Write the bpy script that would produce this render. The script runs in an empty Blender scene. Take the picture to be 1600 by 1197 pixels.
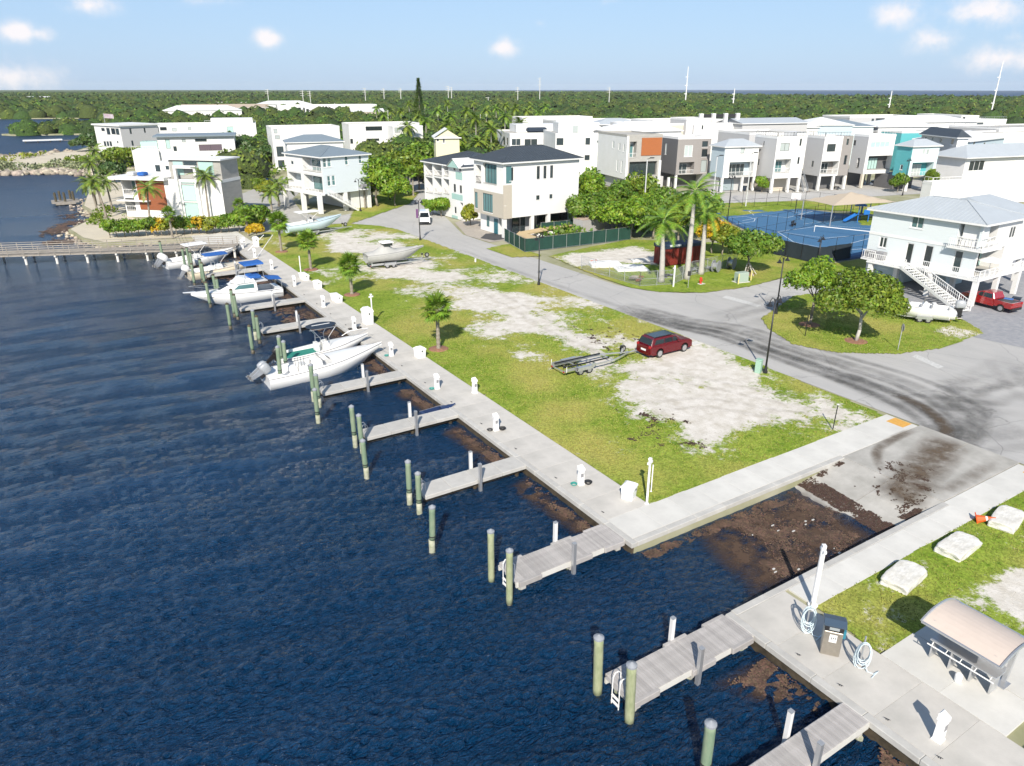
import bpy, bmesh, math, random
import numpy as np
from mathutils import Vector, Matrix, noise as mnoise
random.seed(7); rng = np.random.default_rng(7)
scene = bpy.context.scene
R = math.radians
C = bpy.data.collections.new('place'); scene.collection.children.link(C)

# ---------------------------------------------------------------- camera
CAM_H = 24.0; LAND = 1.2
F_PX, CX, CY, HOR = 1128.0, 800.0, 598.5, 138.0
PITCH = math.atan((CY - HOR) / F_PX); YAW = R(32.2)
cam = bpy.data.cameras.new('camera'); cam_o = bpy.data.objects.new('camera', cam); C.objects.link(cam_o)
cam.sensor_width = 36; cam.lens = F_PX / 1600 * 36; cam.clip_start = 0.5; cam.clip_end = 60000
cam_o.location = (0, 0, CAM_H); cam_o.rotation_euler = (R(90) - PITCH, 0, -YAW)
scene.camera = cam_o

# ---------------------------------------------------------------- sky, sun, exposure
SUN_EL, SUN_AZ = R(37), R(37.5 + 180)          # azimuth of the sun, clockwise from +Y
world = bpy.data.worlds.new('World'); scene.world = world; world.use_nodes = True
wn = world.node_tree; wn.nodes.clear()
def W(t, **k):
    n = wn.nodes.new(t)
    for a, b in k.items(): setattr(n, a, b)
    return n
sky = W('ShaderNodeTexSky', sky_type='NISHITA', sun_disc=False, sun_elevation=SUN_EL, sun_rotation=SUN_AZ, altitude=10, air_density=1.0, dust_density=0.7, ozone_density=2.0)
bg = W('ShaderNodeBackground'); wout = W('ShaderNodeOutputWorld')
bg.inputs['Strength'].default_value = 0.091
geo = W('ShaderNodeNewGeometry')
tc = W('ShaderNodeTexCoord')
# a few small fair weather clouds, each at its own direction in the sky
def ray(px, py):
    r = (px - CX) / F_PX; u = (CY - py) / F_PX
    fw = math.cos(PITCH) + u * math.sin(PITCH); up = -math.sin(PITCH) + u * math.cos(PITCH)
    return fw * math.sin(YAW) + r * math.cos(YAW), fw * math.cos(YAW) - r * math.sin(YAW), up
nz = W('ShaderNodeTexNoise'); nz.inputs['Scale'].default_value = 26; nz.inputs['Detail'].default_value = 6; nz.inputs['Roughness'].default_value = .62
wn.links.new(tc.outputs['Generated'], nz.inputs['Vector'])
acc = None
CL = [(28, 50, .027, .011, 1), (62, 53, .02, .009, .8), (140, 8, .03, .011, .9), (174, 46, .012, .007, .4), (422, 60, .024, .0105, .95), (785, 75, .025, .0115, .95),
      (842, 37, .014, .006, .5), (757, 4, .02, .006, .4), (955, 2, .02, .007, .5), (1407, 22, .026, .017, .85), (1462, 62, .030, .016, .95), (1540, 18, .05, .018, .9), (1578, 58, .018, .01, .6),
      (1565, 92, .05, .016, .9), (10, 122, .075, .022, .75), (320, 2, .04, .007, .5)]
CL += [(-300, 60, .06, .018, .8), (-700, 20, .05, .016, .8), (1900, 50, .07, .02, .9), (2300, 80, .06, .02, .8), (1100, -200, .05, .02, .8), (300, -300, .06, .02, .7)]
for (px, py, sx, sy, amp) in CL:
    sx, sy, amp = sx * 1.15, sy * 1.25, min(1, amp * 1.15)
    d = Vector(ray(px, py)).normalized()
    right = Vector((d.y, -d.x, 0)).normalized(); upv = right.cross(d)
    s = W('ShaderNodeVectorMath', operation='SUBTRACT'); s.inputs[1].default_value = d
    wn.links.new(tc.outputs['Generated'], s.inputs[0])
    a = W('ShaderNodeVectorMath', operation='DOT_PRODUCT'); a.inputs[1].default_value = right / sx; wn.links.new(s.outputs[0], a.inputs[0])
    b = W('ShaderNodeVectorMath', operation='DOT_PRODUCT'); b.inputs[1].default_value = upv / sy; wn.links.new(s.outputs[0], b.inputs[0])
    cb = W('ShaderNodeCombineXYZ'); wn.links.new(a.outputs['Value'], cb.inputs[0]); wn.links.new(b.outputs['Value'], cb.inputs[1])
    ln = W('ShaderNodeVectorMath', operation='LENGTH'); wn.links.new(cb.outputs[0], ln.inputs[0])
    mr = W('ShaderNodeMapRange'); mr.inputs[1].default_value = 1.6; mr.inputs[2].default_value = 0.0; mr.inputs[3].default_value = 0; mr.inputs[4].default_value = amp
    wn.links.new(ln.outputs['Value'], mr.inputs[0])
    if acc is None: acc = mr.outputs[0]
    else:
        mx = W('ShaderNodeMath', operation='MAXIMUM'); wn.links.new(acc, mx.inputs[0]); wn.links.new(mr.outputs[0], mx.inputs[1]); acc = mx.outputs[0]
nb = W('ShaderNodeMath', operation='MULTIPLY_ADD'); nb.inputs[1].default_value = 2.2; nb.inputs[2].default_value = -1.25; wn.links.new(nz.outputs['Fac'], nb.inputs[0])
ad = W('ShaderNodeMath', operation='ADD'); wn.links.new(acc, ad.inputs[0]); wn.links.new(nb.outputs[0], ad.inputs[1])
ml = W('ShaderNodeMath', operation='MULTIPLY'); wn.links.new(ad.outputs[0], ml.inputs[0]); wn.links.new(acc, ml.inputs[1])
cr = W('ShaderNodeMapRange', interpolation_type='SMOOTHSTEP'); cr.inputs[1].default_value = .02; cr.inputs[2].default_value = .75; cr.inputs[3].default_value = 0; cr.inputs[4].default_value = .92
wn.links.new(ml.outputs[0], cr.inputs[0])
# thin high veil: a pale even whitening of the blue
veil = W('ShaderNodeMixRGB'); veil.inputs[0].default_value = .55; veil.inputs[2].default_value = (3.6, 5.5, 8.4, 1)
wn.links.new(sky.outputs[0], veil.inputs[1])
sx = W('ShaderNodeSeparateXYZ'); wn.links.new(tc.outputs['Generated'], sx.inputs[0]); vf = W('ShaderNodeMapRange', interpolation_type='SMOOTHSTEP'); vf.inputs[1].default_value = .0; vf.inputs[2].default_value = .60; vf.inputs[3].default_value = .70; vf.inputs[4].default_value = .12
wn.links.new(sx.outputs['Z'], vf.inputs[0]); wn.links.new(vf.outputs[0], veil.inputs[0])
cm = W('ShaderNodeMixRGB'); cm.inputs[2].default_value = (8.6, 8.2, 8.3, 1)
wn.links.new(veil.outputs[0], cm.inputs[1]); wn.links.new(cr.outputs[0], cm.inputs[0])
wn.links.new(cm.outputs[0], bg.inputs['Color']); wn.links.new(bg.outputs[0], wout.inputs['Surface'])
sun = bpy.data.lights.new('sun', 'SUN'); sun.energy = 4.9; sun.angle = R(.5); sun.color = (1, .925, .82)
sun_o = bpy.data.objects.new('sun', sun); C.objects.link(sun_o)
sd = Vector((math.sin(SUN_AZ) * math.cos(SUN_EL), math.cos(SUN_AZ) * math.cos(SUN_EL), math.sin(SUN_EL)))
sun_o.rotation_euler = sd.to_track_quat('Z', 'Y').to_euler(); sun_o.location = sd * 300
scene.view_settings.view_transform = 'Standard'; scene.view_settings.look = 'None'
scene.view_settings.exposure = 0.40; scene.view_settings.gamma = 1; scene.view_settings.use_curve_mapping = False
cy = scene.cycles
cy.max_bounces = 6; cy.diffuse_bounces = 2; cy.glossy_bounces = 3; cy.transmission_bounces = 3; cy.transparent_max_bounces = 32; cy.volume_bounces = 1
cy.use_adaptive_sampling = True; cy.adaptive_threshold = 0.02; cy.caustics_reflective = False; cy.caustics_refractive = False
cy.use_denoising = True; cy.sample_clamp_indirect = 3; cy.sample_clamp_direct = 8

# ---------------------------------------------------------------- measuring: a pixel of the survey photo to a point on the ground
def G(px, py, z=LAND):
    X, Y, U = ray(px, py); t = (z - CAM_H) / U
    return Vector((X * t, Y * t, z))
def hit(px, py, P, ang):
    X, Y, U = ray(px, py); n = (-math.sin(ang), math.cos(ang)); d = (math.cos(ang), math.sin(ang))
    t = (n[0] * P[0] + n[1] * P[1]) / (n[0] * X + n[1] * Y)
    return (X * t - P[0]) * d[0] + (Y * t - P[1]) * d[1], CAM_H + t * U
def height(xb, yb, xt, yt, z=LAND):
    g = G(xb, yb, z); X, Y, U = ray(xt, yt); t = (X * g.x + Y * g.y) / (X * X + Y * Y)
    return CAM_H + t * U - z
def topix(x, y, z):
    x, y, z = np.asarray(x, float), np.asarray(y, float), np.asarray(z, float) - CAM_H
    fwd = x * math.sin(YAW) + y * math.cos(YAW); rt = x * math.cos(YAW) - y * math.sin(YAW)
    dep = fwd * math.cos(PITCH) - z * math.sin(PITCH); up = fwd * math.sin(PITCH) + z * math.cos(PITCH)
    return CX + F_PX * rt / dep, CY - F_PX * up / dep

# ---------------------------------------------------------------- materials
MATS = {}
def mat(name, col, rough=.7, var=0.0, scale=3.0, bump=0.0, bscale=None, metal=0.0, spec=.5, rand=0.0, col2=None, detail=5, stretch=(1, 1, 1), coat=0, island=0.0, trans=0.0, bdist=.02):
    if name in MATS: return MATS[name]
    m = bpy.data.materials.new(name); m.use_nodes = True; nt = m.node_tree; n = nt.nodes; b = n['Principled BSDF']; L = nt.links
    b.inputs['Roughness'].default_value = rough; b.inputs['Metallic'].default_value = metal; b.inputs['Specular IOR Level'].default_value = spec
    if coat: b.inputs['Coat Weight'].default_value = coat
    t = n.new('ShaderNodeTexCoord'); mp = n.new('ShaderNodeMapping'); mp.inputs['Scale'].default_value = stretch; L.new(t.outputs['Object'], mp.inputs[0])
    c = (*col, 1); cur = None
    rgb = n.new('ShaderNodeRGB'); rgb.outputs[0].default_value = c; cur = rgb.outputs[0]
    if var or col2:
        nt_ = n.new('ShaderNodeTexNoise'); nt_.inputs['Scale'].default_value = scale; nt_.inputs['Detail'].default_value = detail; nt_.inputs['Roughness'].default_value = .65
        L.new(mp.outputs[0], nt_.inputs['Vector'])
        mr = n.new('ShaderNodeMapRange'); mr.inputs[1].default_value = .32; mr.inputs[2].default_value = .68
        L.new(nt_.outputs['Fac'], mr.inputs[0])
        mx = n.new('ShaderNodeMixRGB'); L.new(mr.outputs[0], mx.inputs[0])
        c2 = col2 if col2 else tuple(v * (1 - var) for v in col)
        mx.inputs[1].default_value = c; mx.inputs[2].default_value = (*c2, 1); cur = mx.outputs[0]
    if rand or island:
        hs = n.new('ShaderNodeHueSaturation'); L.new(cur, hs.inputs['Color']); a = None
        if island:
            g = n.new('ShaderNodeNewGeometry'); src = g.outputs['Random Per Island']; amt = island
        else:
            oi = n.new('ShaderNodeObjectInfo'); src = oi.outputs['Random']; amt = rand
        m2 = n.new('ShaderNodeMapRange'); m2.inputs[3].default_value = 1 - amt; m2.inputs[4].default_value = 1 + amt; L.new(src, m2.inputs[0]); L.new(m2.outputs[0], hs.inputs['Value'])
        if island:
            m3 = n.new('ShaderNodeMapRange'); m3.inputs[3].default_value = .5 - .035; m3.inputs[4].default_value = .5 + .02
            mm = n.new('ShaderNodeMath'); mm.operation = 'FRACT'; mu = n.new('ShaderNodeMath'); mu.operation = 'MULTIPLY'; mu.inputs[1].default_value = 7.31
            L.new(src, mu.inputs[0]); L.new(mu.outputs[0], mm.inputs[0]); L.new(mm.outputs[0], m3.inputs[0]); L.new(m3.outputs[0], hs.inputs['Hue'])
        cur = hs.outputs[0]
    L.new(cur, b.inputs['Base Color'])
    if bump:
        nb_ = n.new('ShaderNodeTexNoise'); nb_.inputs['Scale'].default_value = bscale or scale * 4; nb_.inputs['Detail'].default_value = 6; L.new(mp.outputs[0], nb_.inputs['Vector'])
        bp = n.new('ShaderNodeBump'); bp.inputs['Strength'].default_value = bump; bp.inputs['Distance'].default_value = bdist; L.new(nb_.outputs['Fac'], bp.inputs['Height']); L.new(bp.outputs[0], b.inputs['Normal'])
    if trans:
        tr = n.new('ShaderNodeBsdfTranslucent'); L.new(cur, tr.inputs['Color']); ms = n.new('ShaderNodeMixShader'); ms.inputs[0].default_value = trans
        o = n['Material Output']; L.new(b.outputs[0], ms.inputs[1]); L.new(tr.outputs[0], ms.inputs[2]); L.new(ms.outputs[0], o.inputs['Surface'])
    MATS[name] = m; return m
M_white = mat('white_paint', (.77, .77, .76), .5, scale=.35, rand=.03, col2=(.71, .71, .69), detail=9)
M_white2 = mat('white_plastic', (.82, .82, .81), .4, var=.04, scale=2)
M_conc = mat('dock_concrete', (.58, .555, .51), .85, scale=.45, bump=.25, bscale=14, rand=.03, col2=(.43, .415, .38), detail=10)
M_conc2 = mat('pale_concrete', (.62, .61, .57), .85, var=.14, scale=.8, bump=.2, bscale=12, rand=.05)
M_pierc = mat('weathered_pier_concrete', (.50, .49, .46), .85, var=.2, scale=1.2, bump=.3, bscale=10, rand=.06)
M_plank = mat('grey_composite_plank', (.42, .40, .385), .8, var=.18, scale=4, bump=.2, bscale=30, rand=.13)
M_pile_g = mat('green_coated_pile', (.13, .21, .14), .75, col2=(.25, .30, .20), scale=3, bump=.5, bscale=9, stretch=(1, 1, .3))
M_pile_w = mat('pale_fouled_pile', (.46, .45, .36), .85, col2=(.22, .25, .15), scale=4, bump=.6, bscale=10)
M_pile_y = mat('yellow_green_pile', (.36, .38, .24), .8, col2=(.22, .26, .14), scale=5, bump=.5, bscale=12, stretch=(1, 1, .35))
M_pile_d = mat('wet_dark_pile', (.05, .045, .03), .5, col2=(.12, .10, .06), scale=5, bump=.5)
M_cap = mat('grey_pile_cap', (.30, .32, .35), .45, var=.2, scale=4)
M_alu = mat('aluminium', (.62, .63, .64), .35, metal=.7, var=.1)
M_steel = mat('stainless_steel', (.50, .46, .40), .3, metal=.85, var=.15, scale=6)
M_black = mat('black_metal', (.018, .018, .02), .4)
M_rubber = mat('black_rubber', (.02, .02, .02), .8)
M_glass = mat('dark_window_glass', (.035, .05, .055), .07, spec=.8, rand=.5)
M_glass_g = mat('pale_green_glass', (.42, .60, .56), .12, spec=.7, rand=.08)
M_glass_t = mat('teal_tinted_glass', (.09, .20, .21), .08, spec=.8, rand=.35)
M_blind = mat('window_with_pale_blind', (.42, .47, .46), .2, spec=.7, rand=.15)
M_dark = mat('charcoal_frame', (.03, .03, .032), .5)
M_rail = mat('white_rail', (.80, .80, .79), .5)
M_blue = mat('blue_canvas', (.02, .12, .42), .75, var=.2, scale=3)
M_navy = mat('dark_navy_canvas', (.02, .035, .06), .7, var=.2)
M_tealdeck = mat('green_deck_mat', (.02, .22, .17), .8, var=.15)
M_hull = mat('white_gelcoat', (.80, .80, .78), .2, spec=.6, coat=.3)
M_cream = mat('cream_gelcoat', (.66, .58, .44), .25, spec=.6, coat=.3)
M_hullblue = mat('pale_blue_gelcoat', (.55, .68, .72), .2, spec=.6, coat=.3)
M_rock = mat('limestone_rock', (.50, .46, .39), .95, col2=(.27, .24, .2), scale=1.4, bump=.6, bscale=5, rand=.25, bdist=.05)
M_bark = mat('grey_bark', (.27, .24, .20), .95, col2=(.15, .13, .10), scale=6, bump=.6, bscale=14, stretch=(1, 1, .4))
M_bark_l = mat('pale_royal_palm_bark', (.48, .46, .42), .9, var=.2, scale=3, bump=.3, stretch=(1, 1, 2))
M_bark_k = mat('cabbage_palm_bark', (.33, .30, .25), .95, col2=(.20, .17, .13), scale=7, bump=.8, bscale=9, bdist=.05)
M_boot = mat('green_crownshaft', (.16, .34, .05), .5)
LEAF = dict(
    bright=mat('bright_green_leaf', (.14, .29, .02), .5, col2=(.23, .36, .03), scale=.5, island=.35, trans=.32),
    mid=mat('mid_green_leaf', (.09, .195, .018), .5, col2=(.16, .27, .028), scale=.4, island=.4, trans=.32),
    olive=mat('olive_green_leaf', (.12, .21, .018), .5, col2=(.20, .29, .028), scale=.4, island=.4, trans=.32),
    dark=mat('dark_green_leaf', (.035, .085, .02), .5, col2=(.06, .115, .022), scale=.4, island=.4, trans=.15),
    yellow=mat('yellow_green_leaf', (.28, .30, .02), .5, col2=(.14, .22, .02), scale=.9, island=.35, trans=.25),
    gold=mat('golden_croton_leaf', (.62, .42, .01), .5, col2=(.45, .36, .02), scale=1.5, island=.3, trans=.2),
    palm=mat('palm_frond_green', (.11, .24, .025), .45, col2=(.20, .32, .035), scale=1.2, island=.3, trans=.2, rand=0),
    cocos=mat('coconut_frond_yellow_green', (.24, .31, .04), .45, col2=(.10, .20, .025), scale=.8, island=.3, trans=.2),
    brown=mat('dry_palm_thatch', (.30, .22, .10), .8, var=.3, scale=2, island=.3),
    grass=mat('grass_blades', (.21, .27, .05), .7, col2=(.30, .30, .08), scale=.8, island=.35))

# ---------------------------------------------------------------- mesh building
class MB:
    def __init__(s, T=None): s.v = []; s.f = []; s.T = T
    def add(s, vs, fs):
        o = len(s.v)
        if s.T is not None: vs = [s.T @ Vector(v) for v in vs]
        s.v += [tuple(v) for v in vs]; s.f += [tuple(i + o for i in f) for f in fs]; return s
    def box(s, x0, y0, z0, x1, y1, z1):
        return s.add([(x0, y0, z0), (x1, y0, z0), (x1, y1, z0), (x0, y1, z0), (x0, y0, z1), (x1, y0, z1), (x1, y1, z1), (x0, y1, z1)],
                     [(0, 3, 2, 1), (4, 5, 6, 7), (0, 1, 5, 4), (1, 2, 6, 5), (2, 3, 7, 6), (3, 0, 4, 7)])
    def bevbox(s, x0, y0, z0, x1, y1, z1, b=.03):
        r = []
        for (z, k) in ((z0, b), (z0 + b, 0), (z1 - b, 0), (z1, b)):
            X0, Y0, X1, Y1 = x0 + k, y0 + k, x1 - k, y1 - k
            r.append([(X0 + b, Y0, z), (X1 - b, Y0, z), (X1, Y0 + b, z), (X1, Y1 - b, z), (X1 - b, Y1, z), (X0 + b, Y1, z), (X0, Y1 - b, z), (X0, Y0 + b, z)])
        return s.loft(r, True, True)
    def beam(s, p0, p1, w, h, up=(0, 0, 1)):
        p0, p1 = Vector(p0), Vector(p1); d = (p1 - p0).normalized(); u = Vector(up)
        if abs(d.dot(u)) > .98: u = Vector((1, 0, 0))
        a = d.cross(u).normalized() * w / 2; b = a.cross(d).normalized() * h / 2
        vs = [p + i * a + j * b for p in (p0, p1) for (i, j) in ((-1, -1), (1, -1), (1, 1), (-1, 1))]
        return s.add(vs, [(0, 1, 2, 3), (7, 6, 5, 4), (0, 4, 5, 1), (1, 5, 6, 2), (2, 6, 7, 3), (3, 7, 4, 0)])
    def cyl(s, p0, p1, r0, r1=None, n=8, cap=True):
        r1 = r0 if r1 is None else r1; p0, p1 = Vector(p0), Vector(p1); d = (p1 - p0)
        if d.length < 1e-6: return s
        d.normalize(); u = Vector((0, 0, 1)) if abs(d.z) < .9 else Vector((1, 0, 0)); a = d.cross(u).normalized(); b = d.cross(a)
        vs = []
        for p, r in ((p0, r0), (p1, r1)):
            vs += [p + a * r * math.cos(2 * math.pi * i / n) + b * r * math.sin(2 * math.pi * i / n) for i in range(n)]
        fs = [(i, (i + 1) % n, n + (i + 1) % n, n + i) for i in range(n)]
        if cap: fs += [tuple(range(n - 1, -1, -1)), tuple(range(n, 2 * n))]
        return s.add(vs, fs)
    def tube(s, pts, r, n=6, r1=None):
        k = len(pts) - 1
        for i in range(k):
            a = r if r1 is None else r + (r1 - r) * i / k; b = r if r1 is None else r + (r1 - r) * (i + 1) / k
            s.cyl(pts[i], pts[i + 1], a, b, n)
        return s
    def loft(s, rings, cap0=False, cap1=False, closed=True):
        n = len(rings[0]); vs = [p for r in rings for p in r]; fs = []
        for k in range(len(rings) - 1):
            for i in range(n if closed else n - 1):
                fs.append((k * n + i, k * n + (i + 1) % n, (k + 1) * n + (i + 1) % n, (k + 1) * n + i))
        if cap0: fs.append(tuple(range(n - 1, -1, -1)))
        if cap1: o = (len(rings) - 1) * n; fs.append(tuple(range(o, o + n)))
        return s.add(vs, fs)
    def prism(s, pts, z0, z1):
        n = len(pts); vs = [(p[0], p[1], z0) for p in pts] + [(p[0], p[1], z1) for p in pts]
        return s.add(vs, [tuple(range(n - 1, -1, -1)), tuple(range(n, 2 * n))] + [(i, (i + 1) % n, n + (i + 1) % n, n + i) for i in range(n)])
    def lathe(s, prof, c=(0, 0, 0), n=12):
        rings = [[(c[0] + r * math.cos(2 * math.pi * i / n), c[1] + r * math.sin(2 * math.pi * i / n), c[2] + z) for i in range(n)] for r, z in prof]
        return s.loft(rings, True, True)
    def mesh(s, name, m, smooth=False):
        me = bpy.data.meshes.new(name); me.from_pydata(s.v, [], s.f)
        if m is not None: me.materials.append(m)
        if smooth:
            me.polygons.foreach_set('use_smooth', [True] * len(me.polygons))
        me.update(); return me
    def build(s, name, m, parent=None, smooth=False, label=None, kind=None):
        o = bpy.data.objects.new(name, s.mesh(name, m, smooth)); C.objects.link(o)
        if parent is not None: o.parent = parent
        if label: o['label'] = label
        if kind: o['kind'] = kind
        return o
def ob(name, me, parent=None, loc=(0, 0, 0), rot=(0, 0, 0), sc=None, kind=None):
    o = bpy.data.objects.new(name, me); C.objects.link(o); o.location = loc; o.rotation_euler = rot
    if sc: o.scale = sc if hasattr(sc, '__len__') else (sc, sc, sc)
    if parent is not None: o.parent = parent
    if kind: o['kind'] = kind
    return o
def tag(o, label, cat, group=None):
    o['label'] = label; o['category'] = cat
    if group: o['group'] = group
    return o
def thing(name, label, cat, loc=(0, 0, 0), rz=0.0, group=None):
    o = bpy.data.objects.new(name, None); o.empty_display_size = .3; C.objects.link(o); o.location = loc; o.rotation_euler = (0, 0, rz)
    return tag(o, label, cat, group)
def struct(o): o['kind'] = 'structure'; return o
def copy_tree(o, loc, rz=None, label=None, sc=None):
    kids = {}
    for q in C.objects:
        if q.parent: kids.setdefault(q.parent.name, []).append(q)
    def rec(a, par):
        c = a.copy(); C.objects.link(c); c.parent = par
        for ch in kids.get(a.name, []): rec(ch, c)
        return c
    r = rec(o, None); r.location = loc
    if rz is not None: r.rotation_euler[2] = rz
    if label: r['label'] = label
    if sc: r.scale = (sc, sc, sc)
    return r
def npmesh(name, V, Fq, m, smooth=False):
    me = bpy.data.meshes.new(name); V = np.asarray(V, dtype=np.float32); Fq = np.asarray(Fq, dtype=np.int32); k = Fq.shape[1]
    me.vertices.add(len(V)); me.vertices.foreach_set('co', V.ravel()); me.loops.add(Fq.size); me.loops.foreach_set('vertex_index', Fq.ravel())
    me.polygons.add(len(Fq)); me.polygons.foreach_set('loop_start', np.arange(0, Fq.size, k, dtype=np.int32)); me.polygons.foreach_set('loop_total', np.full(len(Fq), k, dtype=np.int32))
    if smooth: me.polygons.foreach_set('use_smooth', np.ones(len(Fq), dtype=bool))
    if m is not None: me.materials.append(m)
    me.update(calc_edges=True); return me
_P = None
def vnoise(x, y, s, seed=0):
    """smooth value noise on arrays, 0..1"""
    x = np.asarray(x) / s + seed * 17.3; y = np.asarray(y) / s - seed * 9.7
    xi = np.floor(x).astype(np.int64); yi = np.floor(y).astype(np.int64); fx = x - xi; fy = y - yi
    fx = fx * fx * (3 - 2 * fx); fy = fy * fy * (3 - 2 * fy)
    def h(a, b):
        n = (a * 374761393 + b * 668265263 + seed * 362437) & 0xffffffff
        n = ((n ^ (n >> 13)) * 1274126177) & 0xffffffff
        return ((n ^ (n >> 16)) & 0xffff) / 65535.0
    return (h(xi, yi) * (1 - fx) + h(xi + 1, yi) * fx) * (1 - fy) + (h(xi, yi + 1) * (1 - fx) + h(xi + 1, yi + 1) * fx) * fy
def fnoise(x, y, s, o=4, seed=0):
    t = 0; a = 1; n = 0
    for k in range(o): t = t + a * vnoise(x, y, s / 2 ** k, seed + k); n += a; a *= .55
    return t / n
def inpoly(x, y, poly):
    x = np.asarray(x); y = np.asarray(y); r = np.zeros(x.shape, bool); n = len(poly)
    for i in range(n):
        x0, y0 = poly[i]; x1, y1 = poly[(i + 1) % n]
        if y0 == y1: continue
        c = ((y0 > y) != (y1 > y)) & (x < (x1 - x0) * (y - y0) / (y1 - y0) + x0); r ^= c
    return r
# ================================================================ the setting
def wmat():
    m = bpy.data.materials.new('sea_water'); m.use_nodes = True; nt = m.node_tree; n = nt.nodes; L = nt.links; b = n['Principled BSDF']
    t = n.new('ShaderNodeTexCoord')
    ln_ = n.new('ShaderNodeVectorMath'); ln_.operation = 'LENGTH'; L.new(t.outputs['Object'], ln_.inputs[0]); rm_ = n.new('ShaderNodeMapRange'); rm_.inputs[1].default_value = 50; rm_.inputs[2].default_value = 260; rm_.inputs[3].default_value = .06; rm_.inputs[4].default_value = .42; L.new(ln_.outputs['Value'], rm_.inputs[0]); L.new(rm_.outputs[0], b.inputs['Roughness']); b.inputs['IOR'].default_value = 1.55
    def mp(rot, sc):
        q = n.new('ShaderNodeMapping'); q.inputs['Rotation'].default_value = (0, 0, rot); q.inputs['Scale'].default_value = sc; L.new(t.outputs['Object'], q.inputs[0]); return q
    def nz(m_, s, d, r=.55, dist=0):
        q = n.new('ShaderNodeTexNoise'); q.inputs['Scale'].default_value = s; q.inputs['Detail'].default_value = d; q.inputs['Roughness'].default_value = r; q.inputs['Distortion'].default_value = dist
        L.new(m_.outputs[0], q.inputs['Vector']); return q
    a = WAVE_A
    q1 = nz(mp(-a, (.38, 1, 1)), 3.4, 4, .68, .6)        # wavelets, crests along a
    q2 = nz(mp(-a + .22, (.26, 1, 1)), .42, 3, .55, .4)   # longer swell
    q3 = nz(mp(-a - .55, (.45, 1, 1)), 8.5, 3, .68, .5)      # ripples
    q4 = nz(mp(-a + .1, (.4, 1, 1)), .05, 3)             # gusts
    for q_ in (q1, q3): q_.noise_type = 'RIDGED_MULTIFRACTAL'; q_.normalize = False; q_.inputs['Offset'].default_value = .9; q_.inputs['Gain'].default_value = 1.45
    def math_(op, x, y):
        q = n.new('ShaderNodeMath'); q.operation = op
        for i, v in enumerate((x, y)):
            if isinstance(v, (int, float)): q.inputs[i].default_value = v
            else: L.new(v, q.inputs[i])
        return q.outputs[0]
    h = math_('ADD', math_('ADD', math_('MULTIPLY', q1.outputs['Fac'], .115), math_('MULTIPLY', q2.outputs['Fac'], .08)), math_('MULTIPLY', q3.outputs['Fac'], .06))
    g = n.new('ShaderNodeMapRange'); g.inputs[1].default_value = .35; g.inputs[2].default_value = .65; g.inputs[3].default_value = .75; g.inputs[4].default_value = 1.25; L.new(q4.outputs['Fac'], g.inputs[0])
    bp = n.new('ShaderNodeBump'); bp.inputs['Distance'].default_value = 1.0; L.new(math_('MULTIPLY', g.outputs[0], .95), bp.inputs['Strength']); L.new(h, bp.inputs['Height']); L.new(bp.outputs[0], b.inputs['Normal'])
    mx = n.new('ShaderNodeMixRGB'); mx.inputs[1].default_value = (.0006, .021, .066, 1); mx.inputs[2].default_value = (.001, .034, .092, 1)
    q5 = nz(mp(0, (1, 1, 1)), .022, 4); L.new(q5.outputs['Fac'], mx.inputs[0]); L.new(mx.outputs[0], b.inputs['Base Color'])
    return m
_a, _b = G(150, 735, 0), G(520, 668, 0)
WL = .45      # water level
WAVE_A = math.atan2(_b.y - _a.y, _b.x - _a.x)
LANDP = [(23.15, -60), (23.15, 15.6), (23.2, 17.68), (41.5, 17.68), (41.5, 24.35), (23.2, 24.35), (23.15, 118), (24.5, 124), (20, 129), (13, 130.5), (6, 132), (3.5, 139), (2, 149), (6.5, 160), (7, 170), (5.9, 179),
         (8, 196), (11.7, 226), (14, 248), (6, 260), (-10, 264), (-40, 270), (-44, 318), (-11, 328), (14, 348), (24, 385), (44, 410), (44, 440), (25, 478), (-9, 487), (-14, 497), (-6, 506), (30, 520), (62, 610), (52, 728),
         (-20, 763), (-300, 830), (-2500, 1600), (-7000, 9000), (780, 9200), (3000, 6300), (2720, 4190), (2265, 2800), (1770, 1770), (1480, 1200), (1550, 690), (1700, -300), (1700, -1500), (200, -400)]
M_water = wmat()
struct(MB().add([(-9000, -3200, -.12 + WL), (9000, -3200, -.12 + WL), (9000, 9400, -.12 + WL), (-9000, 9400, -.12 + WL)], [(0, 1, 2, 3)]).build('water', M_water))

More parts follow.
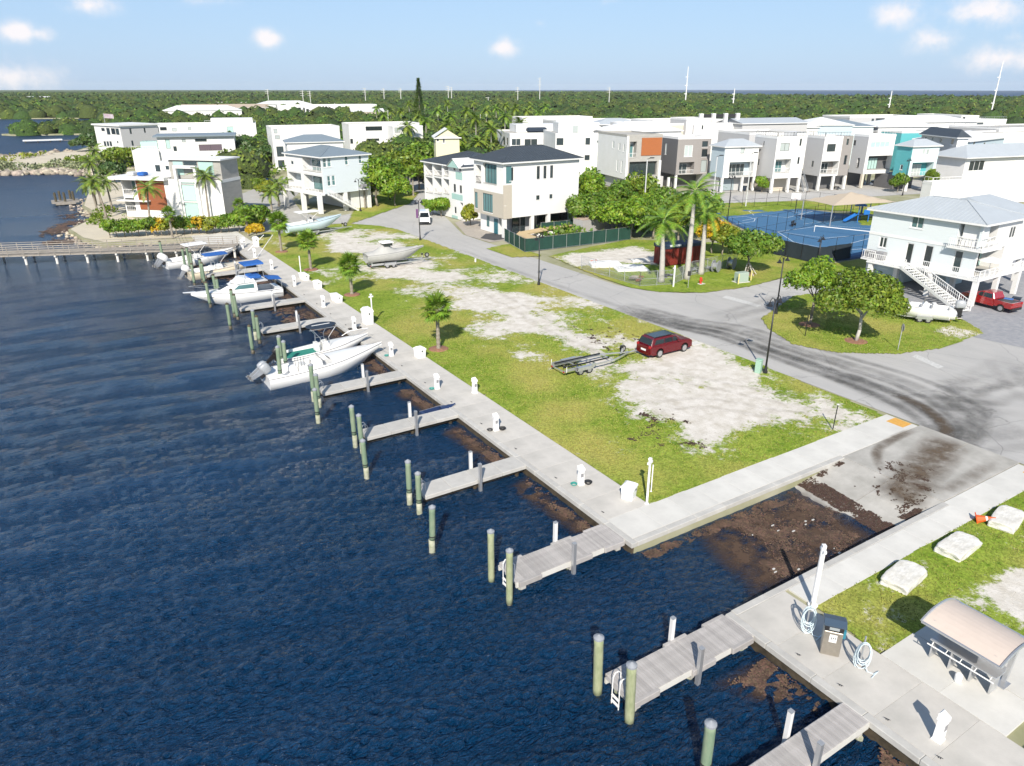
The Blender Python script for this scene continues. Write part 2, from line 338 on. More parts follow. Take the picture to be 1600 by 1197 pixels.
def gmat(name, sand=(.66, .63, .58), sand2=(.50, .465, .40), g1=(.165, .245, .026), g2=(.27, .335, .055), g3=(.085, .165, .014)):
    m = bpy.data.materials.new(name); m.use_nodes = True; nt = m.node_tree; n = nt.nodes; L = nt.links; b = n['Principled BSDF']; b.inputs['Roughness'].default_value = .95; b.inputs['Specular IOR Level'].default_value = .1
    t = n.new('ShaderNodeTexCoord'); at = n.new('ShaderNodeAttribute'); at.attribute_name = 'bare'; ad = n.new('ShaderNodeAttribute'); ad.attribute_name = 'dry'
    def nz(s, d=5, r=.65):
        q = n.new('ShaderNodeTexNoise'); q.inputs['Scale'].default_value = s; q.inputs['Detail'].default_value = d; q.inputs['Roughness'].default_value = r; L.new(t.outputs['Object'], q.inputs['Vector']); return q.outputs['Fac']
    def mr(x, a, b_, c=0, d=1):
        q = n.new('ShaderNodeMapRange'); q.inputs[1].default_value = a; q.inputs[2].default_value = b_; q.inputs[3].default_value = c; q.inputs[4].default_value = d; L.new(x, q.inputs[0]); return q.outputs[0]
    def mix(f, a, b_):
        q = n.new('ShaderNodeMixRGB')
        for i, v in enumerate((f, a, b_)):
            if isinstance(v, tuple): q.inputs[i].default_value = (*v, 1)
            else: L.new(v, q.inputs[i])
        return q.outputs[0]
    def ma(op, x, y):
        q = n.new('ShaderNodeMath'); q.operation = op
        for i, v in enumerate((x, y)):
            if isinstance(v, (int, float)): q.inputs[i].default_value = v
            else: L.new(v, q.inputs[i])
        return q.outputs[0]
    gr = mix(mr(nz(.35), .35, .65), g1, g2); gr = mix(mr(nz(2.2), .5, .72), gr, g3); gr = mix(ma('MULTIPLY', ad.outputs['Fac'], .85), gr, (.36, .33, .09))
    sp = mr(nz(7, 4, .8), .32, .68, .45, 1.45); q = n.new('ShaderNodeMixRGB'); q.blend_type = 'MULTIPLY'; q.inputs[0].default_value = 1; L.new(gr, q.inputs[1]); L.new(sp, q.inputs[2]); gr = q.outputs[0]
    sa = mix(mr(nz(.9, 8), .38, .66), sand, sand2); sa = mix(mr(nz(6, 4), .63, .72), sa, (.28, .22, .14))
    f = ma('ADD', at.outputs['Fac'], ma('MULTIPLY', ma('SUBTRACT', nz(1.3, 9, .8), .5), 2.0)); f = mr(f, .40, .62)
    L.new(mix(f, gr, sa), b.inputs['Base Color'])
    bp = n.new('ShaderNodeBump'); bp.inputs['Distance'].default_value = .06; bp.inputs['Strength'].default_value = .6; L.new(nz(7, 5), bp.inputs['Height']); L.new(bp.outputs[0], b.inputs['Normal'])
    return m
M_lawn = gmat('lawn_and_limestone_sand'); M_land = mat('sandy_scrub_ground', (.42, .40, .30), .95, col2=(.19, .20, .08), scale=.12, bump=.3, bscale=2, detail=8)
M_paver = mat('pale_paved_ground', (.44, .43, .40), .9, col2=(.37, .36, .33), scale=.4, bump=.1, bscale=6, detail=8)

from mathutils.geometry import tessellate_polygon
def sheet(name, poly, z, m, skirt=None, kind='structure', parent=None):
    tris = tessellate_polygon([[Vector((p[0], p[1], 0)) for p in poly]]); n = len(poly); mb = MB()
    vs = [(p[0], p[1], z) for p in poly]; fs = []
    for t in tris:
        a, b, c = [Vector(poly[i]) for i in t]; fs.append(tuple(t) if (b - a).cross(c - a) > 0 else (t[0], t[2], t[1]))
    mb.add(vs, fs)
    if skirt is not None:
        mb.add([(p[0], p[1], z) for p in poly] + [(p[0], p[1], skirt) for p in poly], [(i, (i + 1) % n, n + (i + 1) % n, n + i) for i in range(n)])
    return mb.build(name, m, parent, kind=kind)
sheet('ground', LANDP, 1.10, M_land, -2.5)

# the harbour water within 420 m: a real wavy surface, finer close by
def wavy():
    na, nr = 1000, 500; az = np.linspace(YAW - R(60), YAW + R(44), na); dd = 1 / np.linspace(1 / 13., 1 / 420., nr); A_, D_ = np.meshgrid(az, dd); X = D_ * np.sin(A_); Y = D_ * np.cos(A_)
    wet = ~inpoly(X, Y, LANDP) | (np.hypot(np.maximum(0, X - 24.2), 0) < .01); keep = wet & (X < 44); idx = np.arange(X.size).reshape(X.shape); fm = keep[:-1, :-1] | keep[1:, :-1] | keep[:-1, 1:] | keep[1:, 1:]
    F = np.stack([idx[:-1, :-1][fm], idx[:-1, 1:][fm], idx[1:, 1:][fm], idx[1:, :-1][fm]], 1); used = np.unique(F); re = np.full(X.size, -1); re[used] = np.arange(len(used)); x, y, d = X.ravel()[used], Y.ravel()[used], D_.ravel()[used]
    g = np.random.default_rng(5); h = np.zeros(len(x)); wx = x + 1.2 * fnoise(x, y, 9, 3, 61); wy = y + 1.2 * fnoise(x, y, 9, 3, 62); sp = np.maximum(d * R(94) / na, d * d * (1 / 13. - 1 / 420.) / nr * .75); calm = np.where((x > 23.5) & (y < 26), .30, np.where((x > 15.5) & (y > 15) & (y < 118), .7, 1.0)) * (.85 + .3 * fnoise(x, y, 28, 3, 63))
    for i in range(64):
        lam = .33 * (6.5 / .33) ** ((i / 63) ** 1.5); a = WAVE_A + math.pi / 2 + g.normal() * (.62 if lam < 1.2 else .28); k = 2 * math.pi / lam; ph = k * (wx * math.cos(a) + wy * math.sin(a)) + g.uniform(0, 6.28); grp = .5 + 1.0 * fnoise(x + i * 31, y - i * 17, lam * 5 + 2, 2, 70 + i % 7)
        s = np.clip((lam / sp - 2.2) / 2.5, 0, 1) * (.105 if lam < 1.0 else .024); h += s / k * grp * (np.sin(ph) + .22 * np.cos(2 * ph))
    h *= calm * np.clip((420 - d) / 120, 0, 1); me = npmesh('water', np.stack([x, y, h + WL], 1), re[F], M_water, True); struct(ob('water', me)); print('waves', len(x))
wavy()
# lawn sheets with their bare patches, as a fine grid
def dpoly(x, y, poly):
    """signed distance-ish in pixels to a polygon (positive inside), x, y arrays"""
    d = np.full(x.shape, 1e9); n = len(poly)
    for i in range(n):
        ax, ay = poly[i]; bx, by = poly[(i + 1) % n]; vx, vy = bx - ax, by - ay
        t = np.clip(((x - ax) * vx + (y - ay) * vy) / (vx * vx + vy * vy + 1e-9), 0, 1); d = np.minimum(d, np.hypot(x - ax - t * vx, y - ay - t * vy))
    return np.where(inpoly(x, y, poly), d, -d)
def pw(poly): return [tuple(G(*p)[:2]) for p in poly]
SANDP = [pw(p) for p in (
    [(505, 372), (560, 358), (600, 372), (625, 381), (660, 392), (735, 396), (700, 400), (620, 392), (545, 398), (508, 388)],
    [(520, 362), (640, 366), (655, 370), (610, 374), (520, 376)],
    [(735, 440), (800, 452), (880, 462), (960, 478), (905, 476), (850, 484), (845, 500), (900, 518), (1000, 540), (985, 552), (930, 545), (860, 530), (800, 510), (740, 478), (700, 452)],
    [(600, 425), (680, 408), (750, 436), (700, 445), (660, 440)], [(885, 462), (1000, 500), (905, 472)],
    [(975, 520), (1040, 530), (1110, 548), (1140, 580), (1200, 602), (1290, 618), (1375, 645), (1300, 668), (1190, 672), (1110, 700), (1060, 700), (1040, 672), (1010, 655), (1060, 645), (940, 625), (925, 600), (1000, 560), (940, 560)],
    [(925, 600), (1020, 640), (1100, 640), (1000, 590)])]
SANDP += [pw([(600, 405), (690, 412), (790, 462), (860, 500), (960, 535), (1000, 556), (940, 566), (860, 540), (780, 505), (690, 455), (600, 425)]), pw([(1000, 640), (1120, 625), (1200, 660), (1110, 700), (1040, 690)])]
SPARSE = [pw(p) for p in ([(540, 400), (620, 392), (700, 392), (880, 458), (890, 585), (800, 560), (700, 490), (600, 435)], [(880, 570), (1060, 600), (1160, 700), (1000, 700), (930, 620)], [(1100, 560), (1240, 590), (1180, 610), (1090, 580)], [(900, 480), (980, 500), (1000, 530), (880, 505)])]
def lot_bare(x, y):
    b = np.full(x.shape, .06)
    for p in SPARSE: b = np.maximum(b, np.clip(.30 + dpoly(x, y, p) * .08, .06, .44))
    for p in SANDP: b = np.maximum(b, np.clip(.46 + dpoly(x, y, p) * .12, 0, .74))
    b = b + (fnoise(x, y, 4.5, 5, 5) - .5) * 1.35
    return np.clip(b, 0, 1)
def lawn(name, poly, bare, res=.22, z=1.17, jag=.12, label=None):
    xs = [p[0] for p in poly]; ys = [p[1] for p in poly]; X = np.arange(min(xs), max(xs) + res, res); Y = np.arange(min(ys), max(ys) + res, res)
    gx, gy = np.meshgrid(X, Y); nx, ny = len(X), len(Y)
    cx_ = gx[:-1, :-1] + res / 2; cy_ = gy[:-1, :-1] + res / 2
    jx = (vnoise(cx_, cy_, .7, 3) - .5) * 2 * jag; jy = (vnoise(cx_, cy_, .7, 8) - .5) * 2 * jag
    ins = inpoly(cx_ + jx, cy_ + jy, poly); idx = np.arange(nx * ny).reshape(ny, nx)
    F = np.stack([idx[:-1, :-1][ins], idx[:-1, 1:][ins], idx[1:, 1:][ins], idx[1:, :-1][ins]], 1)
    bz = bare(gx, gy); dry = np.clip((fnoise(gx, gy, 6, 5, 11) - .5) * 4 + .12, 0, 1)
    zz = z + (fnoise(gx, gy, 2.5, 3, 2) - .5) * .05 + .03 * (1 - bz)
    used = np.unique(F); re = np.full(nx * ny, -1); re[used] = np.arange(len(used))
    V = np.stack([gx.ravel(), gy.ravel(), zz.ravel()], 1)[used]
    me = npmesh(name, V, re[F], M_lawn, True)
    for an, arr in (('bare', bz), ('dry', dry)):
        a = me.attributes.new(an, 'FLOAT', 'POINT'); a.data.foreach_set('value', arr.ravel()[used].astype(np.float32))
    o = ob(name, me, kind='structure'); return o
lawn('lawn', [(26.5, 26.85), (50.1, 26.85), (50.9, 40), (50.8, 118), (49.5, 123), (45, 129), (30, 127), (26.5, 119)], lot_bare)
ISL = pw([(1190, 497), (1200, 513), (1240, 538), (1310, 551), (1400, 553), (1470, 544), (1538, 519), (1500, 497), (1440, 480), (1400, 462), (1335, 452), (1240, 462)])
lawn('lawn', ISL, lambda x, y: np.clip(.05 + (fnoise(x, y, 2, 4, 4) - .5) * .5 + .75 * np.exp(-((x - 75) ** 2 + (y - 34.6) ** 2) / 5), 0, 1))
CORN = pw([(858, 400), (935, 432), (985, 449), (1030, 456), (1100, 457), (1170, 448), (1235, 430), (1290, 415), (1275, 410), (1180, 392), (1150, 380), (985, 374), (930, 384)])
CS = pw([(880, 398), (990, 385), (1035, 395), (1030, 412), (960, 412), (905, 418), (870, 404)]); CS2 = pw([(905, 425), (960, 412), (1080, 420), (1150, 440), (1000, 437)])
lawn('lawn', CORN, lambda x, y: np.clip(np.clip(.45 + dpoly(x, y, CS) * .2, .1, .9) * 1.0 + .1 * (dpoly(x, y, CS2) > 0) + (fnoise(x, y, 2.5, 4, 6) - .5) * .5, 0, 1))
SE = [(26.75, 12.3), (27, 15.85), (47.3, 15.85), (50.2, 15.7), (50, -6), (33, -4), (33, 12.2)]
SES = pw([(1500, 935), (1540, 910), (1620, 880), (1700, 950), (1650, 1000), (1590, 960)])
lawn('lawn', SE, lambda x, y: np.clip(np.clip(.5 + dpoly(x, y, SES) * .35, .20, .95) + (fnoise(x, y, 1.5, 4, 7) - .5) * .7, 0, 1), res=.12, jag=.05)
lawn('lawn', [(26.75, 6.6), (29.5, 6.9), (33, 3), (33, -4), (26.75, -4)], lambda x, y: np.clip(.12 + (fnoise(x, y, 1.5, 4, 7) - .5) * .5, 0, 1), res=.12, jag=.04)
lawn('lawn', [(86, 59.5), (90, 60.8), (103, 60.5), (103, 56.5), (88, 56)], lambda x, y: np.full(x.shape, .05))
# more green beside the road further back
for pts in ([(540, 352), (640, 318), (655, 300), (600, 300), (560, 318)], [(760, 388), (800, 402), (846, 400), (800, 380)], [(1095, 330), (1120, 340), (1250, 326), (1330, 330), (1345, 352), (1400, 352), (1400, 318), (1250, 314), (1100, 318)]):
    lawn('lawn', pw(pts), lambda x, y: np.clip(.1 + (fnoise(x, y, 3, 4, 9) - .5) * .4, 0, 1), res=.5)

# grass tufts standing on the lawns within reach of the eye
def tufts(name, poly, n, bare, s=.09):
    xs = [p[0] for p in poly]; ys = [p[1] for p in poly]
    x = rng.uniform(min(xs), max(xs), n); y = rng.uniform(min(ys), max(ys), n)
    k = inpoly(x, y, poly) & (bare(x, y) + (fnoise(x, y, .5, 2, 3) - .5) * .5 < .42) & (vnoise(x, y, .45, 5) > .35); x, y = x[k], y[k]; m = len(x)
    V = np.zeros((m, 6, 3)); a = rng.uniform(0, 6.28, m)
    for j in range(2):
        aj = a + j * 1.5 + rng.uniform(-.4, .4, m); h = s * rng.uniform(.5, 1.6, m); w = s * .45
        for c, (sx, hz) in enumerate(((-1, 0), (1, 0), (rng.uniform(-1.2, 1.2, m), 1))):
            V[:, j * 3 + c, 0] = x + np.cos(aj) * w * sx; V[:, j * 3 + c, 1] = y + np.sin(aj) * w * sx; V[:, j * 3 + c, 2] = 1.15 + .03 + hz * h
    F = np.arange(m * 6).reshape(-1, 3)
    o = ob(name, npmesh(name, V.reshape(-1, 3), F, LEAF['grass']), kind='stuff'); return o
tufts('grass', [(26.6, 26.9), (50, 26.9), (50.5, 60), (26.6, 75)], 50000, lot_bare)
tufts('grass', SE, 32000, lambda x, y: np.clip(.2 + 1.2 * (dpoly(x, y, SES) > -.3), 0, 1), .07)
tufts('grass', ISL, 18000, lambda x, y: np.full(x.shape, .1), .09)

# ---------------------------------------------------------------- roads
def amat():
    m = bpy.data.materials.new('grey_asphalt'); m.use_nodes = True; nt = m.node_tree; n = nt.nodes; L = nt.links; b = n['Principled BSDF']; b.inputs['Roughness'].default_value = .9; b.inputs['Specular IOR Level'].default_value = .25
    t = n.new('ShaderNodeTexCoord')
    def nz(s, d=5, r=.6, st=(1, 1, 1)):
        mp = n.new('ShaderNodeMapping'); mp.inputs['Scale'].default_value = st; L.new(t.outputs['Object'], mp.inputs[0])
        q = n.new('ShaderNodeTexNoise'); q.inputs['Scale'].default_value = s; q.inputs['Detail'].default_value = d; q.inputs['Roughness'].default_value = r; L.new(mp.outputs[0], q.inputs['Vector']); return q.outputs['Fac']
    def mr(x, a, b_): q = n.new('ShaderNodeMapRange'); q.inputs[1].default_value = a; q.inputs[2].default_value = b_; L.new(x, q.inputs[0]); return q.outputs[0]
    def mix(f, a, b_):
        q = n.new('ShaderNodeMixRGB')
        for i, v in enumerate((f, a, b_)):
            if isinstance(v, tuple): q.inputs[i].default_value = (*v, 1)
            else: L.new(v, q.inputs[i])
        return q.outputs[0]
    c = mix(mr(nz(.12, 6), .35, .65), (.44, .43, .41), (.37, .362, .35)); c = mix(mr(nz(1.2, 6, .75, (1, .12, 1)), .45, .75), c, (.31, .31, .305)); c = mix(mr(nz(22, 3), .35, .75), c, (.47, .465, .45))
    v = n.new('ShaderNodeTexVoronoi'); v.feature = 'DISTANCE_TO_EDGE'; v.inputs['Scale'].default_value = .13; v.inputs['Randomness'].default_value = 1
    wv = n.new('ShaderNodeTexNoise'); wv.inputs['Scale'].default_value = .8; wv.inputs['Detail'].default_value = 5; L.new(t.outputs['Object'], wv.inputs['Vector'])
    vm = n.new('ShaderNodeMixRGB'); vm.inputs[0].default_value = .75; L.new(t.outputs['Object'], vm.inputs[1]); L.new(wv.outputs['Color'], vm.inputs[2]); vm.blend_type = 'ADD'; L.new(vm.outputs[0], v.inputs['Vector'])
    ck = n.new('ShaderNodeMapRange'); ck.inputs[1].default_value = .0; ck.inputs[2].default_value = .006; ck.inputs[3].default_value = .5; ck.inputs[4].default_value = 0; L.new(v.outputs['Distance'], ck.inputs[0])
    c = mix(ck.outputs[0], c, (.14, .14, .135)); L.new(c, b.inputs['Base Color'])
    bp = n.new('ShaderNodeBump'); bp.inputs['Distance'].default_value = .01; bp.inputs['Strength'].default_value = .5; L.new(nz(30, 4), bp.inputs['Height']); L.new(bp.outputs[0], b.inputs['Normal'])
    return m
M_road = amat()
ROADP = [(50.75, 24.4), (50.75, 118), (49.5, 123), (45, 129), (40, 131), (40, 136), (52, 139.5), (61, 143.5), (70, 163), (84, 200), (93, 197), (80, 163), (69, 141), (62.5, 121), (58.2, 108), (58.3, 68), (59.6, 64), (62.5, 60.6), (66, 59.2), (76, 58.9), (88, 59.6),
         (200, 49), (200, 8), (50.75, 8)]
road = sheet('road', ROADP, 1.135, M_road)
street = sheet('road', [(88, 130.5), (200, 98.5), (197.5, 90), (150, 101), (118, 110), (84, 118.5)], 1.14, M_road)
sheet('pavement', [(84, 119), (88, 131), (140, 128), (215, 108), (205, 98)], 1.125, M_paver)
sheet('pavement', [(75, 33.4), (80, 42), (84, 60), (120, 57), (120, 20), (77, 20)], 1.145, mat('grey_driveway_pavers', (.34, .34, .35), .85, col2=(.24, .25, .27), scale=1.6, bump=.4, bscale=8))
sheet('pavement', [(21, 133), (30, 140), (36, 176), (60, 214), (66, 208), (46, 165), (42.5, 146), (44, 136), (40, 131), (32, 128)], 1.125, M_paver)
sheet('pavement', [(58.6, 99.8), (58.3, 107), (62.5, 119), (66, 121), (72, 112), (70, 100)], 1.15, mat('beige_paver_drive', (.42, .38, .33), .9, var=.2, scale=2))
sheet('pavement', [(60, 100.6), (59, 103.5), (61.8, 106.5), (67, 105.5), (67, 101)], 1.165, mat('dark_driveway', (.07, .07, .075), .9, var=.2, scale=2))
# painted stop bars
M_paint = mat('worn_white_road_paint', (.62, .62, .60), .8, var=.35, scale=6)
for p in ([(1128, 464), (1135, 461), (1190, 476), (1183, 479)], [(1425, 556), (1433, 553), (1475, 572), (1466, 575)]):
    sheet('road_marking', pw(p), 1.142, M_paint)
def fade_mat(name, col, scale, lo, hi, stretch=(1, 1, 1)):
    m = bpy.data.materials.new(name); m.use_nodes = True; nt = m.node_tree; n = nt.nodes; L = nt.links; b = n['Principled BSDF']; b.inputs['Base Color'].default_value = (*col, 1); b.inputs['Roughness'].default_value = .9
    b.inputs['Specular IOR Level'].default_value = .2
    at = n.new('ShaderNodeAttribute'); at.attribute_name = 'fade'; t = n.new('ShaderNodeTexCoord'); q = n.new('ShaderNodeTexNoise'); q.inputs['Scale'].default_value = scale; q.inputs['Detail'].default_value = 6; q.inputs['Roughness'].default_value = .7
    L.new(t.outputs['UV' if stretch != (1, 1, 1) else 'Object'], q.inputs['Vector'])
    mr = n.new('ShaderNodeMapRange'); mr.inputs[1].default_value = lo; mr.inputs[2].default_value = hi; L.new(q.outputs['Fac'], mr.inputs[0])
    mu = n.new('ShaderNodeMath'); mu.operation = 'MULTIPLY'; L.new(mr.outputs[0], mu.inputs[0]); L.new(at.outputs['Fac'], mu.inputs[1])
    tr = n.new('ShaderNodeBsdfTransparent'); ms = n.new('ShaderNodeMixShader'); L.new(mu.outputs[0], ms.inputs[0]); L.new(tr.outputs[0], ms.inputs[1]); L.new(b.outputs[0], ms.inputs[2]); L.new(ms.outputs[0], n['Material Output'].inputs['Surface'])
    return m
M_skid = fade_mat('tyre_rubber_stain', (.12, .12, .115), .45, .22, .8)
def spline(P, n=12):
    P = [Vector((*p[:2], 0)) for p in P]; P = [P[0] * 2 - P[1]] + P + [P[-1] * 2 - P[-2]]; out = []
    for i in range(1, len(P) - 2):
        for k in range(n):
            t = k / n; a, b, c, d = P[i - 1:i + 3]
            out.append(.5 * ((2 * b) + (c - a) * t + (2 * a - 5 * b + 4 * c - d) * t * t + (3 * b - a - 3 * c + d) * t ** 3))
    return out + [P[-2]]
zs = [0]
def strip(name, pts, w, amp, m, z=1.142, parent=None, off=0.0, kind='stuff'):
    S = spline(pts, 8); V = []; F = []; A = []; n = len(S); zs[0] += 1; z += (zs[0] % 12) * .0012
    for i, p in enumerate(S):
        d = (S[min(i + 1, n - 1)] - S[max(i - 1, 0)]).normalized(); q = Vector((-d.y, d.x, 0)); e = min(1, i / 4, (n - 1 - i) / 4)
        for k, (o_, a) in enumerate(((-1, 0), (-.4, .8), (0, 1), (.4, .8), (1, 0))):
            V.append(p + q * (o_ * w / 2 + off) + Vector((0, 0, z))); A.append(a * amp * e)
        if i: F += [((i - 1) * 5 + k, (i - 1) * 5 + k + 1, i * 5 + k + 1, i * 5 + k) for k in range(4)]
    me = npmesh(name, [tuple(v) for v in V], F, m); at = me.attributes.new('fade', 'FLOAT', 'POINT'); at.data.foreach_set('value', np.array(A, dtype=np.float32))
    return ob(name, me, parent, kind=kind)
tr1 = [(960, 478), (1060, 506), (1130, 520), (1210, 548), (1300, 578), (1380, 606), (1440, 636), (1474, 668), (1462, 705), (1420, 745)]
for dx, dy, w, a in ((0, 0, 1.6, .95), (-18, 10, 1.2, .7), (18, -9, 1.2, .7), (0, 5, 4.2, .45), (40, -12, 2.0, .5), (60, -20, 1.2, .5)):
    strip('tyre_mark', pw([(x + dx * (.3 + i / 9), y + dy * (.3 + i / 9)) for i, (x, y) in enumerate(tr1)]), w, a, M_skid, parent=road)
for c in ([(1150, 520), (1210, 500), (1280, 500), (1330, 520)], [(1600, 560), (1540, 590), (1500, 625), (1480, 660)], [(1640, 600), (1560, 615), (1510, 640), (1470, 690)], [(1600, 640), (1500, 630), (1400, 620)], [(1640, 680), (1560, 690), (1490, 700), (1460, 720)],
          [(1560, 560), (1590, 600), (1640, 640)], [(1500, 580), (1520, 640), (1600, 690)], [(1450, 600), (1530, 600), (1600, 580)], [(1000, 495), (900, 460), (800, 425), (700, 385)], [(1230, 535), (1330, 590), (1430, 640)], [(1100, 500), (1180, 480), (1260, 455)]):
    for k in (-1, 1): strip('tyre_mark', pw(c), rng.uniform(.9, 2.4), rng.uniform(.18, .36), M_skid, parent=road, off=k * .9)

# ---------------------------------------------------------------- walkways along the water: single concrete slabs
def slabs(name, x0, y0, x1, y1, nx, ny, m, label=None, z0=1.02, z1=1.2, gap=.003, nm='slab'):
    w = bpy.data.objects.new(name, None); C.objects.link(w); w.location = (x0, y0, 0); w['kind'] = 'structure'
    sx, sy = (x1 - x0) / nx, (y1 - y0) / ny; me = MB().bevbox(gap, gap, z0, sx - gap, sy - gap, z1, .006).mesh('slab', m)
    for i in range(nx):
        for j in range(ny): ob(nm, me, w, (i * sx, j * sy, rng.uniform(-.004, .002)))
    return w
slabs('walkway', 23.35, 26.9, 26.5, 118.5, 1, 40, M_conc)
slabs('walkway', 23.35, 24.7, 41.55, 26.9, 8, 1, M_conc2)
slabs('walkway', 41.55, 24.5, 50.4, 26.9, 2, 1, M_conc2)
slabs('walkway', 27.0, 15.8, 41.5, 17.35, 6, 1, M_conc2)
slabs('walkway', 41.5, 15.8, 50.4, 17.7, 2, 1, M_conc2)
slabs('walkway', 23.35, -8, 26.7, 17.35, 1, 11, M_conc)
slabs('walkway', 26.72, 7.2, 29.2, 12.3, 1, 2, M_conc2)
slabs('walkway', 29.22, 6.2, 32.6, 12.25, 1, 2, M_conc2, z1=1.21)
slabs('walkway', 19, 119, 26.5, 131, 3, 5, M_conc2, z1=1.19)
# seawall with its cap
sw = bpy.data.objects.new('seawall', None); C.objects.link(sw); sw['kind'] = 'structure'
M_swall = mat('stained_seawall_concrete', (.085, .065, .04), .9, col2=(.03, .024, .015), scale=2.5, bump=.4)
wl = MB(); wl.box(23.06, 24.4, -2.4, 23.3, 118.6, 1.0); wl.box(23.06, -8, -2.4, 23.3, 17.64, 1.0); wl.box(23.3, 24.38, -2.4, 41.45, 24.6, 1.0); wl.box(23.3, 17.45, -2.4, 41.45, 17.64, 1.0); wl.build('wall', M_swall, sw)
def cap(x0, y0, x1, y1, n):
    for i in range(n):
        if x1 - x0 > y1 - y0: a, b = x0 + (x1 - x0) * i / n, x0 + (x1 - x0) * (i + 1) / n; MB().bevbox(a + .006, y0, .92, b - .006, y1, 1.212, .02).build('cap_stone', M_pierc, sw)
        else: a, b = y0 + (y1 - y0) * i / n, y0 + (y1 - y0) * (i + 1) / n; MB().bevbox(x0, a + .006, .92, x1, b - .006, 1.212, .02).build('cap_stone', M_pierc, sw)
cap(22.95, 24.28, 23.34, 118.6, 40); cap(22.95, -8, 23.34, 17.7, 11); cap(23.36, 24.28, 41.5, 24.68, 8); cap(23.36, 17.36, 41.5, 17.74, 8)
# boat ramp
rp = bpy.data.objects.new('boat_ramp', None); C.objects.link(rp); rp['kind'] = 'structure'
M_ramp = mat('worn_ramp_concrete', (.47, .455, .42), .85, col2=(.33, .32, .29), scale=.7, bump=.3, bscale=12, detail=8, rand=.05)
for (ya, yb) in ((17.76, 21.0), (21.03, 24.48)):
    MB().bevbox(41.54, ya, 1.0, 50.7, yb, 1.195, .012).build('slab', M_ramp, rp)
    MB().loft([[(28, ya, -1.1), (28, yb, -1.1), (28, yb, -.77), (28, ya, -.77)], [(41.5, ya, .95), (41.5, yb, .95), (41.5, yb, 1.18), (41.5, ya, 1.18)]], True, True).build('slab', M_ramp, rp)
M_yel = mat('yellow_kerb_paint', (.70, .38, .08), .8, var=.25, scale=5)
MB().box(49.2, 24.9, 1.2, 50.35, 26.2, 1.206).build('paint_patch', M_yel, rp); MB().box(49.4, 15.95, 1.2, 50.35, 17.0, 1.206).build('paint_patch', M_yel, rp)
# stains and seaweed
M_weed = mat('brown_sargassum', (.15, .095, .06), .9, col2=(.05, .034, .024), scale=1.3, bump=.5, bscale=12, island=.4, detail=8)
M_weedd = mat('dark_drying_seaweed', (.075, .045, .03), .9, var=.4, scale=6, island=.2)
def weed(name, poly, res, thr, z, m, seed=1, scale=1.2, parent=None, zf=None, h=.03, edge=1.0):
    xs = [p[0] for p in poly]; ys = [p[1] for p in poly]; X = np.arange(min(xs), max(xs), res); Y = np.arange(min(ys), max(ys), res); gx, gy = np.meshgrid(X, Y); gx = gx.ravel(); gy = gy.ravel()
    d = dpoly(gx, gy, poly); f = fnoise(gx, gy, scale, 5, seed) - .25 * np.clip(1 - d / edge, 0, 1) + .1 * rng.uniform(-1, 1, len(gx))
    k = (d > 0) & (f > thr); gx, gy = gx[k], gy[k]; m_ = len(gx); V = np.zeros((m_, 4, 3)); a = rng.uniform(0, 1.57, m_); s = res * rng.uniform(.6, 1.0, m_)
    for c in range(4):
        V[:, c, 0] = gx + np.cos(a + c * 1.5708) * s; V[:, c, 1] = gy + np.sin(a + c * 1.5708) * s; V[:, c, 2] = (z if zf is None else zf(V[:, c, 0], V[:, c, 1])) + rng.uniform(0.004, h, m_)
    return ob(name, npmesh(name, V.reshape(-1, 3), np.arange(m_ * 4).reshape(-1, 4), m), parent, kind='stuff')
BAS = [(28.3, 24.2), (27.5, 21.5), (27.3, 19.5), (26.5, 17.8), (35.9, 17.8), (36.7, 24.2)]
def film(name, poly, m, z, parent=None, edge=1.2, res=.3):
    xs = [p[0] for p in poly]; ys = [p[1] for p in poly]; X = np.arange(min(xs), max(xs) + res, res); Y = np.arange(min(ys), max(ys) + res, res); gx, gy = np.meshgrid(X, Y); i_ = np.arange(gx.size).reshape(gx.shape); ins = dpoly(gx, gy, poly) > -res
    k = ins[:-1, :-1] & ins[1:, 1:] & ins[1:, :-1] & ins[:-1, 1:]; F = np.stack([i_[:-1, :-1][k], i_[:-1, 1:][k], i_[1:, 1:][k], i_[1:, :-1][k]], 1); me = npmesh(name, np.stack([gx.ravel(), gy.ravel(), np.full(gx.size, z)], 1), F, m)
    a = me.attributes.new('fade', 'FLOAT', 'POINT'); a.data.foreach_set('value', np.clip(dpoly(gx, gy, poly) / edge, 0, 1).ravel().astype(np.float32)); return ob(name, me, parent, kind='stuff')
M_film = fade_mat('brown_murky_film', (.085, .055, .038), .8, .30, .55)
film('seaweed_film', [(27.2, 24.3), (26.2, 21.5), (26.0, 19.5), (25.0, 17.7), (36.2, 17.7), (37.0, 24.3)], M_film, WL + .05, edge=1.6); film('seaweed_film', [(22.95, 12), (22.95, 15.4), (19.5, 15.6), (21, 12.5)], M_film, WL + .05, edge=1.0)
for k in range(8): film('seaweed_film', [(22.94, 26.8 + k * 9.35), (22.94, 34.6 + k * 9.35), (20.9, 34.0 + k * 9.35), (21.4, 27.4 + k * 9.35)], M_film, WL + .05, edge=.8)
weed('floating_seaweed', BAS, .06, .44, WL + .05, M_weed, 3, 1.6)
weed('floating_seaweed', [(23.4, 24.2), (36, 24.2), (36, 23.2), (23.4, 23.4)], .07, .42, WL + .05, M_weed, 4, .8, edge=.2)
for k in range(7):
    ya = 26.8 + k * 9.35; weed('floating_seaweed', [(22.9, ya), (22.9, ya + 7.6), (21.7, ya + 6.8), (22.0, ya + 1)], .07 if k < 4 else .11, .42, WL + .05, M_weed, 20 + k, .9, edge=.5)
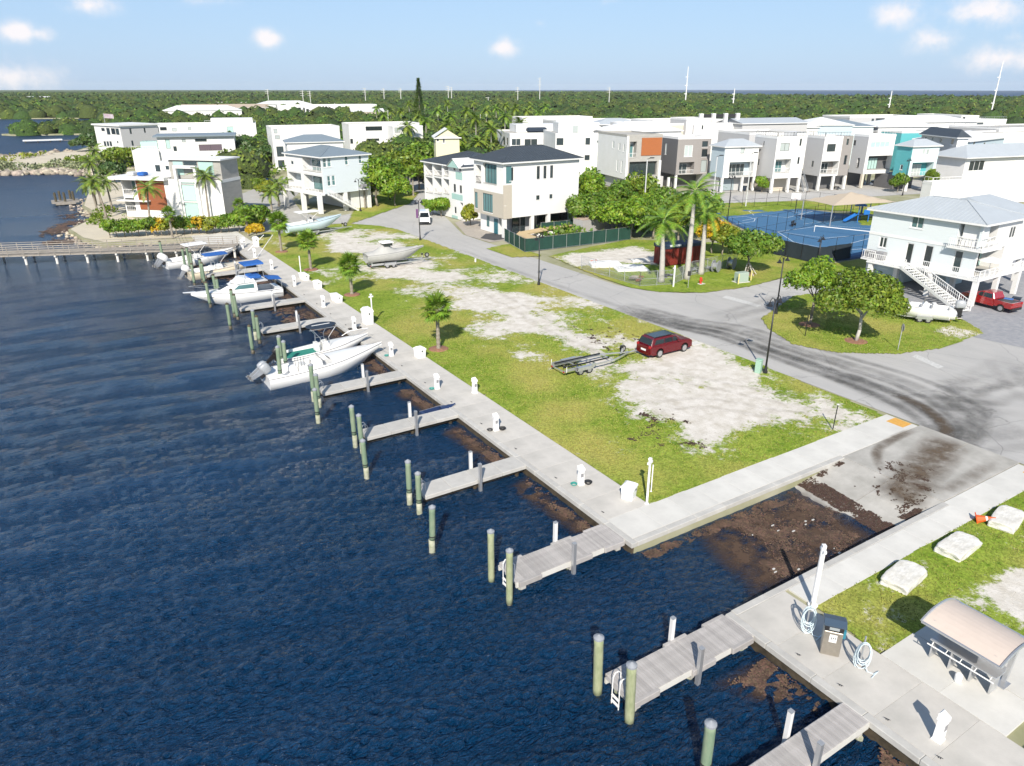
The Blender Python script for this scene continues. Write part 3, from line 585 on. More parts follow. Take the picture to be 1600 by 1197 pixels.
weed('floating_seaweed', [(22.95, 12.2), (22.95, 15.3), (20.2, 15.3), (21.5, 13.0), (22.3, 12.0)], .06, .40, WL + .05, M_weed, 7, .9, edge=.3)
weed('floating_seaweed', [(22.95, 3), (22.95, 9.8), (21.8, 9.2), (21.9, 5)], .06, .5, WL + .05, M_weed, 8, .8, edge=.3)
weed('floating_seaweed', [(22.6, 63), (22.9, 118), (15, 118), (14.5, 104), (19, 96), (18, 80), (20.5, 70)], .2, .56, WL + .05, M_weed, 9, 2.5, edge=1)
weed('floating_seaweed', [(2, 150), (6.5, 165), (5.9, 178), (3, 180), (-2, 160), (-3, 140), (3, 136)], .35, .47, WL + .05, M_weed, 10, 5, edge=3)
zr = lambda x, y: 1.185 - (41.5 - np.minimum(x, 41.5)) * (1.95 / 13.5)
weed('seaweed_litter', [(36.2, 17.8), (36.9, 24.4), (38.3, 24.4), (37.6, 17.8)], .07, .22, 0, M_weedd, 11, .8, rp, zr, .04, .5)
weed('seaweed_litter', [(38.5, 24.4), (41, 24.4), (41, 23.9), (38.6, 23.8)], .06, .35, 0, M_weedd, 13, .5, rp, zr, .04, .3)
weed('seaweed_litter', [(38, 17.9), (42.5, 17.9), (46, 20.5), (44, 23), (39, 22.5)], .07, .64, 0, M_weedd, 12, .5, rp, zr, .03)
weed('seaweed_litter', [(38.3, 17.8), (40.5, 17.8), (40.5, 18.3), (38.4, 18.6)], .06, .4, 0, M_weedd, 15, .5, rp, zr, .03, .2)
M_silt = fade_mat('brown_silt_stain', (.13, .095, .065), .9, .22, .6)
strip('silt_stain', [(39.0, 19.2), (41, 19.8), (44, 20.6), (47.5, 21.4), (50.5, 22.2)], 3.4, .85, M_silt, z=1.20, parent=rp)
strip('silt_stain', [(41.7, 21.6), (44, 23.6), (47, 24.2), (50, 24.2)], .9, .6, M_silt, z=1.203, parent=rp)
strip('silt_stain', [(41.7, 18.6), (45, 18.4), (50.5, 18.8)], 1.2, .35, M_silt, z=1.203, parent=rp)
strip('silt_stain', pw([(1395, 612), (1450, 640), (1478, 668), (1470, 695)]), 1.3, .7, M_silt, z=1.15, parent=road)
dk = pw([(940, 625), (1080, 640), (1140, 720), (960, 700)])
weed('seaweed_litter', dk, .10, .69, 1.19, M_weedd, 14, .9, None, None, .04)
weed('seaweed_litter', pw([(900, 500), (1040, 520), (1080, 545), (960, 560), (870, 520)]), .12, .70, 1.19, M_weedd, 17, .7, None, None, .04)
bl = MB(); [bl.box(x, y, WL + .08, x + rng.uniform(.05, .2), y + rng.uniform(.04, .1), WL + .13) for x, y in zip(rng.uniform(28, 36, 14), rng.uniform(18, 24, 14))]; bl.build('floating_litter', M_paint, kind='stuff')
for c in ([(930, 600), (1010, 585), (1110, 600), (1230, 625), (1330, 640)], [(1000, 640), (1100, 630), (1230, 650), (1330, 655)], [(700, 425), (790, 470), (880, 520), (980, 560)]):
    for k in (-1, 1): strip('wheel_track', pw(c), .8, .10, M_silt, z=1.215, off=k * .85)
# ================================================================ the marina
ORD = ['first', 'second', 'third', 'fourth', 'fifth', 'sixth', 'seventh', 'eighth', 'ninth', 'tenth', 'eleventh', 'twelfth']
def pile(x, y, h, r, label, kind='green', group='mooring piles along the slips'):
    x, y, h = x * .981, y * .981, h * .981 + WL; t = thing('mooring_pile', label, 'mooring pile', (x, y, 0), random.uniform(0, 6), group)
    up, lo = {'green': (M_pile_g, M_pile_w), 'yellow': (M_pile_y, M_pile_y), 'dark': (M_pile_g, M_pile_d)}[kind]
    zl = {'green': h * .38, 'yellow': .35, 'dark': h * .25}[kind]; lean = (random.uniform(-.03, .03) * h, random.uniform(-.03, .03) * h)
    P = lambda z: (lean[0] * z / h, lean[1] * z / h, z)
    b = MB(); b.lathe([(r * 1.05, -2.4), (r * 1.08, -.1), (r * 1.02, zl * .6), (r * 1.0, zl)], n=12); b.build('fouled_base', M_pile_d if kind == 'yellow' else lo, t, True)
    b = MB(); rings = []
    for k in range(9):
        z = zl + (h - zl) * k / 8; q = P(z); rr = r * (1 + random.uniform(-.025, .025)); rings.append([(q[0] + rr * math.cos(a * .5236), q[1] + rr * math.sin(a * .5236), z) for a in range(12)])
    b.loft(rings, True, True); b.build('shaft', up, t, True)
    q = P(h); MB().lathe([(r * 1.12, -.05), (r * 1.12, .03), (r * .55, .10), (.01, .16)], (q[0], q[1], h), 12).build('cap', M_cap if kind == 'yellow' else (M_pile_d if kind == 'dark' else M_cap), t)
    if kind == 'green':
        q = P(h * .45); MB().lathe([(r * 1.1, -.03), (r * 1.13, 0), (r * 1.1, .03)], (q[0], q[1], h * .45), 12).build('rope_loop', M_rubber, t)
    return t
def ladder_mb(x, y, z):
    b = MB()
    for s in (-.22, .22):
        b.tube([(x - .05, y + s, -.6), (x - .05, y + s, z + .55), (x + .06, y + s, z + .74), (x + .24, y + s, z + .74), (x + .36, y + s, z + .6), (x + .36, y + s, z)], .024, 6)
    for k in range(5): b.box(x - .1, y - .22, -.35 + k * .3, x, y + .22, -.31 + k * .3)
    return b
def small_pier(y, label, x0=15.7, x1=23.0, w=1.55, cap_=True):
    t = thing('finger_pier', label, 'finger pier', (0, y, 0), 0, 'narrow finger piers between the slips')
    n = 4; L = (x1 - x0) / n
    for i in range(n): MB().bevbox(x0 + i * L + .008, -w / 2, .93, x0 + (i + 1) * L - .008, w / 2, 1.19, .02).build('deck_slab', M_pierc, t)
    MB().box(x0 + .1, -.45, .62, x1, -.25, .93).build('beam', M_swall, t); MB().box(x0 + .1, .25, .62, x1, .45, .93).build('beam', M_swall, t)
    for xx in (19.35, 19.65, 22.5):
        for s in (-.35, .35): MB().cyl((xx, s, -2.4), (xx, s, .93), .14, n=8).build('leg', M_swall, t)
    ladder_mb(x0 - .08, .05, 1.2).build('ladder', M_alu, t)
    return t
PIERY = [35.5, 44.85, 54.3, 73.1, 82.5, 101.0]
pn = ['narrow concrete pier %s' % s for s in ('nearest the plank pier at the ramp corner', 'second from the ramp, with the blue dinghy bow beside its root', 'just on the near side of the big white open boat',
      'just beyond the green decked boat', 'between the dark water slip and the white flybridge boat', 'between the flybridge boat and the cream boat')]
for y, l in zip(PIERY, pn): small_pier(y, l)
M_post = mat('white_square_post', (.72, .72, .71), .5, var=.1)
def posts(x, y, w, who, far):
    for s, side, m in ((-1, 'near', M_alu), (1, 'far', M_post)):
        t = thing('mooring_post', 'slim square post, %s edge of %s' % (side, who), 'post', (x + (.15 if s > 0 else -.15), y + s * (w / 2 + .1), 0), 0, 'square posts halfway along the piers')
        MB().box(-.09, -.09, -2.4, .09, .09, 2.35).build('shaft', m, t); MB().box(-.1, -.1, 2.35, .1, .1, 2.39).build('cap', M_cap, t)
for y, w in zip(PIERY, ('the narrow pier nearest the ramp', 'the second narrow pier from the ramp', 'the narrow pier beside the big open boat', 'the narrow pier beyond the green decked boat', 'the narrow pier before the flybridge boat', 'the narrow pier before the cream boat')): posts(19.6, y, 1.55, w, 0)
def plank_pier(y, label, x0, x1, w, n, pads=True):
    t = thing('plank_pier', label, 'pier', (0, y, 0), 0, 'wide plank piers near the ramp'); L = (x1 - x0) / n
    me = MB().bevbox(.006, -w / 2, 1.15, L - .006, w / 2, 1.19, .006).mesh('plank', M_plank)
    for i in range(n): ob('plank', me, t, (x0 + i * L, random.uniform(-.006, .006), random.uniform(-.003, .003)))
    for s in (-1, 1):
        MB().box(x0 + .02, s * (w / 2 - .02) - .05, .86, x1 - .05, s * (w / 2 - .02) + .05, 1.147).build('side_beam', M_conc2, t)
        if pads:
            for xa in (x0 + .15, x0 + 3.4, x1 - 1.5): MB().bevbox(xa, s * (w / 2 + .07) - .09, .9, xa + 1.35, s * (w / 2 + .07) + .09, 1.2, .02).build('fender_board', M_plank, t)
    for xx in (x0 + .5, (x0 + x1) / 2, x1 - .4):
        MB().box(xx - .15, -w / 2 + .05, .55, xx + .15, w / 2 - .05, .86).build('cross_beam', M_pierc, t)
        for s in (-.5, .5): MB().cyl((xx, s, -2.4), (xx, s, .55), .16, n=10).build('leg', M_pile_w, t)
    ladder_mb(x0 - .06, -.05, 1.2).build('ladder', M_white2, t)
plank_pier(25.75, 'wide grey plank pier at the corner where the dock meets the boat ramp basin', 15.9, 23.0, 1.7, 50)
plank_pier(16.85, 'wide grey plank pier across the ramp basin with white ladder and yellowish piles', 15.7, 23.0, 1.6, 52)
plank_pier(10.95, 'plank pier cut off by the bottom edge of the picture', 15.2, 23.0, 1.15, 55, False)
posts(19.5, 25.75, 1.9, 'the plank pier at the ramp corner', 0); posts(19.5, 16.85, 1.8, 'the plank pier with the white ladder', 0); posts(19.6, 10.95, 1.3, 'the bottommost plank pier', 0)
PL = [(15.75, 27.05, 'left'), (15.65, 25.1, 'right')]
for x, y, s in PL: pile(x, y, 3.0, .17, '%s pile of the pair at the end of the plank pier by the ramp corner' % s, 'yellow')
for x, y, s in ((15.75, 18.1, 'left'), (15.9, 16.2, 'right')): pile(x, y, 2.95, .2, '%s yellowish pile beside the white ladder of the nearest full plank pier' % s, 'yellow')
pile(16.3, 12.5, 2.9, .2, 'green pile whose capped top shows at the bottom edge of the picture', 'green')
for x, y, l, k, h in ((14.25, 31.0, 'standing alone in front of the slip nearest the ramp corner', 'green', 2.9), (14.3, 40.9, 'standing alone with orange stained foot near the second narrow pier', 'green', 2.7), (14.25, 50.7, 'standing alone nearest in front of the big white open boat', 'green', 2.9),
                (14.1, 60.4, 'against the near side of the big white open boat', 'green', 3.4), (14.0, 69.8, 'alone before the dark water slip', 'dark', 2.8), (13.9, 79.0, 'brown footed, alone in line with the fifth narrow pier', 'dark', 2.8),
                (13.8, 88.9, 'close to the bow of the flybridge boat', 'dark', 3.0), (14.1, 100.6, 'green, in front of the cream boat stern', 'dark', 2.9), (14.6, 110.0, 'dark, between the two far outboard boats', 'dark', 3.2), (12.6, 115.8, 'dark, beside the white engine cover of the farthest boat', 'dark', 3.4)):
    pile(x, y, h, .17, 'mooring pile ' + l, k)
pr = [(35.5, 'narrow pier nearest the ramp'), (44.85, 'second narrow pier'), (54.3, 'pier near the big open boat'), (63.6, 'green decked boat slip'), (73.1, 'pier beyond the green deck'), (82.5, 'pier before the yacht'), (91.6, 'bow of the flybridge yacht'), (101.0, 'stern of the cream boat'), (109.6, 'sterns of the farthest boats')]
for i, (y, n) in enumerate(pr):
    pile(15.3, y + .75, 3.0 + .1 * (i % 3), .17, 'far pile of the close pair at the ' + n, 'green' if i < 5 else 'dark'); pile(15.35, y - .55, 2.8 + .1 * (i % 2), .17, 'near pile of the close pair at the ' + n, 'green' if i < 4 else 'dark')

def pedestal_mb():
    b = MB(); b.loft([[(-.17, -.15, 0), (.17, -.15, 0), (.17, .15, 0), (-.17, .15, 0)], [(-.15, -.13, .95), (.15, -.13, .95), (.15, .13, .95), (-.15, .13, .95)]], True, True); return b
def pedestal(x, y, label, hose=0, rz=0.0, s=1.0):
    t = thing('power_pedestal', label, 'power pedestal', (x, y, 1.2), rz, 'white power pedestals along the dock')
    pedestal_mb().build('body', M_white2, t)
    MB().loft([[(-.19, -.17, .951), (.19, -.17, .951), (.19, .17, .951), (-.19, .17, .951)], [(-.19, -.15, 1.10), (.19, -.15, 1.10), (.19, .15, 1.25), (-.19, .15, 1.25)], [(-.12, -.08, 1.16), (.12, -.08, 1.16), (.12, .1, 1.29), (-.12, .1, 1.29)]], True, True).build('hood', M_white2, t)
    MB().box(-.10, -.155, .55, .10, -.14, .80).build('outlet_panel', mat('grey_plastic', (.25, .25, .26), .5), t)
    MB().box(-.2, -.18, 0, .2, .18, .05).build('foot', M_white2, t)
    if hose:
        c, m = ((-.42, .1), mat('teal_hose', (.03, .30, .26), .5)) if hose & 1 else ((-.42, .1), M_rubber)
        b = MB()
        for k in range(3): r = .14 + k * .03; b.tube([(c[0] + r * math.cos(a * .5), c[1] + r * math.sin(a * .5), .04 + k * .035) for a in range(14)], .018, 5)
        b.build('hose_coil', m, t)
        if hose > 1:
            b = MB()
            for k in range(4): r = .15 + k * .03; b.tube([(.42 + r * math.cos(a * .5), -.2 + r * math.sin(a * .5), .04 + k * .04) for a in range(14)], .022, 5)
            b.build('hose_coil', M_rubber, t)
    if s != 1: t.scale = (s, s, s)
    return t
pd = [(24.4, 8.5, 'white power pedestal nearest the camera, alone on the lower dock', 0), (24.5, 30.9, 'white power pedestal with teal and black hose coils near the walkway corner', 3), (24.0, 40.3, 'white power pedestal with black hose by the second narrow pier', 2), (23.9, 49.5, 'white power pedestal with teal rope by the third narrow pier', 1),
      (23.9, 58.8, 'white power pedestal by the bow of the big open boat', 1), (23.9, 68.2, 'white power pedestal with black cable loop, beside the tall white locker', 2), (23.9, 77.8, 'white power pedestal beside the low white chest', 0), (23.9, 88.8, 'white power pedestal by the stern of the flybridge boat', 0),
      (23.9, 99.2, 'white power pedestal at the bow of the cream boat', 0), (23.9, 108.3, 'white power pedestal second from the boardwalk', 0), (23.9, 115.9, 'white power pedestal closest to the boardwalk', 0), (26.1, 47.1, 'white pedestal with a dark marking on the grass side of the walkway', 0), (24.6, 117.6, 'white pedestal at the foot of the boardwalk', 0)]
for x, y, l, h in pd: pedestal(x, y, l, h, random.uniform(-.1, .1), 1.02)
def dockbox(x, y, w, d, h, label, rz=0.0):
    t = thing('dock_box', label, 'dock box', (x, y, 1.2), rz, 'white storage boxes on the walkway')
    MB().loft([[(-w / 2 * .9, -d / 2 * .88, 0), (w / 2 * .9, -d / 2 * .88, 0), (w / 2 * .9, d / 2 * .88, 0), (-w / 2 * .9, d / 2 * .88, 0)], [(-w / 2, -d / 2, h * .75), (w / 2, -d / 2, h * .75), (w / 2, d / 2, h * .75), (-w / 2, d / 2, h * .75)]], True, True).build('body', M_white2, t)
    MB().loft([[(-w / 2 - .04, -d / 2 - .04, h * .752), (w / 2 + .04, -d / 2 - .04, h * .752), (w / 2 + .04, d / 2 + .04, h * .752), (-w / 2 - .04, d / 2 + .04, h * .752)], [(-w / 2 - .02, -d / 2 - .02, h * .86), (w / 2 + .02, -d / 2 - .02, h * .86), (w / 2 + .02, d / 2 + .02, h * .86), (-w / 2 - .02, d / 2 + .02, h * .86)],
              [(-w / 2 * .6, -d / 2 * .6, h), (w / 2 * .6, -d / 2 * .6, h), (w / 2 * .6, d / 2 * .6, h), (-w / 2 * .6, d / 2 * .6, h)]], True, True).build('lid', M_white2, t)
    MB().box(-.05, -d / 2 - .06, h * .62, .05, -d / 2 - .03, h * .72).build('latch', M_dark, t)
dockbox(26.0, 28.1, .75, .75, 1.0, 'tapered white dock box at the ramp end of the walkway', .5)
dockbox(26.0, 57.1, .8, .85, 1.0, 'tapered white dock box near the palm with its shadow', .1)
dockbox(25.8, 69.3, .9, 1.2, 1.75, 'tall white dock locker beside the white pole')
dockbox(26.0, 79.4, .8, 2.0, .85, 'long low white chest beside the third palm'); dockbox(26.0, 86.2, .8, 1.1, 1.0, 'white dock box between two low chests'); dockbox(26.0, 91.6, .8, 2.0, .8, 'low white chest beyond the white dock box'); dockbox(26.1, 116.3, .8, .9, 1.5, 'white locker at the end of the walkway by the boardwalk')
def pole(x, y, h, label, head=True, r=.07):
    t = thing('white_pole', label, 'pole', (x, y, 1.15), random.uniform(0, 1), None)
    MB().cyl((0, 0, 0), (0, 0, h), r, n=10).build('shaft', M_white2, t)
    if head:
        MB().box(-.09, -.09, h, .09, .09, h + .14).build('head', M_white2, t); MB().box(-.24, -.07, h - .22, .24, .07, h - .08).build('cross_piece', M_white2, t)
    MB().cyl((0, 0, 0), (0, 0, .06), r * 2, n=10).build('base', M_white2, t)
pole(26.45, 27.0, 2.95, 'white pole with cross shaped head where the lawn meets both walkways'); pole(26.35, 69.3, 3.0, 'slim white pole beside the tall dock locker'); pole(27.0, 15.95, 3.3, 'thick white pole with cross head beside the fuel hoses', True, .12)
pole(26.3, 93.9, 2.6, 'white pole with plain top among the low chests', False); pole(27.6, 27.9, 1.9, 'thin short post in the grass behind the white cross head pole', False, .035)

ORD2 = ORD + ['%dth' % k for k in range(13, 40)]
def cleats(n, x, y0, dy, group):
    me = MB().tube([(-.0, -.16, .09), (0, -.06, .10), (0, .06, .10), (0, .16, .09)], .02, 6).cyl((0, -.05, 0), (0, -.05, .1), .02, n=6).cyl((0, .05, 0), (0, .05, .1), .02, n=6).mesh('cleat', M_dark)
    for i in range(n): o = ob('cleat', me, None, (x, y0 + i * dy, 1.205), (0, 0, .3), .7); tag(o, '%s dark mooring cleat %s' % (ORD2[i], 'from the bottom of the picture on the lower dock edge' if n < 9 else 'from the ramp corner along the walkway edge'), 'cleat', group)
cleats(4, 23.6, 8.0, 2.05, 'cleats on the dock edge'); cleats(18, 23.6, 27.6, 4.7, 'cleats on the dock edge')

# ---- pump-out station, hoses, shelter, boulders, cone
t = thing('fuel_pump', 'steel pump cabinet with dark curved hood and white label on the lower dock', 'pump', (24.95, 13.6, 1.2), R(-52))
MB().bevbox(-.38, -.27, .0, .38, .27, 1.25, .02).build('cabinet', M_steel, t); MB().bevbox(-.38, -.28, 1.252, .38, .28, 1.62, .03).build('upper_panel', M_black, t)
MB().loft([[(-.45, -.38, 1.60), (-.45, .38, 1.60), (-.45, .38, 1.66), (-.45, -.1, 1.80), (-.45, -.38, 1.68)], [(.45, -.38, 1.60), (.45, .38, 1.60), (.45, .38, 1.66), (.45, -.1, 1.80), (.45, -.38, 1.68)]], True, True).build('hood', mat('dark_blue_hood', (.05, .08, .12), .4), t)
MB().box(-.14, -.275, .72, .16, -.272, 1.12).build('label_plate', M_white2, t); b = MB(); [b.box(-.06 + i * .07, -.279, .86 + .03 * (i % 2), -.03 + i * .07, -.276, 1.0) for i in range(3)]; b.build('label_mark', M_black, t)
MB().box(-.2, -.283, 1.36, .2, -.281, 1.5).build('display', mat('grey_display', (.3, .33, .34), .3), t); MB().box(.4, -.12, .9, .5, .12, 1.3).build('hose_bracket', mat('teal_bracket', (.03, .2, .28), .4), t)
M_hose = mat('pale_blue_hose', (.58, .68, .72), .4)
def hose_rack(x, y, label, rz, seed):
    t = thing('hose_stand', label, 'hose', (x, y, 1.2), rz, 'pale hoses hanging beside the pump'); rr = random.Random(seed)
    MB().cyl((0, .1, 0), (0, .1, 1.5), .04, n=8).box(-.15, .05, 0, .15, .35, .04).build('stand', M_alu, t)
    for k in range(6):
        w = rr.uniform(.20, .34); h = rr.uniform(.45, .75); zc = 1.35 - h + rr.uniform(-.05, .1); y0 = -.08 - .04 * k
        MB().tube([(w * math.sin(a * .4189) + rr.uniform(-.01, .01), y0, zc + h * math.cos(a * .4189) * (1 if math.cos(a * .42) > 0 else .95)) for a in range(16)], .022, 6).build('hose_loop', M_hose, t)
    MB().tube([(.1, -.2, .5), (.25, -.3, .05), (.5, -.35, .03), (.7, -.1, .03), (.4, -.6, .03)], .022, 6).build('hose_end', M_hose, t)
hose_rack(25.25, 15.0, 'pale hose looped on a stand on the ramp side of the pump', R(-52), 1); hose_rack(25.3, 12.35, 'pale hose looped on a stand between the pump and the lower dock', R(-52), 2)
# fish cleaning shelter
t = thing('fish_cleaning_shelter', 'shelter with pink tan curved roof over a steel cleaning table', 'shelter', (28.85, 9.85, 1.2), R(-90)); 
M_tan = mat('tan_pink_roof_sheet', (.60, .51, .44), .6, var=.06, scale=2); L_, D_ = 3.1, 2.6
def arc(y, rise=.34): return 2.05 + rise * (1 - ((y) / (D_ / 2)) ** 2)
ny = 10; rings = []
for xx in (-L_ / 2, L_ / 2):
    rings.append([(xx, -D_ / 2 + D_ * i / ny, arc(-D_ / 2 + D_ * i / ny)) for i in range(ny + 1)] + [(xx, D_ / 2 - D_ * i / ny, arc(D_ / 2 - D_ * i / ny) - .04) for i in range(ny + 1)])
MB().loft(rings, True, True).build('roof_sheet', M_tan, t, False)
for s in (-1, 1):
    MB().tube([(s * (L_ / 2 + .02), -D_ / 2 + D_ * i / ny, arc(-D_ / 2 + D_ * i / ny)) for i in range(ny + 1)], .06, 6).build('roof_edge', M_alu, t)
    MB().beam((s * (L_ / 2 - .35), D_ / 2 - .55, 0), (s * (L_ / 2 - .35), D_ / 2 - .2, 2.15), .2, .16, (1, 0, 0)).build('column', M_alu, t)
    MB().beam((s * (L_ / 2 - .35), D_ / 2 - .3, 1.7), (s * (L_ / 2 - .35), -D_ / 2 + .3, 2.15), .1, .1).build('bracket', M_alu, t)
    MB().box(s * (L_ / 2 - .35) - .25, .2, 0, s * (L_ / 2 - .35) + .25, .8, .04).build('foot_plate', M_alu, t)
    MB().box(-L_ / 2, s * D_ / 2 - .05, 2.0, L_ / 2, s * D_ / 2 + .03, 2.08).build('gutter', M_alu, t)
tt = thing('cleaning_table', 'long pale cleaning table with white rail under the curved roof shelter', 'table', (28.6, 9.85, 1.22), R(-90)); tt.scale = (.84, 1, 1)
MB().bevbox(-1.6, -.35, .86, 1.6, .35, .92, .01).build('table_top', M_alu, tt); MB().box(-1.6, .32, .92, 1.6, .36, 1.15).build('backsplash', M_alu, tt)
for xx in (-1.45, -.5, .5, 1.45): MB().box(xx - .04, -.3, 0, xx + .04, .3, .86).build('leg', M_alu, tt)
MB().tube([(-1.6, -.5, .75), (1.6, -.5, .75)], .03, 6).build('rail', M_white2, tt)
for xx in (-1.4, -.7, 0, .7, 1.4): MB().tube([(xx, -.5, .75), (xx, -.34, .85)], .02, 6).build('bracket', M_white2, tt)
MB().lathe([(.03, .0), (.16, 0), (.17, .3), (.13, .33)], (.2, -.62, 0), 12).build('bucket', M_white2, tt)
def rock_mesh(seed, m, sub=2):
    bm = bmesh.new(); bmesh.ops.create_icosphere(bm, subdivisions=sub, radius=1); o = Vector((seed * 3.1, seed, 0))
    for v in bm.verts:
        c = v.co.copy(); c = Vector([max(-.66, min(.66, q)) for q in c]) * 1.3; v.co = c * (1 + .09 * mnoise.noise(c * 1.3 + o) + .03 * mnoise.noise(c * 4 + o))
    me = bpy.data.meshes.new('rock'); bm.to_mesh(me); bm.free(); me.materials.append(m); me.polygons.foreach_set('use_smooth', [True] * len(me.polygons)) if sub > 2 else None; return me
M_boul = mat('white_painted_boulder', (.76, .75, .71), .9, col2=(.50, .48, .42), scale=2.0, bump=.6, bscale=6, detail=9, bdist=.05)
for i, (x, y, l, rz) in enumerate(((32.5, 14.75, 'white limestone boulder nearest the curved roof shelter', .15), (37.4, 14.7, 'middle one of the three white boulders beside the ramp walkway', .05), (42.4, 14.65, 'white boulder beside the orange cone', .2))):
    o = ob('boulder', rock_mesh(i + 2, M_boul, 4), None, (x, y, 1.34), (0, 0, rz), (1.42, .76, .31)); tag(o, l, 'boulder', 'white boulders lined up beside the ramp')
t = thing('traffic_cone', 'orange traffic cone fallen on the grass edge beside a white boulder', 'traffic cone', (41.15, 15.5, 1.36), .6); t.scale = (1.3, 1.3, 1.3); M_or = mat('orange_plastic', (.75, .11, .02), .5)
c_ = MB(Matrix.Rotation(R(72), 4, 'X')); c_.lathe([(.19, -.1), (.16, .02), (.03, .6)], n=12); c_.build('cone', M_or, t); MB(Matrix.Rotation(R(72), 4, 'X')).lathe([(.13, .14), (.10, .3)], n=12).build('white_band', M_white2, t); MB(Matrix.Rotation(R(72), 4, 'X')).box(-.22, -.22, -.14, .22, .22, -.1).build('base', M_or, t)
# ================================================================ boats
def hull(L, B, fb_s, fb_b, draft=.45, sole=.35, deck_t=.62, flare=1.18, n=18, m=None, inner=None, rim=.16, t=None, xpow=2.3, stern_t=.06, bot=None):
    """open hull from stern (x=0) to bow (x=L), keel below z=0; returns parts"""
    def st(k):
        u = k / n; x = L * u; b = B / 2 * (1 - max(0, (u - .42) / .58) ** xpow) * (.93 + .07 * min(1, u * 4)); b = max(b, .02)
        zs_ = fb_s + (fb_b - fb_s) * u ** 1.8; zk = -draft + (draft + .35 * fb_b) * max(0, (u - .55) / .45) ** 2.4; bc = b * (.90 - .42 * max(0, (u - .5) / .5)); zc = zk + .28 * (1 - .2 * u) + .25 * max(0, u - .6)
        xo = .06 * L * max(0, (u - .75) / .25) ** 1.5
        return x, b, zs_, zk, bc, zc, xo
    out = []; inn = []
    for k in range(n + 1):
        x, b, z, zk, bc, zc, xo = st(k); xs = x + xo * 1.0; xk = x - .09 * L * max(0, (k / n - .6) / .4) ** 1.5
        out.append([(xk, 0, zk), (xk + (xs - xk) * .4, -bc, zc), (xs, -b * .985, z * .62 + zc * .38), (xs, -b * 1.0, z), (xs, -b + min(rim, b * .6), z + .02), (xs, 0, z + .03) if k / n > deck_t or k == 0 else (xs, 0, sole), (xs, b - min(rim, b * .6), z + .02), (xs, b, z), (xs, b * .985, z * .62 + zc * .38), (xk + (xs - xk) * .4, bc, zc)])
    vs = []; b1 = MB(); shell = [[r[4], r[3], r[2], r[1], r[0], r[9], r[8], r[7], r[6]] for r in out]
    b1.loft(shell, False, False, closed=False)
    r0 = out[0]; b1.add([r0[3], r0[2], r0[1], r0[0], r0[9], r0[8], r0[7]], [(0, 1, 2, 3, 4, 5, 6)])
    h = b1.build('hull', m, t, True)
    for p in h.data.polygons: p.use_smooth = False if len(p.vertices) > 4 else True
    # cockpit liner: inner wall and sole
    kd = int(n * deck_t); b2 = MB(); rings = []
    for k in range(1, kd + 1):
        x, b, z, zk, bc, zc, xo = st(k); xs = x + xo; w = b - min(rim, b * .6)
        rings.append([(xs, -w, z + .02), (xs, -w * .97, sole), (xs, 0, sole), (xs, w * .97, sole), (xs, w, z + .02)])
    b2.loft(rings, False, False, closed=False); b2.add(rings[0], [(0, 1, 2, 3, 4)]); b2.add(rings[-1], [(4, 3, 2, 1, 0)]); b2.build('cockpit_liner', inner or m, t)
    b3 = MB(); rings = []
    for k in range(kd, n + 1):
        x, b, z, zk, bc, zc, xo = st(k); xs = x + xo; w = b - min(rim, b * .6); rings.append([(xs, -w, z + .02), (xs, -w * .5, z + .05 + .04 * w), (xs, 0, z + .07 + .05 * w), (xs, w * .5, z + .05 + .04 * w), (xs, w, z + .02)])
    b3.loft(rings, False, False, closed=False); b3.build('foredeck', m, t, True); MB().add([out[0][4], out[0][6], (L / n, out[1][6][1], out[1][6][2]), (L / n, out[1][4][1], out[1][4][2])], [(0, 3, 2, 1)]).build('stern_deck', m, t)
    # rub rail
    for s in (3, 7):
        b4 = MB(); b4.tube([Vector(r[s]) + Vector((0, (-.02 if s == 3 else .02), -.02)) for r in out], .028, 5); b4.build('rub_rail', mat('grey_rub_rail', (.25, .25, .26), .5), t)
    return st
def outboard(x, y, z, tilt, par, m, s=1.0, cover=None):
    T = Matrix.Translation((x, y, z)) @ Matrix.Rotation(tilt, 4, 'Y') @ Matrix.Scale(s, 4)
    b = MB(T); rg = []
    for (zz, w, l0, l1) in ((.12, .17, -.62, .02), (.22, .21, -.70, .06), (.50, .22, -.72, .08), (.70, .19, -.66, .04), (.80, .12, -.5, -.1)):
        rg.append([(l0, -w * .6, zz), (l0 + .1, -w, zz), (l1 - .1, -w, zz), (l1, -w * .6, zz), (l1, w * .6, zz), (l1 - .1, w, zz), (l0 + .1, w, zz), (l0, w * .6, zz)])
    b.loft(rg, True, True); e = b.build('outboard_engine', cover or m, par, True)
    b = MB(T); b.loft([[(-.52, -.09, .12), (-.1, -.09, .12), (-.1, .09, .12), (-.52, .09, .12)], [(-.48, -.06, -.55), (-.2, -.06, -.55), (-.2, .06, -.55), (-.48, .06, -.55)], [(-.46, -.03, -.95), (-.26, -.03, -.95), (-.26, .03, -.95), (-.46, .03, -.95)]], True, True)
    b.box(-.58, -.13, -.58, -.16, .13, -.55); b.build('leg', M_cap if m is not M_black else M_black, e)
    b = MB(T); b.lathe([(.01, -.0)], n=3) if 0 else None; b.cyl((-.55, 0, -.82), (-.15, 0, -.82), .075, .05, 10)
    for k in range(3):
        a = k * 2.094; b.add([(-.56, .02 * math.cos(a), -.82 + .02 * math.sin(a)), (-.60, .17 * math.cos(a + .4), -.82 + .17 * math.sin(a + .4)), (-.53, .19 * math.cos(a), -.82 + .19 * math.sin(a)), (-.50, .12 * math.cos(a - .5), -.82 + .12 * math.sin(a - .5))], [(0, 1, 2, 3)])
    b.build('propeller', M_steel, e)
    b = MB(T); b.box(-.12, -.14, -.25, .12, .14, .12); b.build('bracket', M_black, e)
    return e
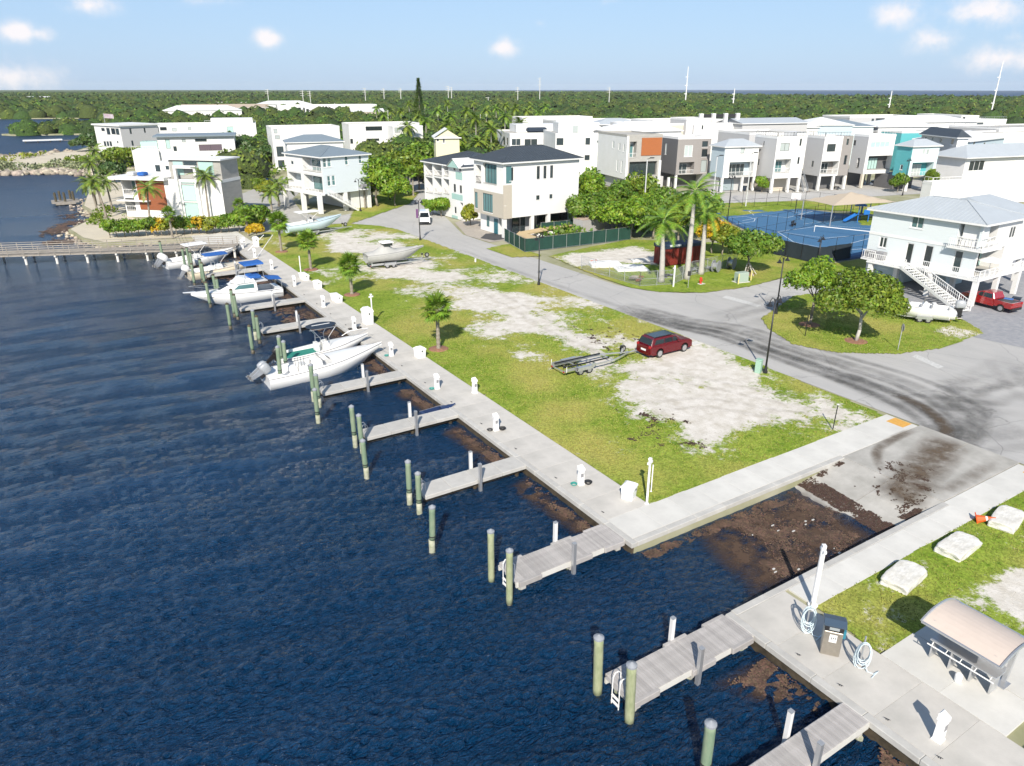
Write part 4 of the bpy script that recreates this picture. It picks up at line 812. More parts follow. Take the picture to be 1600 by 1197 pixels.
def console(x, z, par, w=.95, l=.9, h=.95, shield=True):
    b = MB(); b.loft([[(x - l / 2, -w / 2, z), (x + l / 2, -w / 2, z), (x + l / 2, w / 2, z), (x - l / 2, w / 2, z)], [(x - l / 2, -w / 2, z + h * .75), (x + l * .35, -w / 2 * .92, z + h * .75), (x + l * .35, w / 2 * .92, z + h * .75), (x - l / 2, w / 2, z + h * .75)],
                      [(x - l * .25, -w / 2 * .9, z + h), (x + l * .2, -w / 2 * .85, z + h), (x + l * .2, w / 2 * .85, z + h), (x - l * .25, w / 2 * .9, z + h)]], True, True)
    c = b.build('console', M_white2, par)
    if shield:
        MB().add([(x + l * .22, -w * .42, z + h + .002), (x + l * .22, w * .42, z + h + .002), (x + l * .05, w * .38, z + h + .38), (x + l * .05, -w * .38, z + h + .38), (x + l * .20, -w * .42, z + h + .002), (x + l * .20, w * .42, z + h + .002), (x + l * .03, w * .38, z + h + .38), (x + l * .03, -w * .38, z + h + .38)],
                 [(0, 1, 2, 3), (7, 6, 5, 4), (0, 4, 5, 1), (3, 2, 6, 7), (0, 3, 7, 4), (1, 5, 6, 2)]).build('windshield', M_glass, c)
    b = MB(); b.tube([(x - l * .58 + .03 * math.sin(0), .17 * math.cos(a * .6283), z + h * .8 + .17 * math.sin(a * .6283)) for a in range(11)], .015, 5); b.cyl((x - l * .58, 0, z + h * .8), (x - l * .4, 0, z + h * .8), .03, n=6); b.build('steering_wheel', M_steel, c)
    s = MB(); s.bevbox(x - l * 1.5, -w * .48, z + .05, x - l * .95, w * .48, z + .75, .05); s.build('leaning_seat', M_white2, par); MB().bevbox(x - l * 1.52, -w * .5, z + .76, x - l * .93, w * .5, z + .86, .04).build('cushion', mat('pale_grey_vinyl', (.66, .66, .64), .5), par)
def ttop(x, z, par, l, w, h, m, stripe=False, tube=M_alu, oval=False, base=.5):
    fr = MB()
    for sx in (-1, 1):
        for sy in (-1, 1):
            fr.tube([(x + sx * base, sy * w * .36, z), (x + sx * base * .8, sy * w * .38, z + h * .6), (x + sx * l * .38, sy * w * .45, z + h)], .028, 6)
    for sy in (-1, 1): fr.tube([(x - l / 2 + .05, sy * w * .46, z + h), (x + l / 2 - .05, sy * w * .46, z + h)], .025, 6); fr.tube([(x - base * .9, sy * w * .37, z + h * .45), (x + base * .9, sy * w * .37, z + h * .45)], .02, 5)
    for k in range(4): xx = x - l * .4 + l * .8 * k / 3; fr.tube([(xx, -w * .46, z + h), (xx, w * .46, z + h)], .02, 5)
    f = fr.build('top_frame', tube, par); b = MB(); n = 20; rg = []
    for zz, k in ((.03, .97), (.05, 1), (.09, 1), (.12, .92), (.14, .5)):
        r = []
        for i in range(n):
            a = 2 * math.pi * i / n; e = 1.0 if oval else .28; cx_ = math.copysign(abs(math.cos(a)) ** e, math.cos(a)); sy = math.copysign(abs(math.sin(a)) ** e, math.sin(a)); r.append((x + cx_ * l / 2 * k, sy * w / 2 * k, z + h + zz))
        rg.append(r)
    b.loft(rg, True, True); c = b.build('canopy', m, par)
    if stripe: MB().box(x - l * .3, -.06, z + h + .141, x + l * .3, .06, z + h + .16).build('stripe', M_white2, par)
def lines(t, pts, m=None): MB().tube(pts, .014, 5).build('mooring_line', m or mat('pale_rope', (.5, .47, .4), .9), t)
# A: big white centre console, bow to the dock
t = thing('motorboat', 'long white open motorboat with grey tilted outboard, bow against the dock', 'boat', (12.65, 59.74, WL), R(2), 'boats moored in the slips')
hull(10.3, 3.2, .95, 1.75, m=M_hull, t=t, deck_t=.60, sole=.42, rim=.26); console(4.6, .42, t, 1.15, 1.0, 1.15)
for yy in (-.28, .30): outboard(-.18, yy, 1.0, R(58), t, M_cap, 1.15, mat('silver_cowling', (.36, .38, .40), .3, spec=.7))
MB().bevbox(.5, -1.25, .43, 1.35, 1.25, .95, .05).build('stern_bench', M_white2, t); MB().bevbox(6.1, -.9, .43, 7.3, .9, .85, .06).build('bow_seat', M_white2, t)
MB().bevbox(8.6, -.35, 1.6, 9.5, .35, 1.68, .02).build('hatch', mat('pale_grey_vinyl', (.66, .66, .64), .5), t); b = MB(); [b.cyl((2.6 + .25 * k, -.55, 1.2), (2.55 + .25 * k, -.58, 2.1), .018, n=5) for k in range(4)]; b.build('rod_holder', M_black, t)
MB().bevbox(2.3, .3, .43, 3.0, .95, 1.0, .05).build('cooler', M_white2, t); lines(t, [(10.2, .2, 1.8), (11.0, .9, 1.25)]); lines(t, [(10.2, -.2, 1.8), (10.9, -1.4, 1.25)])
MB().tube([(.1, 1.45, .55), (3.4, 1.6, .62), (6.5, 1.45, .85), (9.0, .8, 1.25)], .02, 4).build('hull_stripe', mat('grey_rub_rail', (.25, .25, .26), .5), t)
# B: green deck boat with dark T-top
t = thing('motorboat', 'white motorboat with green cockpit floor and dark oval canopy', 'boat', (14.91, 63.86, WL), R(2), 'boats moored in the slips')
hull(8.4, 2.7, .85, 1.45, m=M_hull, t=t, deck_t=.6, sole=.66, rim=.2, inner=M_hull); console(4.55, .66, t, .85, .7, .9); MB().box(.65, -1.02, .664, 3.9, 1.02, .69).build('deck_mat', M_tealdeck, t)
ttop(4.3, .66, t, 2.9, 1.9, 2.35, M_navy, True, oval=True); outboard(-.1, 0, .75, R(48), t, M_black, 1.15)
b = MB(); [b.tube([(6.6 + .3 * 0, s * .95, 1.35), (7.3, s * .75, 1.75), (8.4, s * .35, 1.9), (9.0, 0, 1.95)], .02, 5) for s in (-1, 1)]; b.build('bow_rail', M_alu, t); lines(t, [(8.7, 0, 1.5), (9.2, -.8, 1.25)])
# yacht with flybridge, bow out
t = thing('motor_yacht', 'white flybridge motor yacht with blue bimini, its bow pointing out of the slip', 'boat', (21.97, 88.88, WL), R(180 + 3), 'boats moored in the slips')
hull(9.6, 3.5, 1.05, 1.7, m=M_hull, t=t, deck_t=.34, sole=.5, rim=.22)
b = MB(); b.loft([[(2.9, -1.3, 1.15), (6.3, -1.05, 1.35), (7.4, -.5, 1.5), (7.4, .5, 1.5), (6.3, 1.05, 1.35), (2.9, 1.3, 1.15)], [(2.95, -1.2, 2.15), (5.2, -1.0, 2.15), (5.9, -.45, 2.1), (5.9, .45, 2.1), (5.2, 1.0, 2.15), (2.95, 1.2, 2.15)]], True, True); b.build('cabin', M_hull, t)
for s in (-1, 1): MB().add([(3.3, s * 1.25, 1.55), (5.6, s * 1.06, 1.6), (5.0, s * 1.05, 2.02), (3.3, s * 1.2, 2.02), (3.3, s * 1.30, 1.55), (5.6, s * 1.12, 1.6), (5.0, s * 1.10, 2.02), (3.3, s * 1.25, 2.02)], [(4, 5, 6, 7), (7, 6, 5, 4), (0, 4, 7, 3), (3, 7, 6, 2)]).build('side_window', M_glass_t, t)
MB().add([(6.2, -.98, 1.5), (7.15, -.45, 1.6), (7.15, .45, 1.6), (6.2, .98, 1.5), (5.35, -.93, 2.1), (6.0, -.42, 2.08), (6.0, .42, 2.08), (5.35, .93, 2.1)], [(0, 1, 5, 4), (1, 2, 6, 5), (2, 3, 7, 6)]).build('windscreen_cover', M_navy, t)
MB().loft([[(1.6, -1.3, 2.16), (5.2, -1.1, 2.16), (5.6, 0, 2.16), (5.2, 1.1, 2.16), (1.6, 1.3, 2.16)], [(1.6, -1.35, 2.26), (5.3, -1.15, 2.26), (5.8, 0, 2.26), (5.3, 1.15, 2.26), (1.6, 1.35, 2.26)]], True, True).build('flybridge_deck', M_hull, t)
MB().loft([[(3.0, -1.05, 2.27), (4.9, -1.0, 2.27), (5.5, -.4, 2.27), (5.5, .4, 2.27), (4.9, 1.0, 2.27), (3.0, 1.05, 2.27)], [(3.2, -1.0, 2.62), (4.4, -.9, 2.8), (4.8, -.3, 2.85), (4.8, .3, 2.85), (4.4, .9, 2.8), (3.2, 1.0, 2.62)]], True, True).build('flybridge_front', M_hull, t)
MB().bevbox(2.2, -1.0, 2.5, 3.6, 1.0, 2.85, .08).build('seat_cover', M_blue, t)
fr = MB()
for sx, zx in ((1.9, 2.1), (4.4, 3.9)):
    for s in (-1, 1): fr.tube([(sx, s * 1.15, 2.26), (zx, s * 1.05, 4.2)], .03, 6)
fr.tube([(2.1, -1.05, 4.2), (3.9, -1.05, 4.2), (3.9, 1.05, 4.2), (2.1, 1.05, 4.2), (2.1, -1.05, 4.2)], .025, 6); fr.tube([(5.0, -1.0, 1.9), (4.2, -1.0, 4.0)], .02, 5); fr.build('bimini_frame', M_alu, t)
MB().loft([[(1.8, -1.15, 4.18), (1.8, 1.15, 4.18), (1.8, 1.0, 4.34), (1.8, 0, 4.40), (1.8, -1.0, 4.34)], [(4.1, -1.15, 4.18), (4.1, 1.15, 4.18), (4.1, 1.0, 4.34), (4.1, 0, 4.40), (4.1, -1.0, 4.34)]], True, True).build('bimini_canopy', M_blue, t)
MB().loft([[(-.1, -1.3, 2.1), (-.1, 1.3, 2.1), (-.1, 0, 2.3)], [(1.5, -1.3, 2.3), (1.5, 1.3, 2.3), (1.5, 0, 2.5)]], True, True).build('cockpit_awning', M_blue, t)
for s in (-1, 1): MB().tube([(.0, s * 1.25, 1.1), (0, s * 1.25, 2.12)], .03, 5).build('awning_post', M_alu, t); MB().tube([(5.6, s * 1.45, 1.55), (7.6, s * 1.05, 1.95), (9.4, s * .5, 2.35), (10.3, 0, 2.45)], .02, 5).build('bow_rail', M_alu, t)
MB().loft([[(9.6, -.25, 1.66), (9.6, .25, 1.66), (9.6, .25, 1.74), (9.6, -.25, 1.74)], [(11.0, -.12, 1.80), (11.0, .12, 1.80), (11.0, .12, 1.86), (11.0, -.12, 1.86)]], True, True).build('bow_pulpit', M_hull, t); MB().tube([(.1, 1.78, .55), (9.0, .9, 1.1)], .02, 4).build('hull_stripe', M_dark, t)
# cream boat with blue T-top
t = thing('motorboat', 'cream hulled motorboat under a bright blue canopy, white covered outboard', 'boat', (13.73, 102.91, WL), R(6), 'boats moored in the slips')
hull(9.2, 2.9, .95, 1.5, m=M_cream, t=t, deck_t=.6, sole=.5, rim=.22, inner=M_hull); console(4.3, .5, t); ttop(3.9, .5, t, 3.1, 2.2, 2.3, M_blue, False, M_white2); outboard(-.1, 0, .8, R(35), t, M_white2, 1.2, M_white2); MB().bevbox(6.3, -.7, .9, 8.3, .7, 1.3, .1).build('bow_cover', mat('pale_grey_vinyl', (.66, .66, .64), .5), t)
# white boat furthest
t = thing('motorboat', 'white motorboat with white hardtop and big covered outboards, moored next to the boardwalk', 'boat', (12.16, 111.25, WL), R(10), 'boats moored in the slips')
hull(9.8, 3.1, 1.0, 1.6, m=M_hull, t=t, deck_t=.6, sole=.5, rim=.25); console(4.6, .5, t); ttop(4.4, .5, t, 3.2, 2.4, 2.3, M_white2, False, M_white2)
for yy in (-.45, .45): outboard(-.2, yy, .9, R(42), t, M_white2, 1.3, M_white2)
b = MB(); [b.tube([(2.6 + k * .3, .9 - k * .5, 2.9), (2.2 + k * .3, 1.0 - k * .5, 4.6)], .015, 4) for k in range(4)]; b.build('fishing_rod', M_black, t)
t = thing('dinghy', 'blue dark dinghy bow showing under the root of the second narrow pier', 'dinghy', (20.9, 46.1, WL), R(-6)); hull(2.6, 1.3, .5, .85, draft=.2, m=mat('dark_blue_gelcoat', (.02, .04, .11), .4), t=t, deck_t=.6, sole=.2, rim=.1, n=10)

# ---- trailers
def wheel(par, x, y, z, r=.33, w=.22, rim=.6, m=None, side=1):
    o = ob('wheel', wheel_mesh(r, w), par, (x, y, z)); h = ob('rim', rim_mesh(r * rim, w * (1.03)), o); return o
_wm = {}
def wheel_mesh(r, w):
    k = ('w', r, w)
    if k not in _wm:
        b = MB(Matrix.Rotation(R(90), 4, 'X')); b.lathe([(r * .6, -w * .45), (r * .9, -w / 2), (r, -w * .35), (r, w * .35), (r * .9, w / 2), (r * .6, w * .45)], n=20); _wm[k] = b.mesh('tyre', M_rubber, False)
    return _wm[k]
def rim_mesh(r, w):
    k = ('r', r, w)
    if k not in _wm:
        b = MB(Matrix.Rotation(R(90), 4, 'X')); b.lathe([(r * .9, -w * .5), (r * 1.0, -w * .46), (r * 1.0, w * .46), (r * .9, w * .5)], n=16)
        for i in range(5):
            a = i * 1.2566; b.add([(r * .2 * math.cos(a + 1.2), r * .2 * math.sin(a + 1.2), s * w * .53) for s in (1,)] + [(r * .2 * math.cos(a - 1.2), r * .2 * math.sin(a - 1.2), w * .53), (r * .9 * math.cos(a - .2), r * .9 * math.sin(a - .2), w * .52), (r * .9 * math.cos(a + .2), r * .9 * math.sin(a + .2), w * .52)], [(0, 1, 2, 3)])
        _wm[k] = b.mesh('rim', mat('alloy_rim', (.45, .45, .46), .35, metal=.6), False)
    return _wm[k]
def trailer(t, L, W, axles, bunks=True, jack=True, m=M_alu):
    """tongue at x=L, rear at x=0"""
    xt = L * .62
    for s in (-1, 1):
        MB().beam((0, s * W * .36, .5), (xt, s * W * .36, .5), .08, .14).build('frame_rail', m, t); MB().beam((xt, s * W * .36, .5), (L - 1.0, s * .06, .52), .08, .12).build('tongue_rail', m, t)
        if bunks: MB().beam((.1, s * W * .27, .78), (xt * .92, s * W * .27, .74), .1, .1).build('bunk', M_black, t); MB().beam((.05, s * W * .43, .62), (xt * .6, s * W * .43, .62), .05, .25).build('side_guide', M_alu, t)
        for ax in axles: wheel(t, ax, s * W * .5, .33)
        fx0, fx1 = min(axles) - .42, max(axles) + .42; MB().loft([[(fx0, s * (W * .5) - .13, .42), (fx0, s * (W * .5) + .13, .42), (fx0 + .12, s * (W * .5) + .13, .72), (fx0 + .12, s * (W * .5) - .13, .72)], [(fx1, s * (W * .5) - .13, .42), (fx1, s * (W * .5) + .13, .42), (fx1 - .12, s * (W * .5) + .13, .72), (fx1 - .12, s * (W * .5) - .13, .72)]]).build('mudguard', m, t)
        MB().tube([(.1, s * W * .47, .5), (.1, s * W * .47, 1.0)], .03, 6).build('guide_post', M_white2, t)
    for xx in (.05, xt * .33, xt * .66, xt): MB().beam((xx, -W * .38, .46), (xx, W * .38, .46), .08, .08).build('cross_member', m, t)
    for ax in axles: MB().cyl((ax, -W * .5, .33), (ax, W * .5, .33), .04, n=6).build('axle', M_black, t)
    MB().beam((L - 1.3, 0, .52), (L, 0, .5), .1, .1).build('drawbar', m, t); MB().beam((L - 1.9, 0, .5), (L - 1.7, 0, 1.25), .08, .08).build('winch_post', m, t); MB().box(L - 1.95, -.1, 1.1, L - 1.7, .1, 1.3).build('winch', M_black, t)
    for s in (-1, 1): MB().box(-.06, s * W * .36 - .1, .42, -.01, s * W * .36 + .1, .52).build('tail_light', mat('red_lens', (.4, .02, .02), .3), t)
p0, p1 = G(862, 583), G(993, 556); a = math.atan2(p1.y - p0.y, p1.x - p0.x)
p0 = Vector((34.6, 46.75, 0)); p1 = Vector((43.2, 46.75, 0)); a = 0
t = thing('boat_trailer', 'empty silver boat trailer hitched behind the dark red SUV', 'trailer', (34.2, 46.9, 1.17), a)
trailer(t, 8.9, 2.4, (1.5, 2.45)); sp = wheel(t, 7.5, .35, .85); sp.name = 'spare_wheel'; MB().tube([(7.3, .15, .5), (7.3, .15, 1.5)], .04, 6).build('jack', M_alu, t)
t = thing('boat_trailer', 'silver trailer under the grey covered boat on the lot', 'trailer', (35.4, 92.9, 1.17), R(-4)); trailer(t, 9.6, 2.3, (2.2, 3.1)); wheel(t, 8.7, .5, .9).name = 'spare_wheel'
tb = thing('covered_boat', 'boat wrapped in a pale grey fitted cover on its trailer', 'boat', (35.0, 93.0, 2.35), R(-4), 'boats parked on trailers'); st = hull(8.0, 2.5, .75, 1.2, m=mat('grey_boat_cover', (.44, .44, .42), .9, var=.12, scale=2, bump=.3, bscale=5), t=tb, deck_t=.3, sole=.6, rim=.2)
b = MB(); M_cov = MATS['grey_boat_cover']; rg = []
for k in range(17):
    u = k / 16; x, bb, z, *_ = st(int(u * 17)); h = .15 + 1.05 * math.exp(-((u - .38) / .16) ** 2) + .1 * math.sin(u * 19); bb = bb * 1.02
    rg.append([(x, -bb, z - .25), (x, -bb * .98, z + .02), (x, -bb * .45, z + h * .7), (x, 0, z + h), (x, bb * .45, z + h * .7), (x, bb * .98, z + .02), (x, bb, z - .25)])
b.loft(rg, False, False, closed=False); b.add(rg[0], [(0, 1, 2, 3, 4, 5, 6)]); b.build('cover', M_cov, tb, True)
MB().loft([[(2.2, -.9, 2.15), (3.9, -.85, 2.15), (3.9, .85, 2.15), (2.2, .9, 2.15)], [(2.3, -.8, 2.24), (3.8, -.75, 2.24), (3.8, .75, 2.24), (2.3, .8, 2.24)]], True, True).build('hardtop', M_white2, tb); MB().box(2.5, -.75, 1.75, 3.7, .75, 2.148).build('window_band', M_glass, tb)
t = thing('boat_trailer', 'trailer under the pale blue hulled boat near the boardwalk end of the lot', 'trailer', (33.6, 121.0, 1.17), R(8)); trailer(t, 10.6, 2.3, (2.4, 3.3)); wheel(t, 9.6, .5, .9).name = 'spare_wheel'
tb = thing('motorboat', 'white and pale blue open boat with hardtop standing on a trailer', 'boat', (32.2, 120.9, 2.35), R(8), 'boats parked on trailers'); hull(9.6, 2.9, .85, 1.6, m=M_hullblue, inner=M_hull, t=tb, deck_t=.6, sole=.4, rim=.22); console(4.4, .4, tb); ttop(4.0, .4, tb, 4.0, 2.4, 2.2, M_white2, False, M_white2); outboard(-.15, 0, .75, R(10), tb, M_white2, 1.3, M_black)
t = thing('boat_trailer', 'trailer half hidden under the small white boat beside the stairs', 'trailer', (73.0, 42.6, 1.18), R(-52)); trailer(t, 6.8, 2.1, (2.0, 2.8)); t.rotation_euler[2] = R(128); t.location = (77.6, 37.2, 1.18)
tb = thing('motorboat', 'small white boat with black outboard parked on the island lawn beside white stairs', 'boat', (77.9, 36.9, 1.95), R(128), 'boats parked on trailers'); hull(6.6, 2.4, .7, 1.1, m=M_hull, t=tb, deck_t=.62, sole=.3, rim=.2); outboard(-.1, 0, .7, R(5), tb, M_black, 1.2, mat('silver_cowling', (.36, .38, .40), .3, spec=.7)); console(2.8, .3, tb, .8, .7, .9)

# ---- cars
def car(label, loc, rz, kind, paint, name='suv', cat='suv'):
    t = thing(name, label, cat, loc, rz)
    L, Wd = {'suv': (5.0, 1.95), 'pickup': (5.9, 2.0), 'van': (5.4, 2.0)}[kind]
    def prof(pts, w0, w1, zt):  # side outline lofted across the width with tumblehome
        rg = []
        for s, k in ((-1, 1.0), (-.94, 1), (.94, 1), (1, 1.0)):
            r = []
            for (x, z) in pts:
                tw = w0 + (w1 - w0) * max(0, min(1, (z - .95) / (zt - .95))); inset = 0 if abs(s) < .97 else 1
                r.append((x * (1 - .012 * inset), s * tw / 2, z - (.02 * inset if z > 1 else 0)))
            rg.append(r)
        return rg
    if kind == 'suv':
        body = [(0, .42), (.05, .95), (.35, 1.12), (1.35, 1.18), (4.65, 1.20), (4.97, 1.05), (5.0, .45), (4.75, .32), (.25, .32)]
        top = [(1.35, 1.16), (1.95, 1.62), (2.4, 1.72), (4.2, 1.74), (4.62, 1.68), (4.92, 1.15)]; hood = .0
    elif kind == 'pickup':
        body = [(0, .5), (.03, 1.0), (.2, 1.15), (1.45, 1.22), (5.85, 1.15), (5.9, .55), (5.6, .42), (.3, .42)]; top = [(1.45, 1.2), (2.05, 1.70), (2.5, 1.84), (3.55, 1.84), (3.85, 1.25), (3.85, 1.2)]
    else:
        body = [(0, .42), (.02, .9), (.6, 1.15), (.95, 1.2), (5.35, 1.2), (5.4, .45), (5.2, .32), (.2, .32)]; top = [(.9, 1.18), (1.7, 1.95), (2.1, 2.1), (5.2, 2.12), (5.36, 1.9), (5.38, 1.2)]
    if kind == 'pickup':
        bodyb = [(0, .5), (.03, 1.0), (.2, 1.15), (1.45, 1.22), (3.85, 1.2), (3.9, .42), (.3, .42)]; MB().loft(prof(bodyb, Wd, Wd * .86, 1.84), True, True).build('body', paint, t)
        b = MB(); b.box(3.9, -Wd / 2, .55, 5.85, -Wd / 2 + .1, 1.18); b.box(3.9, Wd / 2 - .1, .55, 5.85, Wd / 2, 1.18); b.box(5.75, -Wd / 2 + .1, .55, 5.85, Wd / 2 - .1, 1.18); b.box(3.9, -Wd / 2 + .1, .5, 5.75, Wd / 2 - .1, .62); b.build('cargo_bed', paint, t); MB().box(3.95, -Wd / 2 + .12, 1.1, 5.72, Wd / 2 - .12, 1.16).build('bed_cover', M_black, t)
    else: MB().loft(prof(body, Wd, Wd * .86, 1.74), True, True).build('body', paint, t)
    MB().loft(prof(top, Wd * .97, Wd * (.78 if kind != 'van' else .88), top[3][1]), True, True).build('cabin', paint if kind != 'x' else M_glass, t)
    xs = top; x0, x1 = xs[0][0] + .05, xs[-1][0]; zt = xs[3][1]; wt = Wd * .78 if kind != 'van' else Wd * .88
    def sidewin(xa, xb, za, zb, s, sl=0, sr=0):
        def Y(z): return s * ((Wd * .97 + (wt - Wd * .97) * max(0, min(1, (z - .95) / (zt - .95)))) / 2 + .012)
        f = [(xa, Y(za), za), (xb, Y(za), za), (xb - sr, Y(zb), zb), (xa + sl, Y(zb), zb)]; g = [(x, y - s * .03, z) for x, y, z in f]
        MB().add(f + g, [(0, 1, 2, 3), (3, 2, 1, 0), (0, 4, 5, 1), (1, 5, 6, 2), (2, 6, 7, 3), (3, 7, 4, 0)]).build('side_window', M_glass, t)
    ww = {'suv': [(1.6, 2.35, .42, 0), (2.42, 3.3, 0, 0), (3.37, 4.55, 0, .25)], 'pickup': [(1.75, 2.5, .45, 0), (2.57, 3.6, 0, .12)], 'van': [(1.25, 2.0, .55, 0), (2.2, 3.2, 0, 0)]}[kind]
    for s in (-1, 1):
        for (xa, xb, sl, sr) in ww: sidewin(xa, xb, 1.22, zt - .16, s, sl, sr)
        for hx in (ww[0][1] - .12, ww[1][1] - .12): MB().box(hx - .1, s * (Wd / 2 + .0) - .02, 1.02, hx + .1, s * (Wd / 2) + .03, 1.06).build('door_handle', paint, t)
        MB().bevbox(ww[0][0] + .15, s * (Wd / 2 + .1) - .1, 1.2, ww[0][0] + .35, s * (Wd / 2 + .1) + .1, 1.38, .03).build('mirror', paint, t)
        MB().box(.02, s * Wd * .36 - .2, .78, .16, s * Wd * .36 + .18, .95).build('headlight', mat('clear_lens', (.6, .62, .65), .1), t); MB().box(L - .12, s * Wd * .40 - .12, .95, L + .015, s * Wd * .40 + .1, 1.15).build('tail_light', mat('red_lens', (.4, .02, .02), .3), t)
        if kind == 'suv': MB().tube([(2.2, s * .68, 1.74), (2.3, s * .68, 1.80), (4.3, s * .68, 1.81), (4.4, s * .68, 1.74)], .025, 5).build('roof_rail', M_black, t)
    e = top; # windscreen and rear glass, set proud of the shell
    def slope(a, b, k0, k1, w0, w1):
        (xa, za), (xb, zb) = a, b; n_ = Vector((-(zb - za), 0, (xb - xa))).normalized() * .014; n_ = n_ if n_.z >= 0 else -n_
        P = [(xa + (xb - xa) * k, za + (zb - za) * k) for k in (k0, k1)]; f = [Vector((P[0][0], -w0, P[0][1])) + n_, Vector((P[0][0], w0, P[0][1])) + n_, Vector((P[1][0], w1, P[1][1])) + n_, Vector((P[1][0], -w1, P[1][1])) + n_]; g = [v - n_ * 2 for v in f]
        return MB().add(f + g, [(0, 1, 2, 3), (3, 2, 1, 0), (0, 4, 5, 1), (1, 5, 6, 2), (2, 6, 7, 3), (3, 7, 4, 0)])
    slope(top[0], top[1], .08, 1.0, Wd * .42, Wd * .36).build('windscreen', M_glass, t); slope(top[-1], top[-2], .1, .95, Wd * .42, Wd * .36).build('rear_window', M_glass, t)
    if kind == 'suv': MB().box(1.98, -.62, 1.72, 4.3, .62, 1.77).build('glass_roof', M_glass, t); MB().box(L - .02, -.3, .62, L + .02, .3, .78).build('number_plate', M_white2, t)
    MB().box(-.03, -Wd * .42, .38, .1, Wd * .42, .62).build('bumper', M_black, t); MB().box(L - .1, -Wd * .42, .34, L + .05, Wd * .42, .6).build('bumper', paint if kind == 'suv' else M_black, t)
    wx = {'suv': (.92, 3.9), 'pickup': (1.0, 4.75), 'van': (.95, 4.4)}[kind]
    for x in wx:
        for s in (-1, 1):
            wheel(t, x, s * (Wd / 2 - .09), .38, .38, .24, .68)
            MB().add([(x + .45 * math.cos(a * .314), s * (Wd / 2 + .006), .40 + .45 * math.sin(a * .314)) for a in range(11)], [tuple(range(11)), tuple(range(10, -1, -1))]).build('wheel_arch', M_black, t)
    return t
M_red = mat('dark_red_car_paint', (.105, .003, .008), .22, spec=.4, coat=.35); M_red2 = mat('bright_red_car_paint', (.30, .012, .012), .2, spec=.8, coat=1.0); M_carw = mat('white_car_paint', (.78, .78, .78), .2, coat=.8, spec=.6)
# car fronts at local x=0, tails at x=L
car('dark red SUV parked on the sandy lot with a trailer behind it', (48.5, 46.3, 1.16), R(180), 'suv', M_red).scale = (1.03, 1.04, 1.08)
car('red pickup truck parked under the raised pale blue house', (88.0, 40.9, 1.16), R(-97), 'pickup', M_red2, 'pickup_truck', 'pickup')
car('white van with its door open parked at the roadside bend', (56.6, 119.4, 1.15), R(64), 'van', M_carw, 'van', 'van')
# ================================================================ houses
ZZ = dict(A=(640, 200, 5.7), B=(780, 160, 7.2545), C=(980, 160, 7.2545), D=(1180, 160, 7.2545), E=(1380, 160, 7.2545), F=(1320, 280, 5.7), G=(150, 170, 6.65), H=(400, 120, 7.2545), I=(600, 120, 7.2545), J=(360, 240, 7.2545), K=(0, 120, 7.2545), N=(0, 0, 1))
def zz(k, x, y): o = ZZ[k]; return (o[0] + x / o[2], o[1] + y / o[2])
M_roofd = mat('dark_standing_seam_roof', (.055, .068, .082), .45, spec=.5, var=.1, scale=.5); M_roofb = mat('blue_grey_metal_roof', (.20, .25, .29), .5, var=.08, scale=.6); M_roofg = mat('pale_grey_metal_roof', (.43, .47, .50), .5, var=.08, scale=.6); M_roofw = mat('white_metal_roof', (.72, .73, .73), .5, var=.05)
WC = dict(white=M_white, palest=mat('palest_blue_siding', (.66, .71, .72), .7, var=.05, scale=1, stretch=(.2, .2, 9)), grey=mat('warm_grey_stucco', (.30, .28, .265), .85, var=.06, scale=.7), tan=mat('beige_stucco', (.47, .43, .36), .85, var=.06), conc=mat('board_marked_concrete_wall', (.40, .39, .36), .85, var=.15, scale=.8, stretch=(1, 1, 3)), lgrey=mat('light_grey_stucco_and_shade', (.50, .50, .50), .85, var=.06), dgrey=mat('dark_grey_cladding', (.14, .14, .145), .7, var=.12, scale=1.2, stretch=(1, 1, 8)),
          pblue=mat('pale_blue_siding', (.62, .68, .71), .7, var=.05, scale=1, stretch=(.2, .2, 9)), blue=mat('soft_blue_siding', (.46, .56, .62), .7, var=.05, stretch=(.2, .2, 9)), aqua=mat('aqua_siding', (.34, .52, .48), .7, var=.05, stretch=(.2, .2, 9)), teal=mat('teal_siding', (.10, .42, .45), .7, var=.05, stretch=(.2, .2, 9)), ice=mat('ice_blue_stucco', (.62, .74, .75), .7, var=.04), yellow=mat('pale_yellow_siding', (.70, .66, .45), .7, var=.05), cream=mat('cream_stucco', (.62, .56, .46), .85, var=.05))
M_orange = mat('orange_timber_slats', (.40, .13, .04), .6, var=.2, scale=2, stretch=(1, 1, 12)); M_orange2 = mat('rust_timber_slats', (.28, .09, .035), .6, var=.25, scale=2, stretch=(1, 1, 12))
M_shadew = mat('ceiling_white', (.7, .7, .7), .8)
